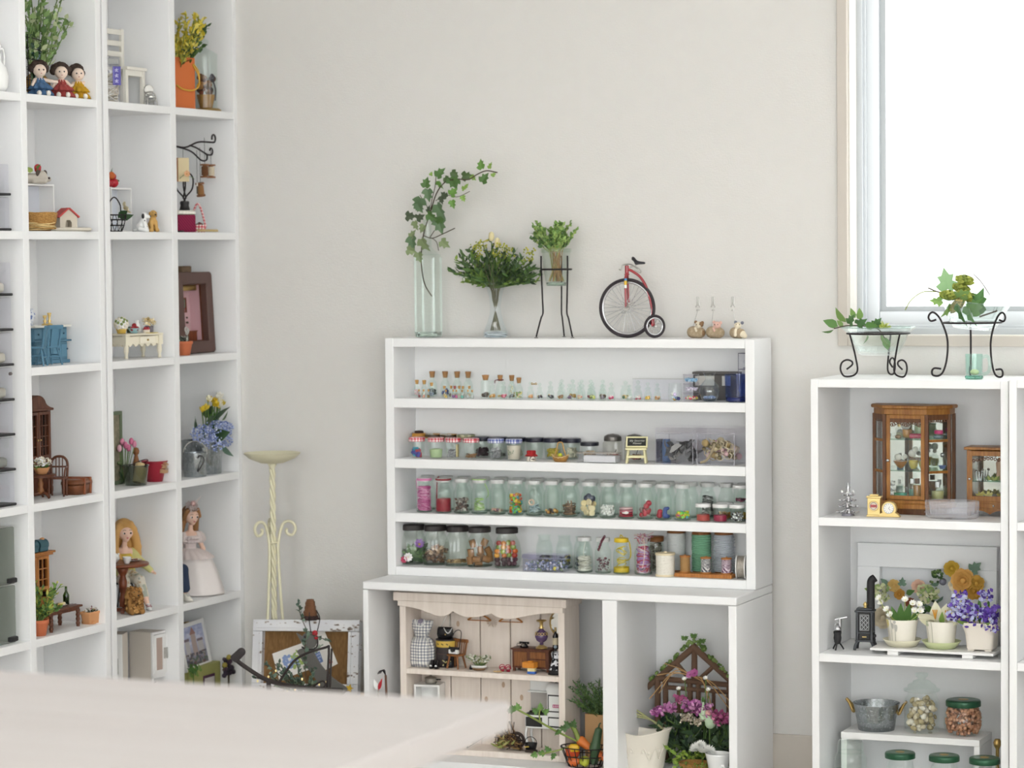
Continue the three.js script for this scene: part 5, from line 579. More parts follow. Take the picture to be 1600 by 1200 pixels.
// ---------- on top of the display shelf ----------
const HB = (x, k, z, dy = 0)=>[x, HT[k] + .0004 + dy, z];
{
const o = T('square_bottle','tall square clear glass bottle holding the ivy branch','glass bottle', HB(-2.943,0,.07),.06),w = .0295;
const G = solid('#f4faf8','#dbece6', .16);
const sqr = (y, r, q = 9)=>[0,y, 0,r, r];
P(o,'glass', glass('#f7fbf9', .02),loft([sqr(0,w - .003),sqr(.004,w),sqr(.2,w),sqr(.213,w - .003)], { sq: 9,seg: 64,top: false }),loft([sqr(.211,w - .0025),sqr(.222,.018)], { sq: 3.5,seg: 64,bot: false, top: false }),lathe([[.018,.222],[.0105,.233],[.0098,.292],[.0122,.294],[.0122,.302],[.0088,.302]],0,0,0,32));
P(o,'glass_base', G, loft([sqr(.001,w - .004),sqr(.004,w - .002),sqr(.014,w - .002)], { sq: 9,seg: 64 }));
for (const [x, z] of [[-1,-1],[1,-1],[1,1],[-1,1]]) P(o,'corner', G, rod([x*(w - .0042),.012,z*(w - .0042)],[x*(w - .0042),.205,z*(w - .0042)],.0026,.0026,10));
const p = T('ivy_vine','ivy branch with large lobed leaves arching out of the square bottle','plant', HB(-2.943,0,.07),.0);
const PX = (x, y, z = 0)=>V((x - 288)*.000427, (1140 - y)*.000427,z);       // metres along the branch as it grows
const curve = (l, r)=>P(p,'stem', K.stemDark, tube(l.map((q)=>PX(...q)),r, l.length*6,6));
curve([[318,893,.005],[270,830],[250,750],[245,640],[262,520],[285,450],[310,385],[360,280,.01],[420,215,.015],[500,195,.02],[580,200,.02],[640,170,.02],[700,150,.02],[770,162,.02]],.0016);
curve([[310,385],[318,320],[340,240],[350,165]],.001); curve([[345,320],[420,290,.01],[500,300,.01],[585,270,.015]],.0009); curve([[262,530],[330,545,.01],[400,520,.01],[480,487,.01]],.0012); curve([[330,545,.01],[370,570,.02],[382,620,.02]],.0009); curve([[300,545],[350,500,.015]],.001); curve([[310,385],[270,330],[240,285]],.0009);
const lf = [[660,110,58,-.3,2],[735,120,38,.2,3],[745,173,30,.6,3],[680,192,62,.6,1],[570,178,60,1.6,4],[505,165,46,2.2,4],[480,215,76,2.6,1],[515,215,50,-2.4,1],[392,155,66,.7,1],[300,212,60,.2,1],[390,228,52,3.0,2],[330,288,72,3.1,5],[337,160,24,.4,3],[248,340,84,-2.7,5],[265,365,60,2.8,5],[210,412,60,1.6,6],[262,418,54,1.2,6],[412,288,46,-.9,6],[418,320,44,3.0,6],[490,272,56,.8,2],[485,345,48,2.9,2],[543,312,36,2.7,3],[585,235,26,.4,3],[548,250,34,1.2,3],[608,190,36,2.4,3],[402,385,92,2.7,5],[345,418,66,2.2,1],[385,470,90,2.9,5],[375,435,60,-2,1],[236,468,54,2.9,7],[280,488,50,-2.6,7],[205,520,56,.6,7],[205,572,80,2.9,5],[290,585,84,2.8,7],[215,620,58,1.9,7],[262,660,62,3.0,7],[425,580,62,2.2,7],[445,200,50,2.4,4],[320,370,40,.2,6]];
const lm = [0,leafm('#54793c'),leafm('#6d9a45'),leafm('#8fb353'),leafm('#4d6638'),leafm('#63805a'),leafm('#4c5a42'),leafm('#8b9c6e')];
for (const [x, y, s, a, m] of lf) P(p,'leaf', lm[m], lobed(IVY, s*.00043,.3,.2).translate(0,-s*.0002,0).rotateX(R(-.35,.25)).rotateY(R(-.5,.5)).rotateZ(-a).translate((x - 288)*.000427, (1140 - y)*.000427,.012 + R(.022)));
}
{
const o = T('fluted_vase','clear glass vase with a scalloped rim and a pinched waist','vase', HB(-2.754,0,.072)); const pr = [[0,.0],[.028,.0],[.0325,.004],[.031,.016],[.023,.034],[.0155,.058],[.0138,.078],[.017,.104],[.0235,.126],[.0305,.1395]];
P(o,'glass', glass('#f9fcfd', .02),loft(pr.map(([r, y])=>[0,y, 0,r, r]), { seg: 64,k: 8,amp: .02,top: false })); P(o,'rim', glass('#f0f5f8', .05),tube(Array.from({ length: 64 }, (_, i)=>{ const a = i/64*TAU; return [.031*Math.cos(a),.1395 + .0022*Math.sin(8*a),.031*Math.sin(a)]; }),.001,128,6,true)); P(o,'glass_base', solid('#f4f8fb','#dfe8f0', .12),lathe([[0,.001],[.026,.001],[.0295,.005],[.027,.014],[0,.016]],0,0,0,32));
const p = T('mixed_bouquet','dense dark green bouquet with yellow buds in the scalloped vase','flowers', HB(-2.754,0,.072,.016)); const st = [];
for (let i = 0; i < 20; i++) { const a = i*2.4,q = .014; st.push(rod([q*Math.cos(a)*.9,.002,q*Math.sin(a)*.9],[-q*Math.cos(a)*.5,.08,-q*Math.sin(a)*.5],.0011,.001,6),tube([[-q*Math.cos(a)*.5,.08,-q*Math.sin(a)*.5],[-q*Math.cos(a)*.9,.11,-q*Math.sin(a)*.9],[-.05*Math.cos(a),.17,-.03*Math.sin(a)]],.001,10,4)); }
P(p,'stem', mt('#6d6a52', .7),st);
const sg = []; for (let i = 0; i < 80; i++) { const a = -.35 + (PI + .7)*R(),q = R(.045,.115); sg.push(sprig([R(-.012,.012),.11,R(-.012,.012)],[q*1.0*Math.cos(a),.138 + q*.8*Math.max(Math.sin(a),-.15),R(-.055,.06)],15,.019,.0085,i % 5 === 0 ? ['#7f9f48','#97b152','#6b8b40'] : i % 2 ? ['#3d5434','#33482e','#4e683e'] : ['#557545','#46633b','#638848'],.2)); }
greenery(p, sg);
for (const [x, y, z] of [[-.028,.215,.02],[.045,.2,.02],[.098,.195,.01],[.02,.205,.03],[-.045,.205,.01]]) P(p,'bud_spray', vc(.7),...Array.from({ length: 34 }, ()=>tint(ico(R(.0018,.0034),x + R(-.016,.016),y + R(-.018,.018),z + R(-.012,.012),0),pick(['#9ba13e','#b4b545','#868f38','#c7c054'])))).userData.kind = 'stuff';
for (const [x, y] of [[-.004,.228],[.012,.213]]) { const q = P(p,'flower_head', mt('#ddd1a4', .8),lathe([[0,0],[.0045,.001],[.0078,.01],[.006,.021],[0,.025]], x + .008,y, .03,12)); P(q,'stalk', K.stem, rod([x, .12,.015],[x + .008,y, .03],.001)); }
}
{
const o = T('pot_stand','tall thin black iron stand with bent legs','stand', HB(-2.586,0,.072)); const ry = .172;
P(o,'ring', K.iron, torus(.0385,.0022,0,0,0,40).rotateX(PI/2).translate(0,ry, 0)); for (const a of [2.55,.35,-1.6]) { const c = Math.cos(a),s = Math.sin(a); P(o,'leg', K.iron, tube([[.0385*c, .206,.0385*s],[.0385*c, .172,.0385*s],[.036*c, .1,.036*s],[.035*c, .062,.035*s],[.04*c, .05,.04*s],[.053*c, .0025,.053*s]],.0021,40,6),cyl(.0045,.0045,.0014,.053*c, 0,.053*s, 10)); }
const g = T('glass_pot','tapered clear glass pot held in the tall iron stand','glass pot', HB(-2.586,0,.072,.13)); P(g,'glass', glass('#f6faf7', .03),lathe([[0,0],[.0255,0],[.0265,.003],[.0365,.083],[.039,.085],[.0392,.094],[.0365,.0945],[.0362,.084]],0,0,0,40)); P(g,'glass_base', solid('#eef6f1','#cfe2d8', .08),lathe([[0,.0012],[.0245,.0012],[.0255,.009],[0,.009]],0,0,0,32));
const p = T('leafy_herb','bright green herb with pale stems in the glass pot on the iron stand','plant', HB(-2.586,0,.072,.142)); const st = [], sg = []; for (let i = 0; i < 44; i++) { const a = R(TAU),q = R(.004,.02); st.push(tint(rod([q*Math.cos(a + 2),0,q*Math.sin(a + 2)],[q*Math.cos(a)*1.2,.078,q*Math.sin(a)*1.2],.0009,.0007,5),pick(['#b58e5e','#c9a676','#a3b06a','#8f6f4a']))); }
P(p,'roots', vc(.7),st); for (let i = 0; i < 30; i++) { const a = R(TAU),q = R(.02,.088); sg.push(sprig([.25*q*Math.cos(a),.075,.25*q*Math.sin(a)],[q*Math.cos(a),R(.098,.152),.55*q*Math.sin(a)],24,.0125,.0092,i % 3 ? ['#86aa5a','#a6c472','#6f934c'] : ['#587a48','#bcd284','#668a52'],.25)); }
greenery(p, sg, undefined, mt('#a9b765', .7));
}
{
const o = T('penny_farthing','miniature red penny-farthing bicycle with black tyres','miniature bicycle', HB(-2.396,0,.072),.02); const r = .0745,D = mt('#2a2228', .6),Cm = K.silver, Rd = mt('#9c1f2c', .3, { clearcoat: .6 });
const wheel = (x, rr, tr, n, ry)=>{ const q = P(o,'wheel', D, torus(rr - tr, tr, 0,0,0,64).rotateY(ry).translate(x, rr, 0)); P(q,'rim', Cm, torus(rr - tr*2.4,tr*.75,0,0,0,64).rotateY(ry).translate(x, rr, 0)); P(q,'spokes', Cm, ...Array.from({ length: n }, (_, i)=>{ const a = i/n*TAU, b = a + (i % 2 ? .35 : -.35),h = .009; return rod([h*Math.cos(b),h*Math.sin(b),i % 2 ? .004 : -.004],[(rr - tr*2.2)*Math.cos(a),(rr - tr*2.2)*Math.sin(a),0],.0006,.0006,4); }).map((g)=>g.rotateY(ry).translate(x, rr, 0))); P(q,'hub', K.steel, cyl(rr*.09,rr*.09,.012,0,-.006,0).rotateX(PI/2).rotateY(ry).translate(x, rr, 0)); return q; };
wheel(0,r, .0042,36,0); wheel(.072,.029,.0034,16,.75);
for (const s of [-1,1]) P(o,'fork', Rd, rod([0,.162,s*.003],[-.001,.15,s*.0085],.003),rod([-.001,.15,s*.0085],[0,r, s*.0095],.0032,.0028,10)); P(o,'badge', vc(.4),tint(cyl(.0037,.0037,.005,-.0005,.143,.0087),'#3f8fc4'),tint(cyl(.0037,.0037,.011,-.0005,.132,.009),'#e3b93a'),tint(cyl(.0036,.0036,.008,-.0005,.124,.0092),'#eef0ee'));
P(o,'head_tube', Rd, cyl(.0052,.0052,.024,0,.156,0),torus(.0055,.0014,0,0,0).rotateX(PI/2).translate(0,.158,0)); P(o,'backbone', Rd, tube([[0,.172,0],[.014,.166,0],[.034,.152,0],[.05,.128,0],[.062,.09,0],[.067,.055,0],[.067,.03,0]],.0035,60,8),...[-1,1].map((s)=>rod([.066,.056,0],[.068,.029,s*.008],.0026)));
P(o,'handlebar', K.steel, tube([[-.016,.171,.012],[-.01,.17,.014],[-.007,.181,.012],[0,.183,.004],[.008,.183,-.004],[.015,.178,-.012],[.022,.172,-.018]],.0018,40),sph(.0035,0,.182,0)); P(o,'saddle_spring', K.steel, tube([[.008,.176,0],[.022,.178,.004],[.034,.172,.004],[.038,.165,.002],[.034,.162,0],[.02,.169,0]],.0012),rod([.022,.176,0],[.026,.186,0],.0012)); P(o,'saddle', mt('#201d24', .45),skin([[.016,.199,0,.003,.026,.187,0,.0046],[.026,.187,0,.0046,.046,.186,0,.0028],[.018,.196,-.005,.0035,.018,.196,.005,.0035]],30,.004));
P(o,'pedal', K.steel, rod([0,r, .012],[.012,r + .012,.012],.0016),box(.012,.003,.006,.014,r + .011,.014),rod([0,r, -.012],[-.012,r - .012,-.012],.0016),box(.012,.003,.006,-.014,r - .014,-.014));
}
[['memo clip sack with a peeking brown bear, leftmost of the three', -2.213,'#8a6a4a','#e2d6bf', .12],['memo clip sack with a round pink pig, middle of the three', -2.164,'#e0b6a8','#e0b6a8', 0],['memo clip sack with a cream mouse at its front, rightmost of the three', -2.105,'#e9dcc2','#e9dcc2', -.1]].forEach(([label, x, c, c2,lean], i)=>{
const o = T('memo_clip', label,'memo holder', HB(x, 0,.072)); const sk = mt('#b8a68c', .9, { map: tex(32,32, (u, v)=>mixc([.86,.84,.8],[1,1,1], noise(u, v, 16)),true, 20) });
P(o,'sack', sk, uvm(skin(i === 2 ? [[-.009,.0145,0,.014,.005,.0125,0,.0125]] : [[-.01,.0155,0,.015,.009,.014,0,.0135], ball(.002,.022,0,.009)],30,.006).translate(0,-.0003,0).scale(1,.97,1))); const hx = i === 0 ? .007 : i === 1 ? .005 : .002;
P(o,'animal', mt(c2,.7),skin(i === 2 ? [ball(0,.031,.006,.0085),[.012,.01,.004,.009,.018,.006,.006,.006],[-.004,.02,.01,.004,-.004,.008,.013,.004]] : [ball(hx, .032,.004,.0095),ball(hx + .002,.029,.012,.004),[hx - .008,.024,.008,.0035,hx - .004,.018,.012,.003]],34,.003)); P(o,'ear', mt(i === 2 ? '#7d7f8c' : c, .7),sph(.0042,hx - .008,.0395,.004,1,1,.6),sph(.0042,hx + .009,.038,.004,1,1,.6)); if (i === 0) P(o,'patch', mt(c, .7),sph(.0065,hx + .006,.034,.006),sph(.006,hx + .011,.013,.006,.8,1.2,.8)); P(o,'eyes', K.black, sph(.0012,hx - .003,.034,.0135),sph(.0012,hx + .005,.034,.0135));
const tx = -.006 + lean*.08/.12*.12,ty = .072; P(o,'wire', K.steel, rod([-.012 + (i > 1 ? .004 : 0),.024,-.002],[tx, ty, -.002],.0007,.0007,5)); P(o,'clip', K.steel, ...[-1,1].map((s)=>tube([[tx + s*.0055,ty + .004,0],[tx + s*.0022,ty + .013,0],[tx + s*.0016,ty + .03,0]],.002,12,5)),cyl(.0042,.0035,.004,tx, ty - .005,0),torus(.003,.0008,tx, ty + .012,0));
});
// ---------- the four tiers of jars ----------
// tier 1: tiny bottles
const tiny = (prof, x, w, s, label, group, fill, cap)=>{ const o = T('miniature_bottle', label,'bottle', HB(x, 1,HZ - w),R(TAU),group); P(o,'glass', K.glassTint, lathe(prof.map(([r, y])=>[r*s, y*s]),0,0,0,20)); if (fill) P(o,'filling', vc(.5),fill).userData.kind = 'stuff'; cap(o, s); return o; };
const CORKB = [[0,0],[.0095,0],[.0103,.001],[.0103,.026],[.0085,.032],[.0054,.036],[.0054,.042],[.0066,.043],[.0066,.045],[.0048,.045]];
const corkCap = (c)=>(o, s)=>P(o,'cork', mt(c, .85),lathe([[.0046*s, .041*s],[.0066*s, .0535*s],[.0064*s, .055*s],[0,.055*s]],0,0,0,14));
const CB = '#a87c50', CG = '#c99a5a';
[[-2.949,'dark green bead', ['#38423f','#4a5a50','#2b2f35']],[-2.912,'dark blue glass', ['#2f3f86','#3d4f9a','#28306a']],[-2.878,'almost empty clear', ['#c9c5c0','#b8a8a0']],[-2.847,'white powder', ['#eceae6','#dcd9d4']]].forEach(([x, n, c], i)=>tiny(CORKB, x, .105,1.18,'taller corked bottle at the back with ' + n + ' filling','taller corked bottles in the back row', beads(i === 2 ? 4 : 22,.0105,i < 2 ? .02 : .008,.0032,c),corkCap(CB)));
[[-2.986,.09,'pink and white beads', ['#f0c9cf','#e8a4b0','#f7ece8'],.018],[-2.961,.082,'white filling and a brass ring', ['#efece4','#e2ddd0'],.01],[-2.937,.075,'blue-grey filling', ['#7f8aa0','#a6afbf'],.012]].forEach(([x, w, n, c, h])=>tiny(CORKB, x, w, w > .08 ? .78 : .68,'mid-size corked bottle of ' + n + ' at the left end', null, beads(26,.0075,h, .0022,c),corkCap(CG)));
const fr1 = [[-2.949,.024,'dark red', ['#7c2a33','#a84a4a']],[-2.936,.024,'salmon', ['#d98870','#e7a890']],[-2.922,.024,'black and gold', ['#33291f','#b98f3a']],[-2.872,.022,'gold', ['#d9a92e','#f2d060','#7d5c18']],[-2.857,.034,'violet', ['#7c4a8c','#b06ab0']],[-2.843,.022,'hot pink', ['#d13a88','#e0569a']],[-2.827,.022,'turquoise', ['#2f9a8a','#67c2b0','#e8ece8']],[-2.814,.03,'grey-white', ['#c9c9c9','#e2e2e2']],[-2.799,.022,'clear white', ['#e8e8e8','#d6d6d6']]];
fr1.forEach(([x, w, n, c])=>tiny(CORKB, x, w, .4,'tiny corked bottle of ' + n + ' beads in the front row','tiny corked bottles at the left of the top tier', beads(20,.004,.0085,.0017,c, .0006),corkCap(CG)));
[[-2.89,'gold'],[-2.875,'brown'],[-2.861,'red banded'],[-2.852,'pale'],[-2.838,'spotted'],[-2.824,'tan']].forEach(([x, n], i)=>tiny(CORKB, x, .052 + (i % 2)*.008,.55,'tiny corked bottle with a ' + n + ' stopper behind the bead bottles', null, beads(8,.0055,.01,.002,[['#c9953a','#e0c070'],['#7d5a3c'],['#a8323c','#e8dcd0'],['#e2d6bf'],['#b9708a','#e8e0d8'],['#c7a57a']][i]),corkCap(i === 2 ? '#b0605a' : CG)));
tiny([[0,0],[.0118,0],[.0124,.001],[.0124,.042],[.009,.046],[.0082,.05],[.0065,.05]],-2.774,.05,1,'wide corked bottle with dried brown petals at its bottom', null, chips(50,.0112,.014,.005,['#5b4a3c','#4a3a38','#6d6a4a','#7c5a4a']),(o)=>P(o,'cork', mt(CB, .85),lathe([[.006,.046],[.0095,.059],[0,.06]])));
[[-2.742,'a brass collar and a red cord', ['#d9a55a','#e8c98a'],1],[-2.71,'a gold tip and white shells', ['#efe2c4','#d9bd8a'],2],[-2.675,'colourful beads', ['#8faa4a','#e8d88a','#d98a7a','#f2efe4','#6f8f3a'],0]].forEach(([x, n, c, k])=>{ const o = tiny(CORKB, x, k ? .07 : .034,k ? 1.06 : .98,'corked bottle with ' + n + ' on the top tier', null, beads(k ? 14 : 40,.0085,k === 2 ? .034 : k ? .006 : .018,.0024,c),corkCap(CB)); if (k === 1) P(o,'cord', mt('#6a1f2a', .6),torus(.0078,.0014,0,0,0).rotateX(PI/2).translate(0,.046,0),tube([[.008,.046,0],[.014,.045,0],[.015,.038,0]],.0011)); });
const STOP = [[0,0],[.0085,0],[.0093,.001],[.0093,.015],[.0078,.02],[.0052,.0235],[.0052,.0265],[.0072,.028],[.0068,.0295]], ballStop = (o, s)=>P(o,'stopper', K.glassTint, lathe([[.0066*s, .0293*s],[.0058*s, .032*s],[.0022*s, .034*s],[.0024*s, .0355*s],[.0045*s, .038*s],[.0046*s, .0415*s],[.002*s, .044*s],[0,.0442*s]],0,0,0,14));
const stop = (x, w, s, n, c, extra = '')=>tiny(STOP, x, w, s,'glass stopper bottle of ' + n + extra,'small bottles with ball stoppers on the top tier', c ? beads(12,.0078*s, .011*s, .0032*s, c) : null, ballStop);
[[-2.747,.03,1.05,'amber slices before the red corded cork bottle', ['#d99a4a','#e8b86a']],[-2.717,.034,1,'pink crumbs', ['#c2405a','#e07a90']],[-2.699,.045,1.02,'grey stones', ['#5b5f62','#a58a5a','#7c7f80']],[-2.643,.034,1,'orange slices below a gold bow', ['#e0a05a','#e8b07a','#d98a4a']],[-2.618,.034,.95,'dark and yellow pebbles', ['#5b3a4a','#c9a94a','#3f3340']],[-2.588,.032,1.05,'black and yellow pebbles', ['#c9a04a','#2f2f33','#4a4a50']],[-2.561,.032,1,'brown shards', ['#b0804a','#8c5f38','#c79a60']],[-2.537,.03,.92,'violet and white buttons', ['#4a2f4a','#e6dce6','#6b456b']],[-2.51,.034,1.02,'salmon and cream slices', ['#e08a80','#f0d9a8','#e8a898']],[-2.486,.045,.9,'one dark red berry', ['#8c1f2c']],[-2.475,.032,1.02,'lime and olive slices', ['#c7d24a','#dce07a','#5a6a2a']],[-2.449,.034,.92,'dark plum stones', ['#4a3545','#5b4555','#857a80']],[-2.424,.03,1.02,'pink and red hearts', ['#d94a7a','#c23a5f','#e8c0c8']],[-2.376,.03,.9,'white pebbles', ['#eceae6','#d9d6d0']],[-2.352,.028,1.15,'pink and white buttons', ['#d96a80','#f4ece8','#f2d6d6']],[-2.327,.03,1.05,'yellow rings', ['#e8b02a','#f0c850']],[-2.302,.03,1,'amber shells', ['#c98a3a','#e0b88a','#8c5f38']]].forEach((a)=>stop(...a));
P(scene, num('gold_bow'),K.brass, tube([[0,0,0],[-.006,.003,.001],[-.007,-.001,0],[0,0,0],[.006,.003,.001],[.007,-.001,0],[0,0,0]],.001)); tag(at(scene.children.at(-1),HB(-2.631,1,HZ - .028,.0385)),'tiny gold bow tied beside a ball stopper on the top tier','bow');
[[-2.573,'empty'],[-2.543,'amber bead'],[-2.519,'clear'],[-2.494,'pale bead'],[-2.462,'brown bead']].forEach(([x, n], i)=>stop(x, .07,1.12,n + 's', [null, ['#c99a4a'], null, ['#e0d8c8'],['#7d5a3c']][i],', in the second row of ball stoppers'));
tiny([[0,0],[.0125,0],[.0135,.001],[.0135,.022],[.011,.027],[.0095,.029],[.0095,.033]],-2.403,.075,1,'wider apothecary bottle with a flat knob lid and amber stones', null, beads(14,.0115,.01,.0042,['#d9a03a','#5a7a5a','#e8c060']),(o)=>P(o,'stopper', K.glassTint, lathe([[.0135,.033],[.0125,.035],[.003,.036],[.0058,.04],[.0058,.044],[0,.047]])));
{
const b = T('acrylic_case','long clear acrylic case behind the ball stopper bottles','box', HB(-2.315,1,HZ - .108)); P(b,'box', K.acrylic, box(.15,.053,.04,0,0,0,.002)); P(b,'rim', mt('#cfcfca', .3),...frameBars(-.075,.075,-.0205,.0205,-.0525,-.051,.0015,0).map((g)=>g.rotateX(PI/2)));
const j = T('bead_jar','open clear jar with pearly and deep blue beads','jar', HB(-2.258,1,HZ - .036)); P(j,'glass', K.glass, lathe([[0,0],[.0165,0],[.0175,.001],[.0175,.034],[.016,.04],[.017,.044]],0,0,0,28)); const bd = [['#e8eef4', -.008,.007],['#8fb6d9', .0,.006],['#1f4a7c', .006,.0065],['#c9b0d9', -.003,.015],['#c99a3a', -.001,.0045],['#2a2a6a', .011,.0055],['#f2f2ee', -.009,.016]]; bd.forEach(([c, x, y], i)=>S('glass_bead', ['pearl white','pale blue','sea blue','lilac','gold','navy','ivory'][i] + ' bead in the open clear jar','bead', HB(-2.258 + x, 1,HZ - .036 + (i % 3 - 1)*.006,y + .001),0,'beads in the open clear jar', mt(c, .15),ico(.0046,0,0,0,2)));
[['bottom', ['#d94a5a','#d9c94a','#e8e0c8'],0],['middle', ['#d9cfe0','#ece6f0'],1],['topmost', ['#7fb6d9','#a9d0e8'],2]].forEach(([n, c, i])=>{ const o = T('stacking_pot','round clear stacking pot with ' + ['red and yellow','pale lilac','light blue'][i] + ' beads,' + n + ' of three','pot', HB(-2.221,1,HZ - .05,i*.0222),0,'round stacking pots'); P(o,'pot', K.acrylic, lathe([[0,.0005],[.0185,.0005],[.0192,.002],[.0192,.017],[0,.017]],0,0,0,32)); P(o,'lid', glass('#f4f2f6', .1),lathe([[.0198,.0172],[.0198,.0215],[0,.0215]],0,0,0,32)); P(o,'filling', vc(.4),beads(40,.018,.011,.0032,c)).userData.kind = 'stuff'; });
const c = T('glass_carafe','round clear glass carafe with a flared neck','carafe', HB(-2.172,1,HZ - .045)); P(c,'glass', glass('#f8fafb', .02),lathe([[0,.0005],[.013,.0005],[.019,.005],[.0245,.015],[.026,.026],[.0235,.038],[.015,.048],[.0105,.054],[.0105,.06],[.015,.069],[.0165,.0705]],0,0,0,40),lathe([[.0095,.054],[.014,.047],[.022,.0375],[.0245,.026],[.0232,.0155],[.018,.0065],[0,.004]],0,0,0,40)); P(c,'base', solid('#ffffff','#a9bfe0', .03),lathe([[0,.0008],[.013,.0008],[.0185,.0055],[0,.004]],0,0,0,32)); const gp = STUFF('glass_pebbles','pale blue glass chips at the bottom of the carafe','pebbles', HB(-2.172,1,HZ - .045,.004),0,vc(.3),chips(26,.017,.008,.005,['#9fb6e0','#c3d2ec','#8fa5d2'],[1,.5,1]));
const q = T('storage_box','dark storage box with a pale label behind the carafe','box', HB(-2.175,1,HZ - .112)); P(q,'box', mt('#57534f', .6),box(.115,.064,.035,0,0,0,.003)); P(q,'label', mt('#d8d4cc', .7),box(.05,.024,.001,-.026,.036,.0178),box(.022,.024,.001,.03,.036,.0178)); P(q,'lid', mt('#6d6864', .6),box(.118,.006,.038,0,.064,0,.002));
const t = T('blue_tumbler','blue glass tumbler with a thick deep blue base','tumbler', HB(-2.1,1,HZ - .045)); P(t,'glass', glass('#c6d2ee', .03),lathe([[.0285,.001],[.0315,.067],[.03,.067],[.0275,.012],[0,.012]],0,0,0,40)); P(t,'base', mt('#2b3f8c', .1, { transmission: .35,thickness: 0 }),lathe([[0,.0003],[.0278,.0003],[.0284,.0115],[0,.0115]],0,0,0,40));
const a = T('acrylic_tower','tall clear acrylic drawer tower behind the blue tumbler','box', HB(-2.0895,1,HZ - .108)); P(a,'box', K.acrylic, box(.046,.118,.034,0,0,0,.001)); P(a,'edge', mt('#7f7a8a', .4),...[.0,.076,.115].flatMap((y)=>frameBars(-.0235,.0235,-.0175,.0175,-y - .0012,-y, .0012,0).map((g)=>g.rotateX(PI/2))),rod([-.023,0,.017],[-.023,.117,.017],.0007),rod([.023,0,.017],[.023,.117,.017],.0007)); P(a,'contents', vc(.4),chips(50,.02,.1,.008,['#dcdce6','#b9b9c6','#f2f2f6','#a9a6b6'])).userData.kind = 'stuff';
}
// tier 2: jam jars
const lidTex = (a, b, n)=>tex(64,64, (u, v, x, y)=>{ const i = Math.floor(x/8) % 2,j = Math.floor(y/8) % 2; return (i ^ j) === 0 ? (i ? hex(a) : hex(b)) : mixc(hex(a),hex(b),.55); }, true, n, n);
const redG = mt('#ffffff', .4, { map: lidTex('#c42a3a','#f6f0ee', 34) }),bluG = mt('#ffffff', .4, { map: lidTex('#2b3f96','#f2f2f4', 34) });
const navy = mt('#ffffff', .35, { map: tex(128,16, (u, v, x, y)=>(y > 5 && y < 11 && hash(x >> 1,y >> 1) > .55 && (x % 64) > 10 ? [.82,.82,.8] : [.13,.14,.2]),true, 1,1) });
const jam = (label, x, w, lid, r, h, fill, facets, grp, gl = K.glass)=>{ const o = T('jam_jar', label,'jar', HB(x, 2,HZ - w),R(1),grp); P(o,'glass', gl, loft([[0,.0005,0,r*.72,r*.72],[0,.003,0,r*.78,r*.78],[0,h*.5,0,r*.92,r*.92],[0,h*.76,0,r*.96,r*.96],[0,h*.84,0,r*.9,r*.9]], { seg: 40,k: facets, amp: facets ? .025 : 0,top: false })); P(o,'lid', lid, uvm(lathe([[r*.97,h*.8],[r*1.04,h*.81],[r*1.04,h*.97],[r*.98,h],[0,h]],0,0,0,36))); if (fill) STUFF(fill[0], fill[1],'filling', HB(x, 2,HZ - w, .001),0,vc(.6),fill[2]); return o; };
const rg2 = 'jam jars with red gingham lids', bg2 = 'jam jars with blue gingham lids';
const cloth = (cs, n = 12,h = .03)=>chips(n, .016,h, .014,cs, [1,.5,.9],0);
jam('red gingham lidded jam jar with royal blue and red scraps', -2.963,.038,redG, .0205,.0535,['fabric_scraps','royal blue, red and teal scraps inside the first gingham jar', cloth(['#3b4fb0','#2f3f96','#b03a4a','#3f9ab0','#4a4aa0'])],8,rg2);
jam('red gingham lidded jam jar with mint green filling', -2.909,.038,redG, .0205,.0535,['mint_filling','mint green powder filling inside a gingham lidded jar', [tint(lathe([[0,.0015],[.0145,.0015],[.0165,.022],[.008,.024],[0,.022]]),'#b3c99a')]],8,rg2);
jam('red gingham lidded jam jar with silver rings', -2.86,.038,redG, .0205,.0535,['metal_rings','small silver rings and beige strips inside a gingham lidded jar', [...Array.from({ length: 26 }, ()=>tint(torus(.0035,.0009,0,0,0,10).rotateX(R(3)).rotateY(R(3)).translate(R(-.011,.011),R(.005,.022),R(-.011,.011)),pick(['#a9a9ae','#8a8a90','#c9c9cc']))),tint(box(.004,.032,.01,.011,.004,0),'#c9b98a')]],8,rg2);
jam('red gingham lidded jam jar with brown seeds', -2.811,.038,redG, .0205,.0535,['brown_seeds','brown wooden chips at the bottom of a gingham lidded jar', chips(60,.0155,.012,.004,['#9a7348','#7d5a3a','#b98f60'])],8,rg2);
jam('blue gingham lidded jam jar with silver chain', -2.742,.038,bluG, .0205,.0535,['silver_chain','silver chain heaped inside the first blue gingham jar', Array.from({ length: 60 }, ()=>tint(torus(.003,.0008,0,0,0,9).rotateX(R(3)).rotateY(R(3)).translate(R(-.011,.011),R(.004,.028),R(-.011,.011)),pick(['#d9d9dc','#b0b0b6','#8f8f94'])))],8,bg2);
jam('blue gingham lidded jam jar with oatmeal coloured cloth', -2.692,.038,bluG, .0205,.0535,['oatmeal_cloth','oatmeal cloth with a green sprig print inside a jam jar', [tint(lathe([[0,.0015],[.0148,.0015],[.0178,.036],[0,.037]]),'#cfc6b6'),...Array.from({ length: 9 }, (_, i)=>tint(aim(blade(.006,.0022),V(-.006 + (i % 3)*.005,.012 + i*.0016,.0163),V(R(-.6,.6),1,.08)),'#5f7a5a'))]],8,bg2);
const gl2 = mt('#ffffff', .35, { map: tex(64,16, (u, v, x, y)=>(y < 5 ? [.28,.22,.14] : x % 64 < 26 ? [.85,.6,.18] : hash(x >> 2,y >> 2) > .5 ? [.92,.9,.85] : [.35,.4,.25]),true, 8,20) });
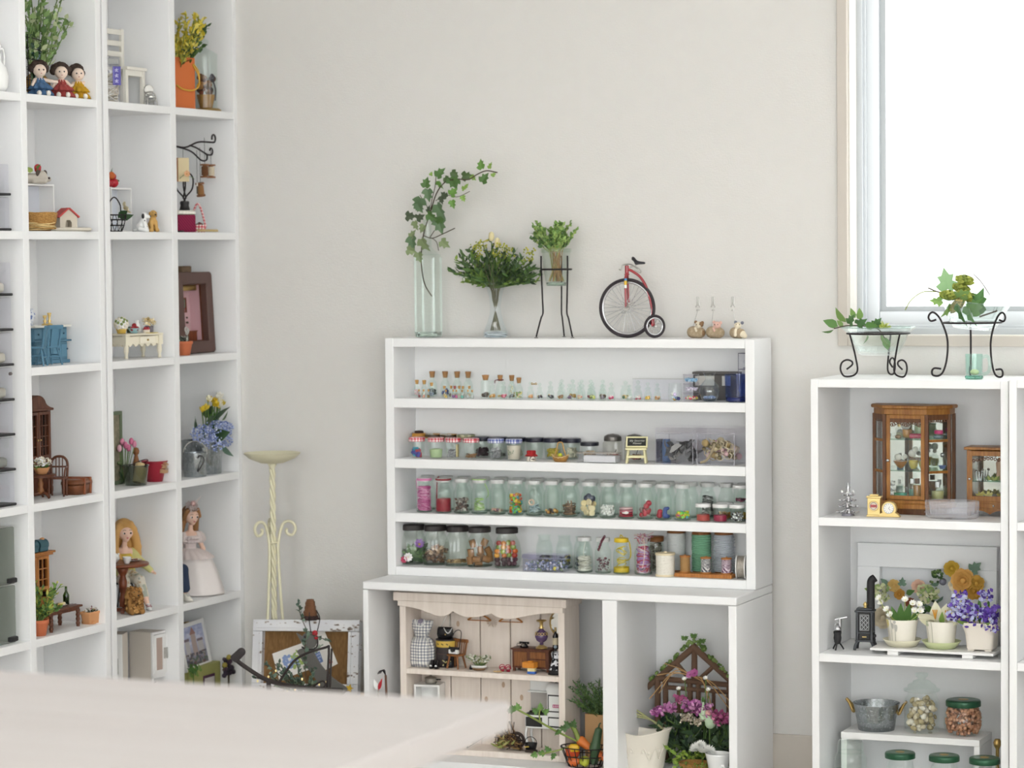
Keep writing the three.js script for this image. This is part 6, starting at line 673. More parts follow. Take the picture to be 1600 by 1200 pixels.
[[-2.985,'small jar with a dark flower lid and orange rim', .018,.0595],[-2.945,'jar with an orange printed lid', .0195,.059],[-2.901,'jar with a gold and brown printed lid', .022,.0585],[-2.852,'jar with a white, green and orange lid', .0235,.0585]].forEach(([x, n, r, h], i)=>{ const o = jam(n + ' behind the red gingham jars', x, .098,[mt('#c98f3a', .4),gl2,gl2,mt('#cfcbb6', .35, { map: lidTex('#6b7d4a','#f2efe2', 14) })][i], r, h, null, 0,null); if (i === 0) P(o,'flower_top', mt('#3d2a22', .7),lathe([[.013,h - .002],[.011,h + .006],[0,h + .007]],0,0,0,20)); });
[[-2.808,'plum coloured scraps', ['#4a3540','#5b4550','#3a2c33'],.024],[-2.762,'grey scraps', ['#8a8a88'],.01],[-2.712,'beige scraps', ['#b9b09a'],.02],[-2.66,'nothing but a green tint', null, 0],[-2.611,'mustard yellow thread', ['#c9b23a','#d9c45a','#b39f30'],.026],[-2.561,'cream buttons', ['#e0d9c4','#c9c2ae','#f0ebdc'],.028]].forEach(([x, n, c, h])=>jam('wide navy lidded jar holding ' + n, x, .1,navy, .0243,.0535,c ? ['jar_filling', n + ' inside a navy lidded jar at the back', chips(60,.018,h, .007,c, [1,.4,1])] : null, 0,'navy lidded jars in the back row', glass('#f3f7f4')));
jam('low navy lidded jar of tan shells', -2.505,.085,mt('#23252f', .35),.0225,.046,['tan_shells','tan shells inside the low navy lidded jar', chips(40,.018,.022,.009,['#c9a878','#a8824f','#e0c8a0','#7d5f42'])],0,null);
for (const [x, n] of [[-2.443,'left'],[-2.385,'right']]) { const o = T('canister','square glass canister with a domed dark metal lid,' + n + ' of the pair','jar', HB(x, 2,HZ - .086),.1,'canisters with dark metal lids'); P(o,'glass', glass('#f4f4f1'),loft([[0,.0005,0,.02,.02],[0,.003,0,.022,.022],[0,.046,0,.022,.022],[0,.05,0,.019,.019]], { sq: 7,seg: 48,top: false })); P(o,'lid', mt('#6f6c69', .35, { metalness: .8 }),lathe([[.0205,.05],[.0222,.0505],[.0222,.058],[.021,.0595],[.022,.061],[.014,.066],[0,.0685]],0,0,0,36)); STUFF('red_bits','red and brown bits inside the ' + n + ' metal lidded canister','filling', HB(x, 2,HZ - .086,.001),0,vc(.6),[...chips(46,.019,.016,.006,['#8c5a4a','#b0524a','#6d4a3c','#c7a890']),tint(rod([.004,.01,.005],[.013,.028,.01],.001),'#3a3a3a')]); }
{
const o = T('toy_jam_jar','toy jam jar with a red cloth cap and a white label','toy jar', HB(-2.636,2,HZ - .018)); P(o,'jar', mt('#f0ece4', .4, { map: draw(128,32, (c)=>{ c.fillStyle = '#f2efe8'; c.fillRect(0,0,128,32); c.strokeStyle = '#3a3632'; c.lineWidth = 2.5; c.beginPath(); c.ellipse(96,16,15,10,0,0,7); c.stroke(); c.fillStyle = '#55504a'; c.fillRect(88,12,16,2); c.fillRect(90,17,12,2); }) }),lathe([[0,0],[.0115,0],[.012,.001],[.012,.012],[.01,.014]],0,0,0,28).rotateY(2.35)); P(o,'cloth_cap', mt('#c23c40', .8, { map: lidTex('#b82c34','#f0d8d0', 60) }),uvm(loft([[0,.0125,0,.0165,.0165],[0,.017,0,.0125,.0125],[0,.018,0,.0108,.0108],[0,.0255,0,.0112,.0112],[0,.027,0,.009,.009]], { k: 10,amp: .06,seg: 60 })));
const b = T('mini_basket','miniature wicker basket with a tall handle','basket', HB(-2.558,2,HZ - .02)); P(b,'basket', K.straw, loft([[0,0,0,.015,.011],[0,.007,0,.019,.014],[0,.014,0,.0215,.0155],[0,.0135,0,.0195,.014],[0,.003,0,.013,.01]], { top: false })); P(b,'braid', mt('#dcbf8a', .8),tube(Array.from({ length: 40 }, (_, i)=>{ const a = i/40*TAU; return [(.0215 + .002*Math.sin(i*2.2))*Math.cos(a),.0145 + .003*Math.cos(2*a) + .001*Math.cos(i*2.2),.0155*Math.sin(a)]; }),.0013,120,5,true)); P(b,'handle', mt('#c99f5e', .8),tube([[-.0155,.013,0],[-.01,.03,0],[-.006,.046,0],[0,.049,0],[.006,.046,0],[.01,.03,0],[.0155,.013,0]],.0016,40,6));
S('lime_ball','lime yellow ball in the miniature wicker basket','ball', HB(-2.558,2,HZ - .018,.011),0,null, mt('#c9d23a', .6),sph(.0058,0,.0055,0));
const t = T('flat_case','flat clear case with a white grid insert','case', HB(-2.457,2,HZ - .026)); P(t,'case', K.acrylic, box(.106,.023,.04,0,0,0,.002)); P(t,'insert', mt('#ffffff', .6, { map: tex(64,64, (u, v, x, y)=>(x % 8 < 1 || y % 8 < 1 ? [.68,.68,.7] : [.93,.93,.93]),true, 40,40) }),box(.084,.016,.034,.008,.0015,0)); P(t,'rim', mt('#a9a29a', .5),...frameBars(-.053,.053,-.02,.02,-.0245,-.023,.0015,0).map((g)=>g.rotateX(PI/2)));
const Y = mt('#e9e2b4', .5),s = T('sign_stool','pale yellow toy stool carrying a tilted blackboard sign','toy sign', HB(-2.357,2,HZ - .026),.28); P(s,'seat', Y, box(.052,.005,.03,0,.0335,0,.001)); for (const [x, z] of [[-1,-1],[1,-1],[-1,1],[1,1]]) P(s,'leg', Y, rod([x*.02,.034,z*.01],[x*.024,.0005,z*.013],.0034,.0034,4)); P(s,'stretcher', Y, box(.046,.005,.003,0,.014,.0115),box(.046,.005,.003,0,.014,-.0115),box(.003,.005,.022,-.022,.018,0),box(.003,.005,.022,.022,.018,0));
const bt = draw(256,128, (c)=>{ c.fillStyle = '#23241f'; c.fillRect(0,0,256,128); c.fillStyle = '#d9d8d0'; c.font = 'italic 40px sans-serif'; c.textAlign = 'center'; c.fillText('My favorite', 128,58); c.fillText('Flower', 132,100); });
const tilt = (g)=>g.rotateX(-.45).translate(.001,.0392,.004); P(s,'sign_frame', Y, ...frameBars(-.027,.027,0,.029,-.002,.002,.004,.0008).map(tilt)); P(s,'blackboard', mt('#ffffff', .7, { map: bt }),tilt(new THREE.BoxGeometry(.047,.0215,.002).translate(0,.0145,0)));
for (const [x, n, c] of [[-2.321,'dark','#2f3550'],[-2.303,'light blue','#5f7fb0']]) S('thread_pack', n + ' blue thread pack behind the sign stool','thread', HB(x, 2,HZ - .095),0,null, mt(c, .7),loft([[0,0,0,.0085,.012],[0,.04,0,.009,.012],[0,.056,0,.0075,.01]], { k: 6,amp: .04,sq: 4 }));
const acr = (x, n, fill)=>{ const q = T('acrylic_box', n,'box', HB(x, 2,HZ - .064),0,'clear acrylic boxes at the right end of the second tier'); P(q,'box', K.acrylic, box(.098,.076,.1,0,0,0,.002)); P(q,'lid', glass('#f9f8fa', .08),box(.101,.014,.103,0,.077,0,.003)); P(q,'edge', mt('#b9b6be', .4),...[[-1,1],[1,1],[-1,-1],[1,-1]].map(([a, b])=>rod([a*.0482,.001,b*.0492],[a*.0482,.076,b*.0492],.0008,.0008,5)),rod([-.048,.0768,.0492],[.048,.0768,.0492],.0008),rod([-.048,.0012,.0492],[.048,.0012,.0492],.0008)); return q; };
acr(-2.2535,'clear acrylic box of grey leather scraps', 0); acr(-2.1465,'clear acrylic box of dried roses and pale cord', 0);
STUFF('leather_scraps','curled dark grey leather scraps in the acrylic box','scraps', HB(-2.2535,2,HZ - .064,.002),0,vc(.6),Array.from({ length: 62 }, (_, i)=>{ const w = R(.008,.02),g = new THREE.CylinderGeometry(R(.012,.03),R(.012,.03),w, 8,1,true, R(TAU),R(.8,2)).rotateX(R(3)).rotateZ(R(3)); g.center(); const hh = .058 - .02*Math.abs((i % 9)/8 - .6); return tint(g.translate(R(-.03,.03),.014 + R()*(hh - .026),R(-.03,.034)),pick(['#55565a','#47484c','#66676a','#7c7d80','#3c3d42','#b9b8b4'])); }));
STUFF('dried_roses','dried pink roses, olive leaves and pale cord in the acrylic box','dried flowers', HB(-2.1465,2,HZ - .064,.002),0,vc(.8),[...Array.from({ length: 60 }, ()=>tint(ico(R(.004,.01),R(-.038,.038),R(.01,.055),R(-.038,.038)),pick(['#d9b0b0','#c99aa6','#a9905a','#7d7048','#c7b890','#8c7a5a','#e0c8c0']))),...Array.from({ length: 16 }, ()=>{ const x = R(-.03,.034),y = R(.02,.062),z = R(.0,.04); return tint(tube([[x, y, z],[x + .01,y - .006,z],[x + .004,y - .016,z],[x - .008,y - .012,z],[x - .006,y + .002,z]],.0012,18,5),pick(['#e0d4b8','#cbbd98','#d8c9a6'])); }),tint(tube([[-.04,.004,.046],[-.025,.01,.046],[-.012,.03,.044],[-.006,.05,.04]],.0035,20,6),'#a89878')]);
}
// tier 3: milk bottles
const MILK = [[0,.0006],[.0185,.0006],[.0208,.003],[.021,.05],[.0198,.057],[.016,.0665],[.0145,.0705],[.0145,.0775],[.0162,.079],[.0162,.082]];
const cap3 = mt('#dfe0de', .5, { transmission: .2 });
const milkProto = new THREE.Group(); P(milkProto,'glass', K.glassTint, lathe(MILK, 0,0,0,32)); P(milkProto,'glass_base', glass('#c9d2cb', .05),lathe([[.0185,.0009],[.0202,.003],[.0203,.0055],[0,.0045]],0,0,0,32)); P(milkProto,'cap', cap3,lathe([[.0165,.079],[.0178,.0795],[.0178,.0878],[.017,.0892],[0,.0892]],0,0,0,32));
const milk = (x, k, w, label, group, s = 1,bare)=>{ const o = milkProto.clone(); o.name = num('milk_bottle'); scene.add(o); if (bare) o.remove(o.children[2]); at(o, HB(x, k, HZ - w),R(TAU)); o.scale.setScalar(s); return tag(o, label,'bottle', group); };
const MF = 'milk bottles in the front row of the third tier', inM = (name, label, x, g, k = 3,w = .0345,r = .5)=>STUFF(name, label,'filling', HB(x, k, HZ - w, .003),0,vc(r),g);
const r3 = .0192;
[[-2.942,'pink yarn', ['pink_yarn', yarn(90,r3,.062,.0011,['#e58fc0','#d96aa8','#f0b0d4','#c94f94'])]],[-2.888,'red cord', ['red_cord', [tint(wound(.0182,.032,.0011,.001),'#a8283a'),tint(cyl(.0175,.0175,.032,0,.001,0),'#b23040')]]],[-2.837,'grey and brown buttons', ['mixed_buttons', chips(110,r3,.036,.0058,['#8c7f78','#5b4c48','#b8aea6','#d9d2ca','#6d5248','#3f3634'],[1,.35,1])]],[-2.788,'lime ribbon and discs', ['lime_ribbon', [...yarn(7,.017,.036,.0013,['#a9cf7a','#c2dd9a']),...chips(12,.015,.022,.013,['#c9d9b0','#b8c79a','#8f9a80','#dfe6d2'],[1,.25,1])]]],[-2.737,'a few pink and grey beads', ['pink_beads', beads(26,.0175,.013,.0036,['#e0a99c','#8a7a70','#c9c2a8','#6a4a5a','#a9b09a','#e8c4b8'])]],[-2.687,'bright coloured pins and buttons', ['bright_buttons', chips(120,.0182,.052,.0075,['#e0582e','#3f9a4a','#7fd04a','#e8b92e','#2f8fa0','#d94a2e','#8f9a3a','#c98a2e'],[1,.4,1])]],[-2.637,'pale blue shell buttons', ['shell_buttons', [...Array.from({ length: 14 }, ()=>tint(cyl(.0075,.0075,.0022,0,0,0,16).rotateX(R(-1.4,1.4)).rotateY(R(3)).translate(R(-.009,.009),R(.008,.022),R(-.009,.009)),pick(['#b0c6cc','#9fb6be','#c9d6d8','#8fa5ac']))),tint(torus(.0065,.0022,-.003,.031,.009,20),'#e0c4b0')]]],[-2.589,'amber and brown beads', ['amber_beads', beads(34,.018,.015,.0042,['#c9954a','#5b3f33','#8c6038','#d9ad6a','#3f2f2b'])]],[-2.541,'brown coils and twigs', ['brown_coils', [...yarn(16,r3,.03,.0013,['#7d5f48','#9a7a5c','#5b4436']),...Array.from({ length: 14 }, ()=>tint(rod([R(-.012,.012),.004,R(-.012,.012)],[R(-.014,.014),R(.024,.038),R(-.014,.014)],.0012),pick(['#8c6a50','#b0906c','#6d503c'])))]]],[-2.487,'wooden discs and dark blue balls', ['wooden_discs', [...Array.from({ length: 9 }, (_, i)=>tint(cyl(.0078,.0078,.006,0,-.003,0,18).rotateX(PI/2 + R(-.5,.5)).rotateY(R(-.8,.8)).translate([-.011,.002,.011,-.006,.009,-.012,.003,.01,-.002][i],[.033,.036,.02,.011,.009,.02,.022,.03,.008][i],.0075 - (i > 5 ? .01 : 0)),pick(['#e3cfa0','#dcc390','#ead9b0']))),...[[0,.05,.004],[.01,.045,.003],[-.008,.045,-.002],[.005,.04,-.007]].map(([x, y, z])=>tint(ico(.0075,x, y, z, 2),'#383f55'))]]],[-2.438,'white beads', ['white_beads', beads(130,.0188,.028,.0034,['#f2f1ee','#e6e4e0','#fbfaf8'])]],[-2.388,'red and pink ribbons', ['red_ribbons', [...[0,1,2,3].map((i)=>tint(loft([[0,.002 + i*.006,0,.0175 - (i % 2)*.0015,.0165],[0,.0065 + i*.006,0,.0168,.017 - (i % 2)*.0015]], { k: 5,amp: .06 }),['#a82638','#b82f42','#e08a98','#f0c4c8'][i])),tint(sph(.0065,.003,.013,.0155,1.4,.6,.3),'#f4ecea')]]],[-2.338,'red beaded bundles', ['red_bundles', [...beads(34,.0175,.026,.0056,['#a82638','#c23a48','#7d1f2c','#8c7f7a']),...[[.006,.03,.008],[.011,.037,.005]].map(([x, y, z])=>tint(ico(.0075,x, y, z, 2),'#b02c3c')),...yarn(5,.017,.024,.0008,['#d9c9c0'])]]],[-2.29,'a red and a blue charm', ['charms', [tint(skin([ball(-.009,.008,.005,.0075),ball(-.007,.017,.006,.0065)],24,.004),'#b03040'),tint(skin([[.007,.006,.004,.006,.014,.006,.006,.005],[.005,.008,.005,.0055,.007,.024,.005,.005],[.007,.024,.005,.004,.014,.026,.006,.004]],28,.003),'#38549a')]]],[-2.24,'neon plastic chips', ['neon_chips', chips(60,.0182,.018,.007,['#e8e03a','#7fd94a','#e04a8a','#e89a3a','#b02f7a','#4ab0c2','#f0d040'],[1,.7,1])]]].forEach(([x, n, [nm, g]], i)=>{ milk(x, 3,.0345,'capped milk bottle of ' + n + ' in the front row', MF); inM(nm, n + ' inside a capped milk bottle', x, g); if (i === 0) P(scene.children.at(-2),'yarn_end', mt('#e58fc0', .7),tube([[-.002,.088,.0162],[-.014,.082,.0145],[-.0205,.06,.009],[-.022,.03,.006],[-.02,.012,.01]],.0008),torus(.0182,.0014,0,0,0,28).rotateX(PI/2).translate(0,.086,0),torus(.0182,.0014,0,0,0,28).rotateX(PI/2).translate(0,.083,0)); if (i === 1) P(scene.children.at(-2),'cord_end', mt('#8c1f2c', .7),torus(.0185,.0022,0,0,0,28).rotateX(PI/2).translate(0,.0855,0),tube([[-.006,.086,.015],[0,.094,.012],[.006,.086,.015]],.001),rod([-.012,.085,.0145],[-.0085,.034,.016],.0008),rod([.003,.085,.0165],[.004,.034,.0185],.0008)); if (i === 3) P(scene.children.at(-2),'ribbon_end', mt('#a9d07a', .7),tube([[-.006,.088,.0155],[-.0125,.076,.0095],[-.0212,.058,.008],[-.0212,.046,.008],[-.014,.04,.0155]],.001),torus(.018,.0012,0,0,0,28).rotateX(PI/2).translate(0,.088,0)); });
[-2.962,-2.909,-2.858,-2.805,-2.755,-2.705,-2.655,-2.606,-2.559,-2.506,-2.456,-2.404,-2.351,-2.302,-2.242].forEach((x, i)=>milk(x, 3,.099,'clear capped milk bottle directly behind the ' + ['pink yarn','red cord','grey button','lime ribbon','pink bead','bright button','shell button','amber bead','brown coil','wooden disc','white bead','red ribbon','red bundle','red and blue charm','neon chip'][i] + ' bottle','milk bottles in the back row of the third tier'));
milk(-2.197,3,.099,'capped milk bottle of dark grey ruffles behind the small pots', null); inM('grey_ruffles','dark grey ruffled lace inside the bottle behind the small pots', -2.197,[...yarn(60,.017,.052,.0016,['#6a6d6c','#8f9291','#4c4f50','#b9bbb8'])],3,.099); milk(-2.148,3,.099,'empty capped milk bottle behind the middle small pot', null); milk(-2.105,3,.11,'empty capped milk bottle in the right corner of the third tier', null);
const smallPot = (x, w, dy, label, lid, g)=>{ const o = T('screw_pot', label,'pot', HB(x, 3,HZ - w, dy),R(TAU),'small screw-lid pots at the right of the third tier'); P(o,'glass', K.glassTint, lathe([[0,.0006],[.0158,.0006],[.0172,.002],[.0172,.034],[.0165,.036]],0,0,0,32)); P(o,'lid', lid, lathe([[.0172,.035],[.0192,.0352],[.0192,.0425],[.0185,.0435],[0,.0435]],0,0,0,36)); const f = P(o,'filling', vc(.6),g); f.userData.kind = 'stuff'; return o; };
const wl = mt('#ececea', .5);
smallPot(-2.184,.028,0,'small white lidded pot of coral thread', wl, [tint(wound(.0152,.014,.001,.002),'#cf5a52'),tint(cyl(.0148,.0148,.014,0,.002,0),'#c9504a')]); smallPot(-2.14,.028,0,'small white lidded pot of crimson thread', wl, [tint(wound(.0152,.014,.001,.002),'#b02a52'),tint(cyl(.0148,.0148,.014,0,.002,0),'#a8284c')]); smallPot(-2.097,.028,0,'small white lidded pot of silver chain and black beads', wl, beads(80,.0155,.024,.0028,['#d9d9d9','#8f8f92','#2f2f33','#f2f2f2']));
smallPot(-2.1,.072,.0,'small white lidded pot of gold beads, in the second row', wl, beads(60,.0155,.02,.0026,['#b0902f','#d9b94a'])); smallPot(-2.143,.072,.0,'small white lidded pot of amber beads, in the second row', wl, beads(60,.0155,.02,.003,['#c9954a','#b0793a'])); smallPot(-2.102,.072,.0442,'small white lidded pot of plum beads stacked on another pot', wl, beads(50,.0155,.01,.0026,['#5b2440','#8c3a5a','#3f1f33']));
// tier 4: squat jars with black lids, spools
const JAR4 = [[0,.0008],[.03,.0008],[.034,.003],[.0385,.02],[.0385,.042],[.034,.064],[.0275,.0785],[.0245,.082],[.0245,.09]];
[[-2.985,'artificial violet and white flowers', 0],[-2.923,'dried brown flowers', 1],[-2.861,'wood chips', 2],[-2.799,'cork pieces', 3],[-2.723,'toy fruit', 4]].forEach(([x, n, k])=>{
const p = HB(x, 4,HZ - .06),ry = .6,o = T('squat_jar','flat-sided squat glass jar with a black lid full of ' + n,'jar', p, ry,'squat jars with black lids on the bottom tier'); const pr = JAR4.map(([r, y])=>[0,y, 0,r*.96,r*.47]);
P(o,'glass', glass('#f4f7f4'),loft(pr, { seg: 48,top: false })); P(o,'glass_base', glass('#c3ccc5', .05),loft([[0,.001,0,.03,.0148],[0,.006,0,.0332,.0163]], { seg: 48,bot: false })); P(o,'lid', mt('#2d2726', .5),loft([[0,.088,0,.0275,.0155],[0,.0895,0,.029,.0165],[0,.1,0,.029,.0165],[0,.1035,0,.027,.0155]], { seg: 48 }));
const st = (nm, lb, g)=>STUFF(nm, lb,'filling', [p[0], p[1] + .002,p[2]], ry, vc(.7),g),fl = (g)=>g.map((q)=>q.scale(1,1,.42)),e = .034;
if (k === 0) { st('silk_flowers','green leaves with a violet and a white silk flower in the first squat jar', [...fl(Array.from({ length: 60 }, ()=>tint(aim(blade(.024,.011),V(R(-.012,.024),R(.004,.04),R(-.014,.024)),dirr(.2)),pick(['#3f5a3a','#5c7a4c','#2f452f','#6f8a5a'])))),...flower(.014,9,'#f2eeee','#e8dcc8').map((g)=>aim(g, V(-.018,.018,.0135),V(-.1,.1,1))),...flower(.016,7,'#9a6ab8','#c9a94a').map((g)=>aim(g, V(.012,.05,.012),V(0,.5,.8))),...flower(.011,7,'#b03a5a','#8c2040').map((g)=>aim(g, V(-.027,.012,.012),V(-.5,.1,.8)))]); }
if (k === 1) st('dried_flowers','dried brown flower heads in the second squat jar', fl([...chips(150,e, .04,.008,['#6b5040','#8c6a52','#4a3a30','#a98468','#5b4236'],[1,.25,.7]),...Array.from({ length: 40 }, ()=>tint(aim(blade(.018,.006),V(R(-.012,.016),R(.026,.042),R(0,.024)),dirr(.2)),pick(['#b8977c','#d0b498','#8c6a52','#7d5a45'])))]));
if (k === 2) st('wood_chips','pale wood chips at the bottom of the third squat jar', fl(chips(60,e, .018,.013,['#a98a5c','#c9ac7a','#6d553c','#8a6f48','#dcc79a'],[1,.22,.5])));
if (k === 3) [[-.018,.058,0,.3],[.012,.06,0,-.5],[-.024,.035,.003,.1],[.0,.042,.008,.2],[.022,.038,.002,.5],[-.012,.018,.008,1.5],[.014,.018,.008,1.3],[.026,.02,.0,.2],[-.026,.015,.0,.1],[.004,.026,-.006,.6],[-.004,.005,-.002,1.5]].forEach(([a, b, c, t], i)=>{ const cs = Math.cos(ry),sn = Math.sin(ry); S('cork_piece','tan cork in the fourth squat jar,' + ['upper left','upper right','left of middle','middle','right of middle','lying lower left','lying lower right','at its right wall','at its left wall','hidden behind the others','flat on its bottom'][i],'cork', [p[0] + cs*a + sn*c, p[1] + .002 + b, p[2] - sn*a + cs*c], ry,'corks in the fourth squat jar', K.cork, cyl(.0085,.0085,.019,0,-.0095,0,14).rotateZ(t)); });
if (k === 4) { const C = ['#d9792e','#8fa53a','#b0382e','#e08a2e','#a9b84a','#c9502e','#4a2b33','#3f2630','#d96a2a','#7a8f34','#e0a03a','#4f2a38','#5a3040']; for (let i = 0; i < 24; i++) { const a = [-.024,-.01,.004,.018][i % 4] + R(-.002,.002),b = .011 + Math.floor(i/4)*.0105,c = i % 2 ? .004 : -.004,q = 1 - Math.max(0,b - .045)*9,cs = Math.cos(ry),sn = Math.sin(ry),low = b < .028,ci = low ? [6,7,11,12][i % 4] : [0,1,2,3,4,5,8,9,10][i % 9]; S('toy_fruit', (low ? 'plum coloured' : ['orange','green','red','amber','lime','vermilion','tangerine','olive','golden'][i % 9]) + ' toy fruit in the fifth squat jar,' + ['bottom','second','third','fourth','fifth','top'][i >> 2] + ' layer,' + ['far left','left of middle','right of middle','far right'][i % 4],'toy fruit', [p[0] + cs*a*q + sn*c, p[1] + b, p[2] - sn*a*q + cs*c],0,'toy fruit in the fifth squat jar', mt(C[ci],.4),sph(R(.0066,.008),0,0,0,1,.92,1,14)); } }
});
for (const [x, n] of [[-2.637,'first'],[-2.582,'second'],[-2.534,'third']]) { milk(x, 4,.1,n + ' open milk bottle behind the clear bead case','open milk bottles behind the bead case', 1.02,true); inM('dark_beads','dark beads inside the ' + n + ' open milk bottle of the bottom tier', x, [...beads(30,.018,.03,.0045,['#5b5f66','#7d8a5a','#3f4450','#9a9a9a','#c9b93a'])],4,.1); }
{
const o = T('bead_case','clear lilac-tinted bead case with a shiny lid, before the milk bottles','case', HB(-2.603,4,HZ - .028),.02); P(o,'case', glass('#f2f2f8'),box(.11,.031,.045,0,0,0,.002)); P(o,'lid', glass('#e6e4f2', .12),box(.114,.012,.049,0,.0315,0,.004)); for (const x of [-.03,0,.03]) P(o,'divider', K.acrylic, box(.001,.028,.042,x, .001,0)); const f = P(o,'beads', vc(.3),...Array.from({ length: 150 }, ()=>tint(ico(R(.002,.0035),R(-.052,.052),R(.004,.024),R(-.019,.02)),pick(['#a9b6cf','#d9dce6','#8f9ab8','#c2cce0','#e8e8ee','#9fb58a'])))); f.userData.kind = 'stuff'; S('yellow_bead','single large yellow bead in the clear lilac-tinted case','bead', HB(-2.572,4,HZ - .012,.0085),0,null, mt('#d9cf5a', .3),ico(.0055,0,0,0,2));
}
[[-2.501,'white string', ()=>[...yarn(46,r3,.035,.001,['#eae7dc','#d9d4c6','#f4f2ea']),tint(tube([[.002,.03,.005],[-.001,.05,.004],[.003,.075,.002],[.001,.09,.004]],.0009),'#f2f0e6')],0],[-2.451,'dark red sequin trim', ()=>[...beads(60,.018,.036,.0025,['#5b3a48','#7d4a58','#a89a98','#6a5a60'])],1],[-2.402,'yellow ribbon', ()=>[tint(wound(.0185,.013,.0014,.001),'#e8c92e'),...yarn(6,.016,.055,.0014,['#e8cf3a','#f0da5a'],.012)],2],[-2.344,'frayed pink and lilac yarn', ()=>[...yarn(90,r3,.066,.0012,['#c9a0d0','#d96a7a','#e8c9d9','#b98ac9','#f0e4e8','#c23a50'])],3]].forEach(([x, n, g, k])=>{
const o = milk(x, 4,.0345,'milk bottle of ' + n + ' on the bottom tier','filled milk bottles on the bottom tier', k === 3 ? 1.06 : 1,k === 3); inM('bottle_filling', n + ' inside a milk bottle of the bottom tier', x, g(),4);
if (k === 1) P(o,'sequin_trim', mt('#5b1f30', .4),...Array.from({ length: 20 }, (_, i)=>torus(.0022,.0009,0,0,0,8).translate(-.002 - i*.001 + .001*Math.sin(i*2),.0935 - i*.0013 - (i > 9 ? (i - 9)*.0008 : 0),.0162 + .0004*i))); if (k === 2) { o.remove(o.children[2]); P(o,'cap', mt('#e3c32c', .5),lathe([[.0165,.079],[.018,.0795],[.018,.0878],[.017,.0892],[0,.0892]],0,0,0,32)); P(o,'ribbon_end', mt('#e8cf3a', .6),tube([[-.006,.09,.014],[-.017,.08,.012],[-.0215,.06,.009],[-.0215,.042,.009],[-.013,.032,.0175],[.002,.032,.0212],[.014,.034,.0165]],.0016),tube([[-.004,.089,.01],[.002,.096,.008],[.005,.09,.01]],.0014)); }
if (k === 3) P(o,'frayed_ends', vc(.8),...Array.from({ length: 50 }, ()=>tint(tube([[R(-.008,.008),.072,R(-.008,.008)],[R(-.016,.016),.086,R(-.012,.012)],[R(-.026,.024),R(.085,.1),R(-.014,.014)]],.0007,8,4),pick(['#d9a0a8','#e8dcd0','#c9b0c9','#c23a50','#efe6da']))),tint(tube([[-.012,.088,.012],[-.02,.06,.02],[-.03,.03,.024],[-.036,.018,.024]],.0008),'#e8d4c8'));
});
const spool2 = (name, label, x, w, r, rw, h, fm, ym, t, dy = 0)=>{ const o = T(name, label,'spool', HB(x, 4,HZ - w, dy),0); P(o,'flange', fm, cyl(r, r, h*.08,0,0,0,28)); P(o,'flange', fm, cyl(r, r, h*.08,0,h*.92,0,28)); P(o,'core', fm, cyl(r*.5,r*.5,h*.86,0,h*.07,0),cyl(r*.2,r*.15,h*.06,0,h, 0,12)); P(o,'thread', ym, uvm(wound(rw - t, h*.83,t, h*.085)),cyl(rw - t*1.1,rw - t*1.1,h*.83,0,h*.085,0,28)); return o; };
spool2('thread_spool','large cream thread spool with pale wooden ends', -2.283,.026,.0248,.0235,.0575,mt('#e6d7b4', .6),mt('#f1ece0', .85),.001);
const cone = (label, x, ym, t, h, extra, w = .102)=>{ const o = T('yarn_cone', label,'yarn', HB(x, 4,HZ - w),0); P(o,'spindle', K.wood, cyl(.006,.006,h, 0,0,0),cyl(.022,.022,.008,0,0,0,28),cyl(.024,.022,.007,0,h - .004,0,28)); P(o,'yarn', ym, wound(.0225,h - .014,t, .009),cyl(.0215,.0225,h - .014,0,.009,0,28)); if (extra) P(o,'loose_strands', ym, extra()); return o; };
cone('tall cone of white thread behind the cream spool', -2.281,mt('#d9dcdb', .8),.0011,.104); cone('thick spool of mint green yarn', -2.213,mt('#7fb694', .95),.0024,.103, ()=>[...Array.from({ length: 8 }, ()=>tube([[.01,.1,0],[.004,.107,R(-.01,.01)],[-.008,.1,R(0,.012)]],.0016,8,5))],.096); cone('spool of fluffy silver-white eyelash yarn', -2.156,mt('#c4cad2', .6, { sheen: .5 }),.0024,.104, ()=>Array.from({ length: 260 }, ()=>{ const a = R(TAU),y = R(.012,.096); return rod([.022*Math.cos(a),y, .022*Math.sin(a)],[R(.026,.0295)*Math.cos(a),y + R(-.004,.004),R(.026,.0295)*Math.sin(a)],.0012,.0008,4); }),.1);
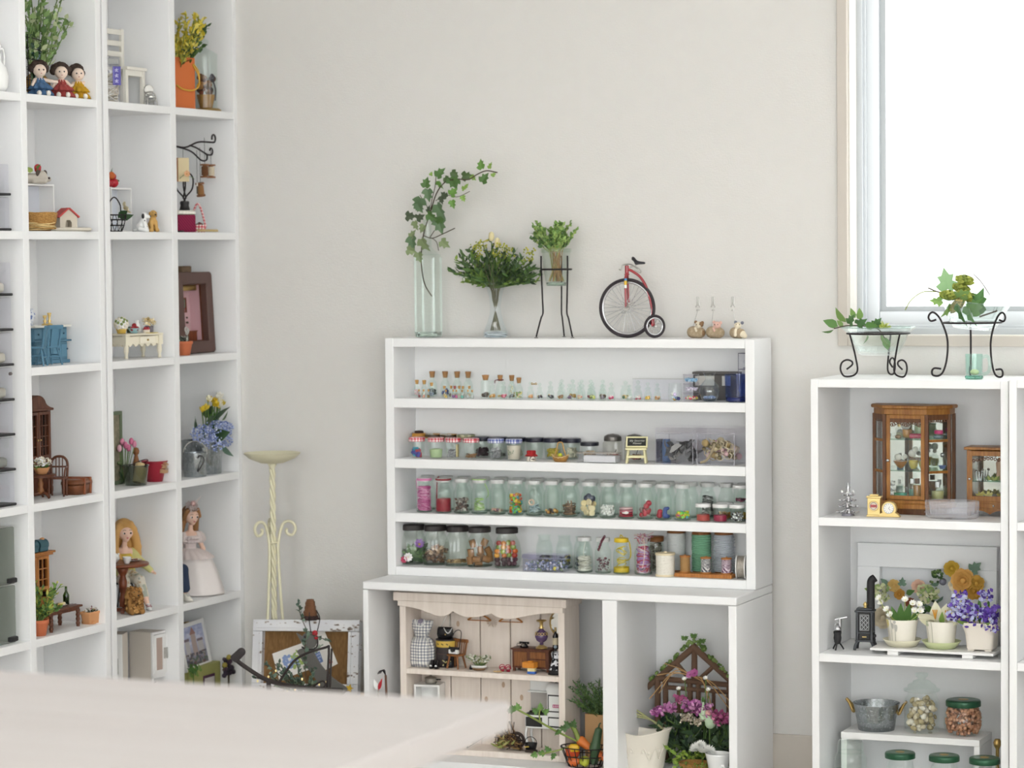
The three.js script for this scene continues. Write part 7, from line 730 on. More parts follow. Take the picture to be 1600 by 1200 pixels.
{
const o = T('lidded_jar','dim jar with a brown wooden lid behind the cream thread spool','jar', HB(-2.338,4,HZ - .105),0); P(o,'glass', K.glassTint, lathe([[0,.0006],[.019,.0006],[.0205,.003],[.0205,.07],[.017,.078]],0,0,0,32)); P(o,'lid', K.wood, lathe([[.0195,.076],[.021,.077],[.021,.089],[0,.0895]],0,0,0,32)); const f = P(o,'lace', vc(.8),yarn(50,.018,.07,.0014,['#8f897c','#b0aa9a','#6d685c'])); f.userData.kind = 'stuff';
S('spool_board','narrow wooden board carrying three small spools','board', HB(-2.183,4,HZ - .034),0,null, K.orangeWood, box(.148,.0095,.034,0,0,0,.0012));
const bw = (a, b)=>mt('#ffffff', .8, { map: tex(64,64, (u, v)=>(Math.sin((u*3 + v*4)*TAU*2) > .1 ? hex(a) : hex(b)),true, 16) });
spool2('small_spool','small wooden spool of tan thread on the narrow board', -2.234,.034,.0135,.0125,.0415,K.orangeWood, mt('#b08a58', .85),.0009,.0098); spool2('small_spool','small wooden spool of navy and white twine on the narrow board', -2.18,.034,.0135,.0125,.0395,K.orangeWood, bw('#1f2338','#f0eeea'),.0012,.0098); spool2('small_spool','small wooden spool of violet and white twine on the narrow board', -2.127,.034,.0135,.0128,.0395,K.orangeWood, bw('#5b2a50','#f0e4ea'),.0012,.0098);
const s = T('wire_reel','white reel of silvery wire lying on its side at the right end','spool', HB(-2.088,4,HZ - .032),.2); for (const x of [-.0105,.0105]) P(s,'flange', K.white, cyl(.029,.029,.0022,0,-.0011,0,40).rotateZ(PI/2).translate(x, .029,0)); P(s,'wire', mt('#b9b2a8', .4, { metalness: .5 }),wound(.0265,.018,.0008,-.009).rotateZ(PI/2).translate(0,.029,0),cyl(.026,.026,.018,0,-.009,0,32).rotateZ(PI/2).translate(0,.029,0));
}
// ---------- inside the low cabinet ----------
const wash = mt('#f8efe7', .75, { map: tex(128,256, (u, v)=>mixc([.94,.92,.9],[1,.99,.98],.6*fbm(u, v, 24,3) + .4*noise(u, v, 50,4)),true, 5) });
const NB = [-2.7455,.0204,.152];
{
const o = T('scalloped_shelf','whitewashed two-tier doll shelf with a scalloped top board','shelf unit', NB),z = .05,w = .2265;
P(o,'top_board', wash, span(-w - .014,w + .008,.386,.4085,-z, z + .008,.002));
const sc = new THREE.Shape(); sc.moveTo(-w, .388); sc.lineTo(-w, .374); sc.bezierCurveTo(-.15,.372,-.13,.35,-.105,.352); sc.quadraticCurveTo(-.085,.354,-.073,.366); sc.quadraticCurveTo(-.03,.34,.034,.366); sc.quadraticCurveTo(.05,.354,.07,.353); sc.bezierCurveTo(.11,.352,.13,.372,w, .374); sc.lineTo(w, .388); P(o,'scalloped_apron', wash, ext(sc, .01,.001,16).translate(0,0,z + .0055));
for (const s of [-1,1]) P(o,'side_panel', wash, span(s > 0 ? w - .0175 : -w, s > 0 ? w : -w + .0175,0,.386,-z, z, .0015)); for (const y of [.2,.0]) P(o, y ? 'shelf_board' : 'base_board', wash, span(-w + .0175,w - .0175,y, y + (y ? .0135 : .015),-z + .008,z - .0005,.001));
for (let i = 0; i < 5; i++) P(o,'back_plank', wash, span(-w + .0175 + i*.0836,-w + .0175 + (i + 1)*.0836 - .003,0,.386,-z, -z + .008,.001)); P(o,'backing', K.dark, span(-w + .0175,w - .0175,0,.386,-z - .003,-z - .0002));
P(o,'knot', mt('#c7ab92', .8),...[[-.105,.32],[-.02,.33],[-.028,.13],[.07,.14],[.02,.17]].map(([x, y])=>cyl(.0045,.0045,.0004,0,0,0,14).rotateX(PI/2).scale(1,1.7,1).translate(x, y, -z + .0083)));
}
const N = (x, z, y = .214)=>[x, NB[1] + y + .0004,z], DX = (px)=>-3.012 + (px - 614)*.001772;       // along the doll shelf
{
const gm = mt('#ffffff', .9, { map: gingham('#7d808c','#f4f1ea', 66) });
const o = T('gingham_dress','grey gingham doll dress standing as a stuffed bag with white beads','toy dress', N(DX(660),.158)); P(o,'skirt', gm, uvm(loft([[0,0,0,.03,.022],[0,.012,0,.034,.026],[0,.05,0,.034,.026],[0,.066,0,.029,.022],[0,.076,0,.0185,.015]], { k: 9,amp: .035,seg: 72 }))); P(o,'bodice', gm, uvm(loft([[0,.075,0,.0185,.015],[0,.09,0,.023,.016],[0,.108,0,.031,.012],[0,.118,0,.032,.006]], { k: 4,amp: .03,seg: 48 }))); P(o,'bead_necklace', K.porcelain, ...Array.from({ length: 17 }, (_, i)=>{ const a = PI*(.9 + i/16*1.2); return sph(.0018,.0125*Math.cos(a),.116 + .0135*Math.sin(a),.0105 + .003*Math.abs(Math.sin(a)),1,1,1,8); })); P(o,'neck_lining', mt('#8c8496', .8),sph(.009,0,.113,.004,1,1,.8));
const h = T('hat_box','dark hat box with a yellow band below the black handbag','box', N(DX(694),.138)); P(h,'box', mt('#3d3434', .6),cyl(.0265,.0265,.052,0,0,0,32)); P(h,'seam', mt('#6a5248', .6),torus(.0266,.0006,0,0,0,40).rotateX(PI/2).translate(0,.034,0)); P(h,'lid_band', mt('#d9b650', .5),cyl(.0275,.0275,.016,0,.051,0,32)); P(h,'lid', mt('#332b2c', .5),cyl(.0278,.0278,.003,0,.067,0,32)); P(h,'ribbon_marks', K.black, ...[-.5,0,.45].map((a)=>box(.006,.002,.001,0,0,.0276).rotateZ(-.5).rotateY(a).translate(0,.058,0)));
const b = T('black_handbag','tiny black handbag with a white bead strap hanging from a hook','handbag', N(DX(693),.142,.2855)); P(b,'bag', K.blackGloss, loft([[0,0,0,.019,.007],[0,.01,0,.0215,.009],[0,.024,0,.0205,.008],[0,.029,0,.0185,.005]], { sq: 4 })); P(b,'clasp', K.gold, sph(.002,.004,.011,.009)); P(b,'bead_strap', K.porcelain, ...Array.from({ length: 13 }, (_, i)=>sph(.0015,.001 + i*.0018,.027 - .012*Math.sin(i/12*PI),.0095,1,1,1,8))); P(b,'chain', K.steel, tube([[-.012,.028,0],[.0,.055,-.006],[.004,.064,-.012]],.0009),tube([[.012,.028,0],[.011,.052,-.006],[.006,.064,-.012]],.0009)); P(b,'hook', K.iron, box(.012,.003,.016,.006,.064,-.026),rod([.006,.064,-.02],[.006,.068,-.01],.0012));
const c = T('spindle_chair','brown wooden doll chair with a spindle back holding a toy camera','toy chair', N(DX(716),.165),-.25); P(c,'seat', K.wood, box(.036,.005,.034,0,.032,0,.002)); for (const [x, z] of [[-1,-1],[1,-1],[-1,1],[1,1]]) P(c,'leg', K.wood, rod([x*.012,.033,z*.011],[x*.018,.0005,z*.016],.003,.0024)); P(c,'backrest', K.wood, ...[-.016,-.0095,-.003,.0035,.01].map((x)=>rod([x, .036,-.015],[x*1.15,.066,-.019],.0014)),rod([.016,.036,-.015],[.019,.066,-.019],.0026),rod([-.016,.036,-.015],[-.019,.066,-.019],.0026),box(.048,.009,.005,0,.064,-.019,.002));
const k = T('toy_camera','black and white toy camera lying on the brown doll chair','toy camera', N(DX(714),.172,.2517),-.1); P(k,'body', K.porcelain, box(.027,.012,.01,0,0,0,.002)); P(k,'case', K.black, box(.028,.007,.0095,0,.01,0,.002),cyl(.0048,.0048,.008,0,0,0,16).rotateX(PI/2).translate(.004,.011,.008)); P(k,'strap', K.black, tube([[-.014,.01,-.002],[-.02,.024,-.016],[-.006,.054,-.017],[.012,.056,-.016],[.016,.03,-.006],[.014,.01,0]],.0011,40));
for (const [x, n] of [[682,'left'],[690,'right']]) { const s = T('black_doll_shoe', n + ' black doll shoe with a white heart toe','toy shoe', N(DX(x),.183),.1,'black doll shoes beside the gingham dress'); P(s,'shoe', K.blackGloss, loft([[0,0,0,.0062,.0115],[0,.006,0,.0066,.0115],[0,.011,-.003,.0056,.007],[0,.02,-.006,.005,.0045]])); P(s,'toe', K.porcelain, sph(.0038,0,.006,.009,.9,1,.6)); }
const db = T('floral_bag','black doll bag printed with pale flowers behind the chair legs','toy bag', N(DX(702),.158)); P(db,'bag', K.black, loft([[0,0,0,.013,.008],[0,.012,0,.014,.009],[0,.022,0,.011,.006]])); P(db,'flowers', vc(.6),...Array.from({ length: 12 }, ()=>tint(ico(.0018,R(-.012,.012),R(.003,.019),.009,0),pick(['#c9c07a','#e8e0c8','#8fa57a']))));
const f = T('daisy_bowl','shallow brown bowl with a white rim full of small white flowers','planter', N(DX(753),.172)); P(f,'bowl', mt('#8a6a4a', .8),loft([[0,0,0,.014,.01],[0,.007,0,.02,.013]], {})); P(f,'rim', K.porcelain, loft([[0,.0065,0,.0205,.0135],[0,.012,0,.022,.014],[0,.0125,0,.02,.0125]])); const fs = []; for (let i = 0; i < 26; i++) fs.push(sprig([R(-.012,.012),.01,R(-.006,.006)],[R(-.036,.038),R(.02,.036),R(-.016,.022)],10,.008,.004,['#8f9f6a','#6f8452','#aab586'])); greenery(f, fs); P(f,'flowers', vc(.6),Array.from({ length: 20 }, ()=>flower(.006,6,pick(['#f2f0e6','#e8e6d6']),'#d8c56a').map((g)=>aim(g, V(R(-.026,.028),R(.02,.036),R(-.008,.02)),dirr(.6)))));
const hg = (px, n)=>{ const q = T('doll_hanger', n,'hanger', N(DX(px) - .014,.118,.3385),.05); P(q,'hook', K.wood, rod([0,.006,0],[0,.012,-.006],.0012)); P(q,'shoulders', K.orangeWood, tube([[-.032,-.006,0],[-.016,.004,0],[0,.0085,0],[.016,.004,0],[.032,-.006,0]],.0022,30)); P(q,'bar', K.orangeWood, rod([-.03,-.0065,0],[.03,-.0065,0],.0012)); };
hg(749,'honey wood doll hanger hanging under the middle scallop, without a hat'); hg(798,'honey wood doll hanger with a red felt hat behind it');
S('felt_hat','red felt doll hat hanging above the right hanger','hat', N(DX(794) - .014,.115,.351),0,null, mt('#9c1440', .9),sph(.0145,0,.004,0,1,1,.35)); S('feather_puff','pale translucent feather puff on the planks right of the bare hanger','ornament', N(DX(768) - .014,.1145,.328),0,null, mt('#e4d8cc', .9, { transmission: .4 }),Array.from({ length: 14 }, (_, i)=>aim(blade(.016,.004),V(0,0,0),V(Math.cos(i*.45),Math.sin(i*.45),.25))));
for (const [x, n] of [[788,'left'],[797,'right']]) { const s = T('red_sandal', n + ' red strappy doll sandal','toy shoe', N(DX(x),.166),.5,'red doll sandals'); P(s,'sole', mt('#a81f38', .3),loft([[0,0,0,.005,.0105],[0,.004,0,.0054,.011]])); P(s,'strap', mt('#b02440', .3),torus(.006,.0013,0,.006,.004,20,PI),torus(.0065,.0012,0,.009,-.006,24)); }
S('tiny_peg','small tan wooden peg lying before the red sandals','peg', N(DX(786),.188),.1,null, K.pale, box(.022,.0035,.004,0,0,0,.001),box(.01,.004,.005,.004,0,0)); S('ink_bottle','tiny dark ink bottle left of the white flower bowl','bottle', N(DX(739),.165),0,null, K.black, lathe([[0,0],[.0045,0],[.0045,.005],[.0025,.007],[.003,.0105],[0,.011]]));
const dk = T('toy_desk','brown wooden doll desk with a door and two drawers','toy cabinet', N(-2.632,.133)),dw = .1; P(dk,'body', K.dark, box(dw, .046,.04,0,.008,0,.001),box(dw + .008,.004,.048,0,.054,0,.001)); for (const [x, z] of [[-1,1],[1,1],[-1,-1],[1,-1]]) P(dk,'leg', K.dark, box(.006,.01,.006,x*.046,0,z*.016)); P(dk,'door', K.wood, box(.034,.036,.003,-.027,.013,.0205,.001)); for (const y of [.013,.033]) P(dk,'drawer', K.wood, box(.042,.017,.003,.02,y, .0205,.001));
const ph = T('toy_telephone','black toy telephone on the brown doll desk','telephone', N(-2.655,.138,.2725)); P(ph,'body', K.blackGloss, loft([[0,0,0,.0115,.0085],[0,.006,0,.009,.007],[0,.011,0,.005,.004]])); P(ph,'receiver', K.blackGloss, rod([-.0105,.0125,0],[.0105,.0125,0],.0018),sph(.0034,-.0105,.0115,0),sph(.0034,.0105,.0115,0)); P(ph,'dial', K.steel, cyl(.0038,.0038,.001,0,0,0).rotateX(PI/2 - .6).translate(0,.006,.0075)); P(ph,'cord', K.black, tube([[-.011,.004,0],[-.018,.003,.003],[-.017,.01,.004],[-.012,.009,.004]],.0007));
const pf = T('perfume_flask','violet perfume flask with gold ornament and a flared gold mouth','bottle', N(-2.606,.142,.2725)),vl = mt('#7d6390', .12, { transmission: .4 }); P(pf,'bulb', vl, lathe([[.003,.009],[.006,.011],[.0035,.014],[.013,.021],[.0165,.03],[.014,.04],[.006,.047],[.0045,.052]])); P(pf,'gold_bands', K.gold, lathe([[0,0],[.0145,0],[.015,.003],[.006,.0085],[.003,.0095]]),lathe([[.0045,.05],[.0085,.052],[.0045,.054],[.0045,.066],[.0135,.07],[.0132,.0715],[.003,.067]]),...Array.from({ length: 12 }, (_, i)=>{ const a = i*TAU/12; return torus(.0034,.0007,0,0,.0155,12).rotateX(-.25).rotateY(a).translate(0,.034,0); }));
const wb = T('wine_bottle','tiny wine bottle with a cream label on the doll desk','bottle', N(-2.571,.135,.2725)); P(wb,'bottle', mt('#221c22', .15),lathe([[0,0],[.0072,0],[.0074,.033],[.0028,.041],[.0028,.05],[0,.05]])); P(wb,'label', mt('#e2d6b8', .7),lathe([[.0076,.01],[.0076,.028]])); P(wb,'capsule', mt('#b39a6a', .5),cyl(.0032,.003,.01,0,.044,0));
const mr = T('oval_mirror','oval doll mirror in a twisted gold frame on the planks','mirror', N(-2.571,.116,.335)); P(mr,'frame', K.brass, tube(Array.from({ length: 32 }, (_, i)=>[.0215*Math.cos(i/32*TAU),.029*Math.sin(i/32*TAU),0]),.0026,80,8,true)); P(mr,'glass', mt('#e9edf0', .04, { metalness: 1 }),cyl(1,1,.001,0,0,0,40).rotateX(PI/2).scale(.021,.028,1));
S('orange_box','small orange box stacked crosswise on a blue and cream carton','box', N(-2.623,.178,.2285),-.12,null, mt('#dd8f33', .5),box(.034,.014,.02,0,0,0,.001),box(.012,.003,.008,.002,.0138,0)); const ct = T('toy_carton','blue and cream toy carton beneath the orange box','box', N(-2.617,.18)); P(ct,'lower', mt('#3d6fc4', .5),box(.02,.006,.012)); P(ct,'upper', mt('#ecdca4', .5),box(.02,.008,.012,0,.006,0)); 
const fd = T('floral_dress','black and white floral doll dress on a dark stand, half behind the right post','toy dress', N(-2.556,.172)); P(fd,'dress', mt('#ffffff', .8, { map: tex(64,64, (u, v)=>(noise(u, v, 10) > .52 ? [.9,.9,.92] : [.1,.1,.13]),true, 26) }),uvm(loft([[0,.012,0,.018,.014],[0,.03,0,.011,.009],[0,.04,0,.009,.008],[0,.052,0,.0125,.009],[0,.058,0,.008,.006]], { k: 6,amp: .05 }))); P(fd,'stand', K.black, loft([[0,0,0,.02,.015],[0,.013,0,.016,.012]]),cyl(.003,.003,.012,0,.056,0)); P(fd,'neck_knob', mt('#a9bccc', .4),sph(.0045,0,.069,0));
}
{
const Y = .0155,lw = (x, z)=>N(x, z, Y),W = K.porcelain;
const s = T('toy_stand','white square toy stand with an open front, holding a steel pot','toy stand', lw(-2.918,.142),.15); P(s,'frame', W, ...frameBars(-.034,.034,0,.152,-.025,.025,.005,0),box(.06,.003,.044,0,.075,0)); P(s,'back', W, box(.066,.15,.002,0,.001,-.025));
const p = T('toy_saucepan','steel toy saucepan with a black handle on the white stand','pan', lw(-2.914,.142).map((v, i)=>(i === 1 ? v + .1525 : v))); P(p,'pan', K.steel, lathe([[0,0],[.013,0],[.0155,.004],[.0155,.013],[.0165,.0135]])); P(p,'lid', K.steel, lathe([[.016,.0135],[.012,.017],[.003,.0185],[.0035,.022],[0,.0225]])); P(p,'handle', K.black, rod([.015,.01,0],[.03,.012,.006],.0019));
const r = T('toy_range','white old-fashioned toy kitchen range on curved legs','toy stove', lw(-2.592,.135)); P(r,'hob_body', W, box(.1,.034,.045,-.005,.056,0,.003)); P(r,'oven_body', W, box(.052,.1,.045,.03,.056,0,.005),cyl(.0225,.0225,.052,0,0,0,24).rotateZ(PI/2).scale(1,.75,1).translate(.056,.155,0)); P(r,'hob', K.black, box(.048,.004,.042,-.03,.09,0,.001),box(.044,.024,.002,-.03,.061,.0225)); for (const x of [-.041,-.02]) P(r,'burner', K.iron, lathe([[0,.094],[.009,.094],[.008,.098],[0,.098]], x, 0,.004));
P(r,'backsplash', mt('#ffffff', .35, { map: tex(32,32, (u, v)=>((u*2 % 1 > .5) ^ (v*2 % 1 > .5) ? [.24,.2,.18] : [.96,.94,.92]),true, 110) }),box(.05,.05,.003,-.03,.094,-.019)); P(r,'hood_shelf', W, box(.06,.036,.008,-.026,.146,-.018,.002),box(.062,.003,.018,-.028,.143,-.014)); for (const [y, h] of [[.1,.044],[.062,.026]]) { const d = P(r,'oven_door', K.black, box(.046,h, .002,.031,y, .0225,.001)); P(d,'door_panel', W, box(.041,h - .006,.003,.031,y + .003,.0228,.002)); if (h > .04) P(d,'name_plate', mt('#ffffff', .4, { map: draw(64,20, (c)=>{ c.fillStyle = '#c0457c'; c.fillRect(0,0,64,20); c.fillStyle = '#f2dfe8'; for (let i = 0; i < 5; i++) c.fillRect(5 + i*12,4,6,12); }) }),new THREE.BoxGeometry(.024,.008,.001).translate(.034,y + .016,.0247)); } for (const [x, z] of [[-.052,.018],[.05,.018],[-.052,-.018],[.05,-.018]]) P(r,'leg', W, tube([[x, .058,z],[x - .003,.035,z],[x + .003,.012,z],[x - .002,.001,z]],.0032,24)); P(r,'finial', K.iron, tube([[.018,.168,.004],[.03,.176,.004],[.044,.174,.004]],.0018));
const bk = T('toy_bucket','black toy coal bucket with a yellow mark under the white range','bucket', lw(-2.628,.165)); P(bk,'bucket', K.black, lathe([[0,0],[.012,0],[.0165,.02],[.015,.02],[.011,.002]])); P(bk,'mark', mt('#b39a3a', .6),box(.012,.003,.001,-.003,.012,.0148).rotateZ(.15)); P(bk,'handle', K.iron, torus(.016,.0009,0,.02,0,20,PI));
const db = T('dried_bundle','dry brown herb bundle lying over dark iron tools','dried plant', lw(-2.7,.165)); P(db,'stalks', vc(.9),...Array.from({ length: 90 }, ()=>tint(tube([[R(-.02,.05),R(.001,.02),R(-.012,.02)],[R(-.02,.04),R(.01,.04),R(-.01,.02)],[R(-.03,.03),R(.01,.075),R(-.01,.016)]], R(.0009,.002),6,4),pick(['#6b4f35','#8a6a48','#4a3628','#a08050','#3a2c24']))),...Array.from({ length: 16 }, ()=>tint(aim(blade(.024,.006),V(R(-.02,.03),R(.006,.02),R(.006,.024)),dirr(.1)),pick(['#9aa05a','#7d8446','#b0a86a']))));
const ir = T('iron_trivet','dark round iron trivet with holes, leaning behind the dry bundle','trivet', lw(-2.672,.15)); P(ir,'disc', mt('#33241f', .6),torus(.018,.004,0,.022,0,28),...[0,1,2,3,4,5].map((i)=>rod([0,.022,0],[.018*Math.cos(i*PI/3),.022 + .018*Math.sin(i*PI/3),0],.0022)),torus(.009,.002,0,.022,0)); P(ir,'tray', mt('#33241f', .6),box(.03,.006,.016,.05,0,.028,.002),rod([.004,.006,.022],[.038,.002,.028],.0012));
S('wire_rack','bent dark wire rack lying at the left of the dry bundle','rack', lw(-2.765,.16),0,null, K.iron, tube([[-.035,.002,.01],[-.028,.0025,.022],[.02,.034,.022],[.045,.05,.018],[.045,.056,.004],[-.032,.01,.0]],.0014,50),tube([[-.02,.012,.012],[.03,.045,.014]],.001));
const t = T('garden_tool','little rust coloured hand rake with three prongs leaning at the cabinet wall','toy tool', [-2.998,.0204,.245]); P(t,'handle', mt('#6a4a3a', .7),rod([.012,.001,0],[.006,.2,0],.004,.003)); P(t,'prongs', K.iron, ...[-1,0,1].map((i)=>tube([[.006,.2,0],[.0,.212,i*.006],[-.008,.21,i*.008],[-.012,.203,i*.008]],.0012)));
const bd = T('paper_bird','small white and red ornament in front of the hand rake','ornament', [-3.002,.0204,.268]); P(bd,'post', K.steel, rod([0,0,0],[0,.17,0],.002)); P(bd,'wing', K.porcelain, aim(blade(.03,.014),V(0,.165,0),V(-.5,1,.1))); P(bd,'wing', K.red, aim(blade(.032,.01),V(.002,.165,.002),V(.3,1,.1))); P(bd,'foot', K.steel, cyl(.008,.008,.002));
// paper bag with herb, vegetables
const pb = T('paper_bag','brown kraft paper bag with a zigzag rim beside the doll shelf','bag', [-2.44,.0204,.13],-.1); const zz = []; for (let i = 0; i <= 36; i++) zz.push([-.045 + i*.0025,.115 + (i % 2)*.0025]); const kp = ext([[-.045,0],...zz, [.045,0]],.0012); P(pb,'bag', K.kraft, kp.clone().translate(0,0,.024),kp.translate(0,0,-.024),box(.0012,.115,.048,-.0445),box(.0012,.115,.048,.0445),box(.089,.0012,.048));
const hb = T('herb_bush','fine dark green herb bush in the kraft paper bag','plant', [-2.44,.022,.13]); const sg = []; for (let i = 0; i < 60; i++) sg.push(sprig([R(-.03,.03),.1,R(-.015,.015)],[R(-.085,.05),R(.125,.2),R(-.05,.06)],20,.012,.004,['#527248','#668858','#42603e','#7d9c6c'])); greenery(hb, sg);
const vb = T('wire_vegetable_basket','black wire basket of vegetables cut by the bottom photo edge','basket', [-2.458,.0204,.225]); for (let i = 0; i < 18; i++) { const a = i/18*TAU, c = Math.cos(a),q = Math.sin(a); P(vb,'wire', K.iron, rod([.042*c, .001,.03*q],[.062*c, .048,.043*q],.0012,.0012,5)); } P(vb,'rim', K.iron, ...[[.042,.03,.001],[.053,.037,.026],[.062,.043,.048]].map(([a, b, y])=>tube(Array.from({ length: 28 }, (_, i)=>[a*Math.cos(i/28*TAU),y, b*Math.sin(i/28*TAU)]),.0014,84,5,true)));
const veg = (name, label, x, y, z, m, ...g)=>S(name, label,'vegetable', [-2.458 + x, .0204 + y, .225 + z],0,null, m, ...g);
veg('bell_pepper','red and yellow bell pepper at the left of the wire basket', -.03,.034,.008,vc(.25),tint(loft([[0,-.016,0,.008,.008],[0,-.008,0,.017,.017],[0,.008,0,.019,.019],[0,.016,0,.012,.012]], { k: 4,amp: .08 }),'#c9502c'),tint(loft([[.006,.004,.006,.014,.012],[.006,.016,.006,.015,.013],[.006,.021,.006,.008,.007]], { k: 4,amp: .08 }),'#e0b32c')); veg('bell_pepper','orange bell pepper with a green top, lower in the wire basket', -.022,.013,.018,vc(.25),tint(loft([[0,-.011,0,.008,.007],[0,0,0,.018,.013],[0,.01,0,.012,.009]], { k: 4,amp: .08 }),'#d96a2c'),tint(cyl(.004,.003,.006,0,.009,0),'#5c7a3a'));
veg('lime','yellow-green lime in the middle of the wire basket', .008,.016,.022,mt('#b0b53c', .35),ico(.0135,0,0,0,3)); veg('carrot','orange carrot standing behind the cucumber', .004,.05,-.006,mt('#dd7a35', .5),rod([-.016,.01,0],[.02,-.014,.004],.0125,.006,14),sph(.0125,-.016,.01,0)); veg('carrot','orange carrot at the right end of the wire basket', .046,.028,.006,mt('#d9692c', .5),rod([-.014,.01,0],[.02,-.012,.002],.011,.005,14),sph(.011,-.014,.01,0));
veg('cucumber','dark green cucumber standing upright out of the wire basket', .03,.01,.014,mt('#3f5a3c', .45),skin([[0,.006,0,.0095,.003,.04,.002,.0125],[.003,.04,.002,.0125,.012,.082,0,.0095]],36,.006),tube([[.012,.09,0],[.014,.098,0],[.018,.102,0]],.002));
const cl = T('celery_leaf','long green celery stalk with ragged leaves drooping out of the basket','vegetable', [-2.458,.0204,.225]); P(cl,'stalk', mt('#8a9a4c', .6),tube([[-.02,.06,0],[-.07,.085,.015],[-.13,.115,.02],[-.175,.135,.02]],.0026,30),tube([[-.11,.106,.02],[-.112,.125,.022],[-.108,.14,.022]],.0018),tube([[-.02,.055,.01],[-.06,.04,.03],[-.1,.03,.035]],.002),tube([[-.012,.055,0],[-.025,.085,0],[-.035,.1,0]],.006)); const cm = [leafm('#5f8a45'),leafm('#78a355'),leafm('#4a6b38')]; [[-.175,.135,-1,.3],[-.165,.135,-.4,.9],[-.185,.132,-1,-.3],[-.108,.138,0,1],[-.116,.13,-.9,.6],[-.1,.13,.9,.5],[-.06,.09,-.4,-1],[-.1,.03,-1,-.1],[-.085,.035,-.5,.6],[-.12,.026,-1,-.4],[-.075,.03,0,-1],[-.03,.1,-.7,.6],[-.04,.095,-1,0],[-.022,.1,.3,.9]].forEach(([x, y, a, b], i)=>P(cl,'leaf', cm[i > 10 ? 2 : i % 2], aim(lobed(IVY, i > 10 ? .019 : .017,.3,.3),V(x, y, .022),V(a, b, .3),.2)));
}
{
// right compartment: twig cottage, planter, flowers
const o = T('twig_trellis','rustic twig cottage front with a pitched roof and window bars','trellis', [-2.224,.0204,.075]),TW = (name, a, b, r)=>P(o, name, K.twig, rod([a[0], a[1], R(-.002,.002)],[b[0], b[1], R(-.002,.002)], r, r*.9,9));
TW('rafter', [.004,.29],[-.128,.176],.0085); TW('rafter', [-.004,.288],[.125,.182],.0085); TW('king_post', [0,.205],[0,.28],.008); TW('brace', [-.018,.212],[-.052,.25],.006); TW('brace', [.012,.205],[.055,.245],.006); TW('tie_beam', [-.1,.203],[.105,.196],.0075); TW('rail', [-.075,.182],[.1,.178],.006); TW('rail', [-.075,.125],[.1,.12],.0055); for (const [x, r] of [[-.097,.0085],[-.076,.0075],[-.012,.0075],[.01,.007],[.09,.008]]) TW('post', [x, 0],[x, .2], r); TW('muntin', [-.042,.12],[-.042,.182],.005); TW('muntin', [.05,.12],[.05,.18],.005);
P(o,'moss', vc(.9),...Array.from({ length: 90 }, (_, i)=>{ const s = i % 2 ? 1 : -1,t = Math.pow(R(),1.2)*(s < 0 ? .95 : .8); return tint(ico(R(.002,.0055),s*.128*t, .3 - .112*t + R(-.003,.005) + (t < .28 ? R(.008) : 0),R(-.004,.008),1),pick(['#6f8a48','#587239','#88a05c'])); })).userData.kind = 'stuff'; P(o,'sprouts', leafm('#6a9048'),...[[-.024,.305],[.0,.312],[.022,.3]].flatMap(([x, y])=>[0,1,2,3].map((i)=>aim(lobed(IVY, .012),V(x, y, .004),V(Math.cos(i*1.6),.8,Math.sin(i*1.6))))));
const rf = T('raffia_bow','pale raffia strands tied with a pink flower at the cottage gable','ribbon', [-2.222,.236,.092]); P(rf,'strands', mt('#c9a06c', .8),...[[-.045,.012,-.11,-.06],[-.05,.004,-.085,-.045],[-.04,.008,-.09,.0],[.03,-.012,.055,-.11],[.04,-.008,.1,-.075],[.035,-.02,.06,-.1],[.05,-.01,.105,-.06],[-.03,.018,-.07,.03]].map(([a, b, c, d])=>tube([[0,0,0],[a, b, .008],[c, d, .012]],.0013,16,5))); P(rf,'flower', vc(.6),flower(.013,6,'#b8609a','#8c3f70').map((g)=>aim(g, V(.006,.008,.004),V(0,.5,1))),flower(.011,5,'#c97ab0','#8c3f70').map((g)=>aim(g, V(-.006,.004,.005),V(-.4,.3,1))));
const fl = T('garden_flowers','pink, cream and white flowers with dark leaves growing before the twig cottage','flowers', [-2.2,.022,.118]); const sg = []; for (let i = 0; i < 46; i++) sg.push(sprig([R(-.09,.1),0,R(-.015,.02)],[R(-.11,.115),R(.05,.125),R(-.03,.04)],9,.036,.018,['#3a5238','#4a6645','#2c4230','#5c7852'])); greenery(fl, sg); for (const [x, y, c, n, r] of [[-.09,.135,0,14,.012],[-.058,.145,0,16,.014],[.0,.15,0,22,.02],[.03,.142,0,20,.018],[.06,.128,1,20,.02],[.09,.125,1,16,.018],[-.03,.165,1,8,.012],[-.015,.122,2,24,.012],[.012,.115,2,20,.012]]) P(fl,'flower_cluster', vc(.6),Array.from({ length: n }, ()=>flower(c > 1 ? .005 : .009,5,pick([['#c27ab0','#d99ac4','#a85a98'],['#b85a8a','#d07aa0','#a04878'],['#e0d4bc','#b8a890','#efe6d4']][c]),'#8c5a70').map((g)=>aim(g, V(x + R(-r, r),y + R(-r, r)*.7,.045 + R(-.012,.012)),dirr(.4)))));
for (const [x, y] of [[-.035,.19],[-.02,.215],[-.03,.155],[.035,.22],[.042,.192]]) { const q = P(fl,'daisy', vc(.6),flower(.009,9,'#f2f0ea','#d9c98a', .6).map((g)=>aim(g, V(x, y, .04),V(0,.8,.6)))); P(q,'stalk', K.stem, rod([x*.6,.05,.02],[x, y, .04],.0012)); } P(fl,'wheat', mt('#a8a878', .8),...[[-.16,.14],[-.15,.125],[-.17,.118]].map(([x, y])=>tube([[-.07,.08,.03],[-.11,.11,.035],[x, y, .04]],.0022)));
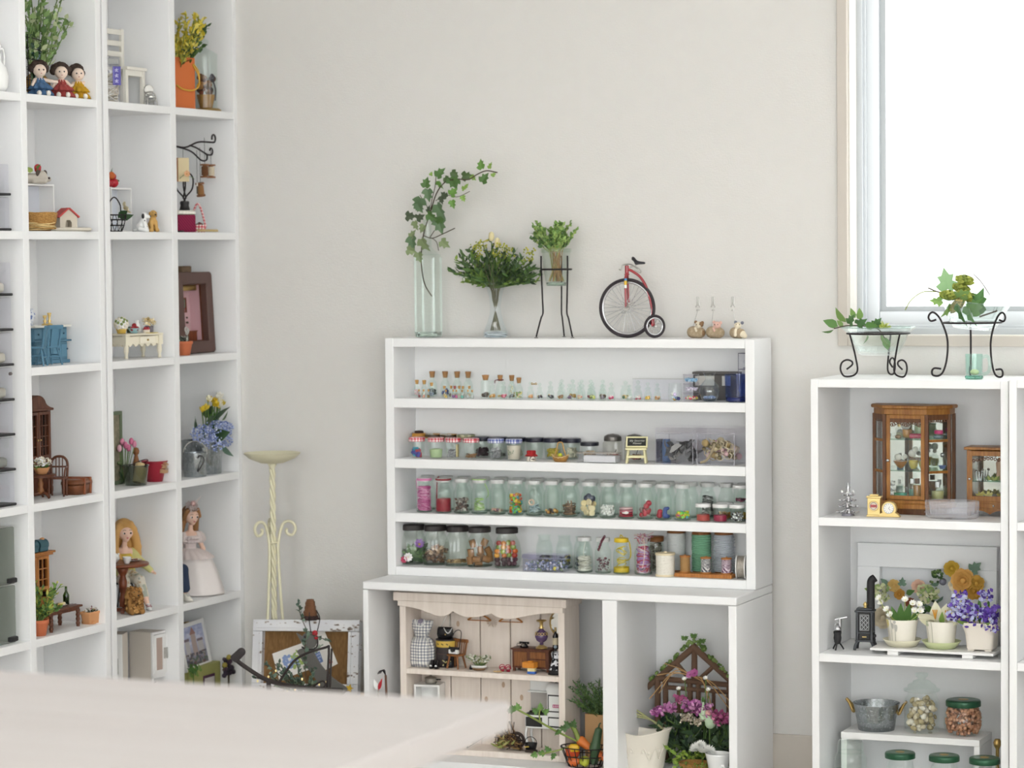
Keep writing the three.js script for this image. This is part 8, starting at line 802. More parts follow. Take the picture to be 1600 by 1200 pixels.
const gn = T('gnome_figurine','pale green and pink gnome figurine among the pink flowers','figurine', [-2.163,.135,.168]); P(gn,'body', mt('#b9cfae', .6),skin([[.012,0,0,.013,.006,.018,0,.009],[-.006,.012,.004,.005,-.012,.022,.004,.004]],30,.006)); P(gn,'hat', mt('#c3d8b8', .6),rod([-.004,.022,0],[-.006,.052,0],.0095,.001,14)); P(gn,'face', mt('#e6b8ac', .5),sph(.0078,.008,.026,.003)); P(gn,'leaf_tip', K.leaf1,aim(blade(.016,.009),V(-.005,.05,0),V(-.1,1,.2))); P(gn,'stake', K.stem, rod([.01,-.11,-.002],[.01,.0,0],.0015));
const pl = T('oval_planter','cream oval ceramic planter with a swooping rim and embossed vines','planter', [-2.318,.0204,.19]),cm = mt('#ebe4d6', .35, { clearcoat: .3 }); const ring = (y, rx, rz, sw)=>Array.from({ length: 49 }, (_, i)=>{ const a = i/48*TAU; return [rx*Math.cos(a),y + sw*(Math.abs(Math.cos(a)) ** 1.5),rz*Math.sin(a)]; }); const rg = [ring(0,.05,.034,0),ring(.004,.053,.036,0),ring(.05,.062,.043,.008),ring(.075,.068,.047,.014),ring(.084,.074,.051,.016),ring(.0875,.074,.051,.016),ring(.083,.068,.047,.016),ring(.03,.055,.037,.006)]; { const v = [], ix = []; rg.flat().forEach((p)=>v.push(...p)); for (let i = 0; i + 1 < rg.length; i++) for (let j = 0; j < 48; j++) { const a = i*49 + j; ix.push(a, a + 49,a + 1,a + 1,a + 49,a + 50); } const g = new THREE.BufferGeometry(); g.setAttribute('position', new THREE.Float32BufferAttribute(v, 3)); g.setIndex(ix); g.computeVertexNormals(); P(pl,'body', cm, g); } P(pl,'soil', K.twig, cyl(1,1,.002,0,0,0,32).scale(.054,1,.036).translate(0,.031,0)); P(pl,'embossed_vine', cm, ...[[-1],[1]].map(([s])=>tube(Array.from({ length: 12 }, (_, i)=>{ const a = PI/2 + s*(.15 + i*.1),y = .04 + .014*Math.sin(i*1.3),q = 1 + (y - .05)*2; return [.0615*q*Math.cos(a),y, .0428*q*Math.sin(a)]; }),.0014,40,5)),...Array.from({ length: 9 }, (_, i)=>{ const a = PI/2 - 1 + i*.25; return sph(.0032,.0612*Math.cos(a),.048 + .008*Math.sin(i*2),.0425*Math.sin(a),1,1.4,.5); }));
const gb = T('green_berry_basket','low basket covered with lime green leaves at the cabinet floor','basket', [-2.178,.0204,.212]); P(gb,'basket', K.straw, lathe([[0,0],[.03,0],[.038,.026],[.034,.026],[.028,.004]])); const gl = P(gb,'leaves', vc(.5, { transmission: .2 }),...Array.from({ length: 190 }, ()=>{ const a = R(TAU),y = R(.006,.046),q = .036 + R(.01) - Math.max(0,y - .03)*1.2; return tint(aim(blade(.011,.0085),V(q*Math.cos(a),y, q*Math.sin(a)),V(Math.cos(a),.5,Math.sin(a)),R(3)),pick(['#9ab54a','#7d9c3a','#b5c962','#6a8a34'])); })); gl.userData.kind = 'stuff'; P(gb,'sprig', leafm('#8fae4a'),...Array.from({ length: 6 }, (_, i)=>aim(blade(.016,.01),V(-.04 - i*.005,.044 + i*.003,.012),V(-.6,.5,.4),i)));
const mu = T('white_mums','two white shaggy chrysanthemums above the green basket','flowers', [-2.16,.046,.2]); for (const [x, y, r] of [[-.012,.03,.021],[.018,.028,.018],[-.002,.042,.014]]) P(mu,'flower', mt('#fbfbf6', .6),...Array.from({ length: 64 }, (_, i)=>{ const a = i*2.4,t = Math.sqrt(i/64)*1.9; return aim(blade(r, r*.26,.25,.15),V(x, y, .006),V(Math.sin(t)*Math.cos(a),Math.cos(t),Math.sin(t)*Math.sin(a))); })); P(mu,'stem', K.stem, rod([0,-.02,0],[0,.03,.004],.0018));
const wp = T('white_pot','small white pot with a moulded flower, cut by the photo edge','plant pot', [-2.113,.0204,.222]); P(wp,'pot', K.porcelain, lathe([[0,0],[.022,0],[.026,.03],[.03,.048],[.031,.054],[.028,.054],[.024,.03],[.02,.004]],0,0,0,36)); P(wp,'moulded_flower', K.porcelain, ...Array.from({ length: 6 }, (_, i)=>sph(.004,.018 + .005*Math.cos(i),.022 + .005*Math.sin(i),.02,1,1,.6)));
}
// ---------- right shelf ----------
const Q = (x, k, z, dy = 0)=>[x, QT[k] + .0004 + dy, z], honey = mt('#b5813f', .4, { map: woodTex('#b39a84','#ffffff') }),honeyD = mt('#7d5230', .45, { map: woodTex('#a08c7c','#ffffff') });
{
const o = T('curio_cabinet','wooden curio cabinet with canted glass sides, a mirror back and perfume bottles','toy cabinet', Q(-1.659,1,.125),-.06);
const fp = (s, d = 0)=>[[-.094 - d, -.042],[.094 + d, -.042],[.094 + d, -.004],[.052 + d*.4,.043 + d],[-.052 - d*.4,.043 + d],[-.094 - d, -.004]].map(([x, z])=>[x, -z]),slab = (y, h, d, b = .001)=>ext(fp(1,d),h, b).rotateX(-PI/2).translate(0,y + h/2,0);
P(o,'plinth', honeyD, slab(0,.014,-.008)); P(o,'base', honey, slab(.014,.012,.004,.002),slab(.026,.008,0)); P(o,'cornice', honey, slab(.236,.014,0),slab(.25,.0085,.007,.002));
for (const [x, z] of [[-.092,-.039],[.092,-.039],[-.092,-.004],[.092,-.004],[-.052,.041],[.052,.041]]) P(o,'post', honeyD, box(.0085,.204,.0085,x, .033,z, .001));
const dr = P(o,'door', honey, ...frameBars(-.047,.047,.036,.236,.039,.0445,.009,.001)); P(dr,'knob', K.silver, sph(.0038,-.0425,.128,.047)); P(o,'glazing', K.glass, box(.078,.184,.001,0,.044,.0415)); const side = (s, g)=>g.rotateY(s*.84).translate(s*.0725,0,.018); for (const s of [-1,1]) { P(o,'glazing', K.glass, side(s, box(.052,.2,.001,0,.036,0)),box(.001,.2,.03,s*.092,.036,-.022)); P(o,'fretwork', honeyD, side(s, box(.052,.012,.004,0,.224,0)),...Array.from({ length: 8 }, (_, i)=>side(s, torus(.0028,.001,-.02 + i*.0057,.222,0,10)))); for (const y of [.104,.178]) P(o,'side_rail', honey, side(s, box(.05,.006,.004,0,y - .006,0))); }
P(o,'fretwork', honeyD, box(.078,.01,.003,0,.218,.041),...Array.from({ length: 15 }, (_, i)=>torus(.003 + .0012*Math.abs(Math.sin(i)),.001,-.034 + i*.0049,.2155 - .0035*Math.cos(i*.9),.041,10)));
P(o,'mirror_back', mt('#dfe3e2', .05, { metalness: 1 }),box(.18,.21,.002,0,.03,-.0425)); for (const y of [.102,.176]) P(o,'glass_shelf', glass('#cfe6da', .05),slab(y, .003,-.006,0)); P(o,'cabinet_floor', honey, slab(.034,.001,-.006,0));
const c = Math.cos(-.06),sn = Math.sin(-.06),inC = (x, y, z)=>[-1.659 + c*x + sn*z, QT[1] + y + .0006,.125 - sn*x + c*z];
const flask = (label, x, y, z, prof, juice, jh, capm, cg, col = '#f6f9f7')=>{ const q = T('perfume_bottle', label,'perfume bottle', inC(x, y, z)); P(q,'glass', glass(col),lathe(prof, 0,0,0,20)); const ins = prof.filter((p)=>p[1] <= jh).map(([r, yy])=>[Math.max(0,r - .0012),yy + .001]); if (juice) P(q,'perfume', mt(juice, .1, { transmission: .35 }),lathe([...ins, [ins.at(-1)[0], jh],[0,jh]],0,0,0,20)); P(q,'stopper', capm, cg); return q; };
const rnd = (r, h, n = .004)=>[[0,0],[r*.6,.0005],[r*.92,h*.25],[r, h*.5],[r*.85,h*.75],[n, h*.97],[n, h]], sq = (r, h)=>[[0,0],[r, .0005],[r, h*.86],[r*.45,h*.92],[r*.4,h]], wh = mt('#eceae4', .3, { transmission: .3 }),Y1 = .0355,Y2 = .1055,Y3 = .1795;
flask('clear bottle with amber neck on the top glass shelf, far left', -.028,Y3,.0,sq(.0095,.026),'#e8e2c0', .012,K.gold, cyl(.006,.006,.01,0,.026,0)); S('white_shell','white shell on the top glass shelf behind the left glass','shell', inC(-.056,Y3,.006),0,null, K.porcelain, ico(.009,0,.0075,0,2).scale(1,.85,.8)); S('dark_shell','small brown shell in front on the top glass shelf','shell', inC(-.022,Y3,.03),.3,null, mt('#7d6040', .3),ico(.007,0,.005,0,2).scale(1.1,.75,.8));
flask('round amber perfume with a frosted fan stopper on the top glass shelf', -.006,Y3,.012,[[0,0],[.011,0],[.0125,.008],[.0125,.02],[.008,.025]],'#e09a2c', .02,wh, [ico(.013,-.004,.032,-.004,2).scale(1,1,.35)]);
flask('pale green square perfume on the top glass shelf', .022,Y3,-.006,[[0,0],[.016,0],[.016,.032],[.008,.035]],'#cfe0b8', .03,K.white, cyl(.007,.007,.004,0,.034,0)); S('lipstick','glossy crimson lipstick lying on the top glass shelf','lipstick', inC(.024,Y3,.026),.05,null, mt('#a81848', .25),cyl(.006,.006,.036,0,-.018,0,18).rotateZ(PI/2).translate(0,.006,0),torus(.0062,.0007,0,0,0).rotateY(PI/2).translate(.002,.006,0)); flask('squat blue-white perfume with a hot pink lid on the top glass shelf', .068,Y3,.002,[[0,0],[.013,0],[.013,.009],[.009,.011]],'#b9cce0', .007,mt('#d8287c', .3),cyl(.0105,.0105,.008,0,.011,0));
flask('wide amber perfume with frosted dove stoppers on the middle glass shelf', -.022,Y2,.012,[[0,0],[.006,.002],[.012,.008],[.0185,.018],[.016,.023]],'#dd8a24', .018,wh, [ico(.008,-.006,.028,0,2).scale(1.1,1,.5),sph(.006,.01,.03,0)]); flask('yellow teardrop perfume with a frosted petal stopper on the middle glass shelf', .01,Y2,.014,rnd(.012,.03),'#e8cf4a', .022,wh, [ico(.009,-.003,.038,0,2),ico(.007,.005,.047,0,2)]); flask('pale gold perfume with a tall frosted bird stopper on the middle glass shelf', .03,Y2,.004,rnd(.011,.034),'#e2d68a', .02,wh, [ico(.0085,0,.048,0,2),sph(.005,0,.037,0)]);
flask('cobalt blue perfume behind the left glass of the middle shelf', -.058,Y2,.008,sq(.009,.022),'#2f55a8', .014,K.silver, cyl(.004,.004,.008,0,.022,0)); flask('clear faceted bottle with a ball stopper behind the right glass', .058,Y2,.004,sq(.0085,.024),null, 0,K.glass, sph(.006,0,.03,0)); flask('silver heart perfume with a blue base behind the right glass', .074,Y2,-.008,rnd(.011,.03),'#8fa5e0', .01,K.silver, sph(.0055,0,.034,0));
flask('aqua square perfume with a clear block stopper at the cabinet floor', -.022,Y1,.014,[[0,0],[.0165,0],[.0165,.026],[.008,.028],[.007,.034]],'#3fb59a', .014,K.glass, box(.01,.018,.01,0,.034,0,.002)); flask('teal slim perfume between the aqua and the amber one', .004,Y1,.004,sq(.009,.034),'#3f8f7c', .022,K.silver, box(.01,.014,.008,0,.034,0,.002)); flask('amber oblong perfume on the cabinet floor', .02,Y1,.016,[[0,0],[.0105,0],[.0105,.034],[.005,.037]],'#c98a24', .033,mt('#5b4030', .4),cyl(.006,.006,.012,0,.037,0)); flask('pale crystal perfume beside the amber oblong one', .038,Y1,.014,sq(.0105,.026),'#d9d2a8', .012,K.silver, cyl(.005,.005,.012,0,.026,0)); flask('pale yellow block perfume behind the right glass at the cabinet floor', .066,Y1,.004,[[0,0],[.0155,0],[.0155,.024],[.007,.026]],'#e8e2a8', .02,K.silver, box(.011,.016,.01,0,.027,0,.002)); flask('mint perfume behind the left glass at the cabinet floor', -.06,Y1,.008,sq(.009,.026),'#8fc4b4', .02,K.silver, cyl(.004,.004,.01,0,.026,0));
}
{
const o = T('small_curio_cabinet','small wooden curio cabinet with one glazed door and a drawer','toy cabinet', Q(-1.4665,1,.115)),w = .108,h = .155,d = .06;
P(o,'side_panel', honey, box(.006,h - .03,d, -w/2 + .003,.03,0)); P(o,'side_panel', honey, box(.006,h - .03,d, w/2 - .003,.03,0)); P(o,'top', honey, box(w + .012,.007,d + .012,0,h, 0,.002)); P(o,'cabinet_floor', honey, box(w, .005,d, 0,.03,0)); P(o,'mirror_back', mt('#dfe3e2', .05, { metalness: 1 }),box(w - .012,h - .035,.002,0,.035,-d/2 + .002));
const ap = new THREE.Shape(); ap.moveTo(-w/2,.016); ap.lineTo(-w/2,.004); ap.quadraticCurveTo(-.02,.016,0,.0); ap.quadraticCurveTo(.02,.016,w/2,.004); ap.lineTo(w/2,.016); P(o,'apron', honey, ext(ap, .006).translate(0,.004,d/2 - .003)); for (const [x, z] of [[-1,1],[1,1],[-1,-1],[1,-1]]) P(o,'leg', honeyD, box(.009,.02,.009,x*(w/2 - .005),0,z*(d/2 - .005),.001)); const dr = P(o,'drawer', honey, box(w - .004,.012,.006,0,.019,d/2,.001)); P(dr,'knob', K.silver, sph(.0028,.01,.025,d/2 + .005));
const q = P(o,'door', honey, ...frameBars(-w/2 + .001,w/2 - .001,.035,h - .002,d/2 - .004,d/2 + .001,.012,.001)); P(q,'knob', K.silver, sph(.0034,-w/2 + .007,.087,d/2 + .003)); P(q,'fretwork', honeyD, ...Array.from({ length: 10 }, (_, i)=>torus(.003,.0011,-.038 + i*.0085,h - .019 + .006*Math.abs((i - 4.5)/4.5)*-1,d/2 - .0015,10))); P(o,'glazing', K.glass, box(w - .022,h - .06,.001,0,.047,d/2 - .002)); P(o,'glass_shelf', glass('#cfe6da', .05),box(w - .014,.002,d - .01,0,.08,0));
for (const [x, n, c] of [[-.028,'left','#c9b94a'],[-.008,'middle','#d9cf6a'],[.022,'right','#b8a53a']]) { const p = T('tiny_flowerpot', n + ' tiny white pot of yellow leaves at the small cabinet floor','plant pot', Q(-1.4665 + x, 1,.12,.035)); P(p,'pot', K.porcelain, lathe([[0,0],[.006,0],[.009,.011],[.008,.011]])); P(p,'leaves', vc(.6),Array.from({ length: 12 }, ()=>tint(aim(blade(.014,.007),V(0,.009,0),dirr(.4)),c))); }
const tr = T('crystal_cluster','clear crystal cluster on the shelf of the small cabinet','ornament', Q(-1.497,1,.12,.082)); P(tr,'crystal', K.silver, ...[-1,0,1].map((i)=>rod([i*.004,0,0],[i*.007,.02,0],.0026,.001,6)),sph(.0035,-.007,.02,0),sph(.0035,.007,.021,0)); const gp = T('tiny_green_plant','tiny green plant on the shelf of the small cabinet','plant', Q(-1.464,1,.118,.082)); P(gp,'leaves', vc(.6),Array.from({ length: 22 }, ()=>tint(aim(blade(.013,.006),V(R(-.014,.014),.0005,R(-.008,.008)),dirr(.4)),pick(['#7d8f3a','#a0a84a','#5f7a34'])))); S('pale_figure','pale peach figure reflected behind the glass of the small cabinet','figurine', Q(-1.452,1,.104,.082),0,null, mt('#dcb49a', .6),lathe([[0,0],[.009,.002],[.007,.02],[.009,.04],[.004,.052],[0,.054]]));
const xt = T('silver_tree','small silvery christmas tree ornament with pearl tips','ornament', Q(-1.786,1,.222)); P(xt,'base', mt('#8f8f98', .4, { metalness: .7 }),cyl(.016,.013,.005,0,0,0)); [[.0275,.006],[.024,.02],[.0205,.034],[.0165,.047]].forEach(([r, y], k)=>P(xt,'branches', K.silver, ...Array.from({ length: 9 }, (_, i)=>{ const a = i/9*TAU + k*.4; return tube([[.004*Math.cos(a),y + .008,.004*Math.sin(a)],[r*.7*Math.cos(a),y + .001,r*.7*Math.sin(a)],[r*Math.cos(a),y + .003,r*Math.sin(a)]],.0016,10,5); }),lathe([[.012 - k*.0014,y],[.004,y + .016]]))); P(xt,'pearls', K.porcelain, ...[0,1,2,3,4,5].map((i)=>sph(.0028,.0155*Math.cos(i + .3),.0565,.0155*Math.sin(i + .3)))); P(xt,'finial', K.silver, lathe([[.004,.055],[.0032,.062],[.005,.066],[.0022,.072],[.0026,.075],[0,.0785]]));
const gd = mt('#dcc282', .32, { metalness: .45 }),ck = T('carriage_clock','tall square gold miniature clock with a red dial','clock', Q(-1.722,1,.222),.1); P(ck,'case', gd, box(.034,.004,.024,0,0,0,.001),box(.03,.04,.02,0,.004,0,.001),box(.035,.004,.025,0,.044,0,.001),box(.02,.004,.012,0,.048,0,.001)); P(ck,'bezel', gd, torus(.011,.0014,0,.025,.0105)); P(ck,'dial', mt('#ffffff', .4, { map: draw(64,64, (c)=>{ c.fillStyle = '#d9cdbc'; c.fillRect(0,0,64,64); c.fillStyle = '#b0484a'; c.fillRect(22,10,20,44); c.strokeStyle = '#4a3a34'; c.lineWidth = 3; c.beginPath(); c.arc(32,32,24,0,7); c.stroke(); c.beginPath(); c.moveTo(32,32); c.lineTo(32,16); c.moveTo(32,32); c.lineTo(42,38); c.stroke(); }) }),cyl(.0105,.0105,.001,0,0,0,28).rotateX(PI/2).translate(0,.025,.0102));
const mk = T('mantel_clock','low rounded gold miniature mantel clock with a white dial','clock', Q(-1.685,1,.225),.05),ms = new THREE.Shape(); ms.moveTo(-.0255,0); ms.quadraticCurveTo(-.023,.008,-.017,.01); ms.absarc(0,.019,.0175,PI + .5,-.5,true); ms.quadraticCurveTo(.023,.008,.0255,0); P(mk,'case', gd, ext(ms, .016,.001,24),box(.052,.003,.018,0,0,0,.001)); P(mk,'dial', mt('#ffffff', .4, { map: draw(64,64, (c)=>{ c.fillStyle = '#eceae4'; c.fillRect(0,0,64,64); c.strokeStyle = '#4a4a4a'; c.lineWidth = 2; for (let i = 0; i < 12; i++) { c.beginPath(); c.moveTo(32 + 24*Math.cos(i*.5236),32 + 24*Math.sin(i*.5236)); c.lineTo(32 + 29*Math.cos(i*.5236),32 + 29*Math.sin(i*.5236)); c.stroke(); } c.beginPath(); c.moveTo(32,32); c.lineTo(20,24); c.moveTo(32,32); c.lineTo(44,20); c.stroke(); }) }),cyl(.0115,.0115,.001,0,0,0,28).rotateX(PI/2).translate(0,.0205,.0084)); P(mk,'bezel', K.silver, torus(.0118,.0009,0,.0205,.0085));
const ab = T('crystal_bowl','oval cut crystal bowl with vertical flutes in front of the curio cabinets','bowl', Q(-1.539,1,.212)); P(ab,'bowl', mt('#fafafc', .06, { transmission: .86 }),loft([[0,0,0,.055,.034],[0,.004,0,.061,.039],[0,.038,0,.063,.041],[0,.0415,0,.061,.039],[0,.04,0,.054,.033],[0,.009,0,.05,.029],[0,.008,0,.02,.012]], { seg: 176,k: 44,amp: .018 })); P(ab,'cut_bands', glass('#f4f4f8', .02),...[.014,.027].map((y)=>loft([[0,y - .0015,0,.0625,.0405],[0,y, 0,.0638,.0416],[0,y + .0015,0,.0625,.0405]], { seg: 176,k: 44,amp: .02,top: false, bot: false })));
}
// second tier: stoves, framed arrangement, flowerpots
{
const o = T('flower_frame','wide white box frame with a dried flower arrangement on its corner','picture frame', Q(-1.6445,2,.04)); o.rotation.order = 'YXZ'; o.rotation.x = -.05; P(o,'mount', mt('#f1f2f3', .6),...[[-.171,.171,0,.058],[-.171,.171,.18,.237],[-.171,-.115,.058,.18],[.06,.171,.058,.18]].map(([a, b, c, d])=>span(a, b, c, d, -.012,.012,.0012))); P(o,'recess', mt('#dfe1e4', .7),span(-.117,.062,.056,.182,-.013,-.009));
const f = T('dried_arrangement','ochre roses, green hydrangea and ivy arranged on the white frame','flowers', Q(-1.6445,2,.055)); const rose = (x, y, r, c)=>P(f,'rose', mt(c, .7),...[0,1,2,3,4].flatMap((k)=>Array.from({ length: 6 - (k >> 1) }, (_, i)=>blade(r*(1 - k*.15),r*(1.15 - k*.16),-.35,.1 - k*.02, (t)=>Math.pow(Math.sin(PI*(.12 + .8*t)),.6)).rotateX(PI/2 - .15 - k*.32).rotateY(i*TAU/(6 - (k >> 1)) + k*.6))).map((g)=>aim(g, V(x, y, .002),V(.12,.1,1),x*50)),sph(r*.25,x + .001,y, r*.4)); rose(.094,.157,.03,'#dca85a'); rose(.073,.146,.016,'#efe2c4'); rose(.082,.133,.013,'#e8d4b0'); rose(.066,.184,.02,'#c9a53a'); rose(.12,.133,.022,'#c9983f'); rose(.126,.152,.02,'#d3a64a'); rose(-.062,.118,.014,'#c48f3c'); rose(-.076,.138,.016,'#d3b06a'); rose(-.015,.138,.018,'#e0b8a0'); rose(-.102,.06,.028,'#e6d8bc'); rose(-.035,.098,.013,'#8a4a30');
const lf = (x, y, s, m, a, iv)=>P(f,'leaf', m, aim(iv ? lobed(IVY, s) : blade(s, s*.62),V(x, y, .006),V(Math.cos(a),Math.sin(a),.35),R(-.4,.4))); [[.03,.16,.022,K.leaf3,2.2],[.036,.148,.022,K.leafGray, 3.4],[.046,.118,.026,K.leafGray, 4],[.078,.112,.026,K.leafGray, 5],[-.01,.11,.03,K.leafGray, 5.4],[-.128,.125,.02,K.leaf2,3],[-.09,.14,.022,K.leafGray, 2.4],[-.045,.12,.024,K.leaf1,.4],[.01,.115,.03,K.leaf3,-.6],[-.05,.06,.035,K.leaf3,-1],[-.02,.075,.03,K.leaf3,.2],[.0,.09,.028,K.leaf1,-.3]].forEach((l)=>lf(...l)); lf(.115,.182,.03,K.leafGray, .7,1); lf(-.055,.14,.02,K.leafGray, 1.4,1); P(f,'hydrangea', vc(.7),Array.from({ length: 26 }, (_, i)=>flower(.0085,4,pick(['#a9b87a','#c3c99a','#8fa565','#d0cfa5']),'#7d8a4a').map((g)=>aim(g, V(i < 13 ? -.105 + R(-.022,.02) : .012 + R(-.02,.022),(i < 13 ? .122 : .122) + R(-.018,.018),.012 + R(.01)),V(R(-.4,.4),R(-.2,.5),1))))); P(f,'berries', vc(.6),...Array.from({ length: 26 }, ()=>tint(ico(R(.0026,.004),.032 + R(-.016,.014),.165 + R(-.016,.016),.008 + R(.006)),pick(['#4f6b3a','#6b8548','#39522f']))),tint(ico(.009,.046,.153,.01,1),'#6a6a78')); P(f,'trailing_ivy', vc(.7),Array.from({ length: 40 }, ()=>tint(aim(blade(.008,.006),V(-.034 + R(-.006,.008),R(.0,.05),.01),dirr(0)),pick(['#2f3f2c','#44583c','#24301f']))));
const I = mt('#4a4c50', .45, { metalness: .6 }),st = T('parlour_stove','black and silver miniature parlour stove with a fretted door and flue','toy stove', Q(-1.754,2,.19),.12),fr = draw(64,96, (c)=>{ c.fillStyle = '#17181a'; c.fillRect(0,0,64,96); c.strokeStyle = '#b9bbbd'; c.lineWidth = 3; c.strokeRect(5,5,54,86); for (let i = 0; i < 6; i++) for (let j = 0; j < 4; j++) { c.beginPath(); c.arc(14 + j*12,16 + i*13,5, (i + j) % 2 ? 0 : 2, (i + j) % 2 ? 4.4 : 6); c.stroke(); } });
P(st,'body', K.black, box(.034,.072,.028,0,.022,0,.002)); P(st,'corner_post', I, ...[[-1,1],[1,1],[-1,-1],[1,-1]].map(([x, z])=>cyl(.0038,.0034,.072,x*.017,.022,z*.014,8))); P(st,'ledge', I, box(.044,.004,.036,0,.02,0,.001),box(.04,.003,.033,0,.04,0,.001),box(.046,.005,.038,0,.09,0,.0015),box(.038,.005,.03,0,.095,0,.0015)); const d = P(st,'fretted_door', mt('#ffffff', .45, { map: fr }),new THREE.BoxGeometry(.024,.04,.002).translate(0,.066,.0148)); P(d,'hinge', I, box(.004,.003,.003,.0135,.06,.015),box(.004,.003,.003,.0135,.074,.015)); const d2 = P(st,'ash_door', K.black, box(.024,.013,.003,0,.0255,.0145,.001)); P(d2,'gold_mark', K.gold, box(.01,.002,.001,0,.031,.0163)); P(st,'finial', K.gold, lathe([[.0045,.1],[.003,.103],[.0058,.107],[.003,.112],[0,.114]])); P(st,'flue', K.black, tube([[.012,.096,-.008],[.012,.15,-.008],[.014,.164,-.008],[.022,.17,-.008]],.0095,40,16)); for (const [x, z] of [[-1,1],[1,1],[-1,-1],[1,-1]]) P(st,'leg', I, tube([[x*.016,.021,z*.013],[x*.021,.012,z*.016],[x*.023,.001,z*.02]],.0038,16)); P(st,'shovel', K.black, rod([.026,0,.008],[.022,.034,.006],.0022),sph(.005,.022,.034,.006));
const ms = T('pot_belly_stove','tiny black pot-bellied stove with a silver kettle and angled flue','toy stove', Q(-1.815,2,.215)); P(ms,'body', K.black, lathe([[0,.014],[.006,.014],[.008,.019],[.0095,.028],[.0085,.036],[.0095,.04],[.0095,.044],[0,.044]])); for (let i = 0; i < 3; i++) P(ms,'leg', K.black, tube([[.005,.016,0],[.01,.009,0],[.015,.0008,0]],.0019,12).rotateY(i*TAU/3 + .5)); P(ms,'kettle', K.silver, lathe([[0,.0445],[.0075,.0445],[.009,.05],[.006,.056],[.0015,.058],[0,.06]]),torus(.007,.0009,0,.057,0,16,PI)); P(ms,'flue', K.silver, rod([.004,.044,-.006],[.004,.074,-.006],.0042),rod([-.007,.071,-.004],[.02,.077,-.012],.0032));
const ty = T('white_tray','white slatted wooden tray on short feet carrying three flowerpots','tray', Q(-1.575,2,.205)); P(ty,'board', K.white, span(-.15,.143,.0085,.0145,-.05,.05,.0012)); for (const x of [-.095,.082]) P(ty,'foot', K.white, span(x - .013,x + .013,0,.0085,-.04,.05,.001));
const py = .0149,pot = (x, label, sc, pr)=>{ const q = T('painted_pot', label,'flowerpot', Q(x, 2,.2,py + .004)); P(q,'pot', mt('#ffffff', .45, { map: draw(256,96, (c, w, h)=>{ c.fillStyle = '#f1ece0'; c.fillRect(0,0,w, h); pr(c); }) }),lathe([[0,0],[.028,0],[.031,.01],[.0355,.048],[.038,.06],[.036,.06],[.033,.048],[.029,.012]],0,0,0,40).rotateY(-2.1)); const s = T('saucer', sc,'saucer', Q(x, 2,.2,py)); P(s,'dish', mt(/green/.test(sc) ? '#dfe8b4' : '#f1ecd2', .4),lathe([[0,0],[.033,0],[.0435,.014],[.046,.0165],[.0435,.0165],[.0325,.0035],[0,.0035]],0,0,0,44)); };
const stem = (c, x, y, col, n)=>{ c.strokeStyle = '#b9b8a8'; c.lineWidth = 2.4; c.beginPath(); c.moveTo(x, 80); c.quadraticCurveTo(x + 4,60,x, y); c.stroke(); c.fillStyle = col; for (let i = 0; i < n; i++) { c.beginPath(); c.ellipse(x + 6*Math.cos(i*TAU/n + .8),y + 6*Math.sin(i*TAU/n + .8),5,4,i, 0,7); c.fill(); } };
pot(-1.662,'white pot painted with pale yellow blooms, planted with small white flowers','cream saucer under the left white pot', (c)=>{ stem(c, 62,28,'#ead98a', 5); stem(c, 46,48,'#ead98a', 5); stem(c, 74,52,'#b9b8b0', 3); }); pot(-1.568,'white pot painted with grey-green clover, planted with a cream lily','pale green saucer under the middle white pot', (c)=>{ stem(c, 66,30,'#b9c4a4', 4); stem(c, 48,46,'#b9c4a4', 4); });
const p3 = T('square_pot','square flared cream pot of violet flowers at the right of the tray','flowerpot', Q(-1.4715,2,.2,py)); P(p3,'pot', mt('#ece4d8', .45),loft([[0,.003,0,.029,.029],[0,.006,0,.031,.031],[0,.04,0,.034,.034],[0,.058,0,.04,.04],[0,.0665,0,.0435,.0435],[0,.066,0,.04,.04],[0,.05,0,.034,.034]], { sq: 7,seg: 64 })); P(p3,'foot', mt('#ece4d8', .45),...[[-1,-1],[1,-1],[1,1],[-1,1]].map(([x, z])=>box(.016,.004,.016,x*.02,0,z*.02,.001)));
const w1 = T('white_button_flowers','small white flowers with broad leaves in the left painted pot','flowers', Q(-1.662,2,.2,py + .055)); for (const [x, dx, l] of [[.0,.05,.05],[.012,.25,.052],[.02,.9,.04],[-.006,-.4,.044],[.01,-.1,.03]]) P(w1,'leaf', K.leaf1,aim(blade(l, l*.38,.2,.1),V(x, 0,.008),V(dx, 1,.35))); for (const [x, y] of [[-.045,.045],[-.032,.03],[-.05,.056],[.012,.055],[.03,.047],[.045,.045],[.034,.03],[-.024,.018],[.048,.03]]) { const q = P(w1,'flower', vc(.7),...flower(.011,8,'#f3f2ea','#e8e2a8', .5).map((g)=>aim(g, V(x, y, .016),V(x*8,.7,.8)))); P(q,'stalk', mt('#a9b765', .7),tube([[x*.3,0,.008],[x*.8,y*.6,.014],[x, y, .016]],.0011,8,4)); }
const ll = T('cream_lily','cream lily bloom with orange stamens in the middle painted pot','flowers', Q(-1.568,2,.2,py + .056)); for (const [dx, dy, dz, l, x] of [[-1,.35,.4,.05,-.01],[-.9,.1,.9,.04,-.014],[-.15,1,0,.05,-.008],[.15,1,-.2,.046,.004],[.5,1,.1,.044,.012],[.8,.1,.7,.04,.012],[1,.4,0,.044,.014]]) P(ll,'petal', mt('#ece8cc', .6, { transmission: .15 }),aim(blade(l, l*.6,.25,.2),V(x, .004,.006),V(dx, dy, dz))); P(ll,'stamens', mt('#dfa03a', .6),...[-.012,.018].flatMap((x)=>[0,1,2].map((i)=>rod([x, .012,.01],[x + (i - 1)*.005,.034,.014],.0014)))); P(ll,'leaf', K.leaf2,aim(blade(.034,.014),V(.006,0,.016),V(.1,1,.6)));
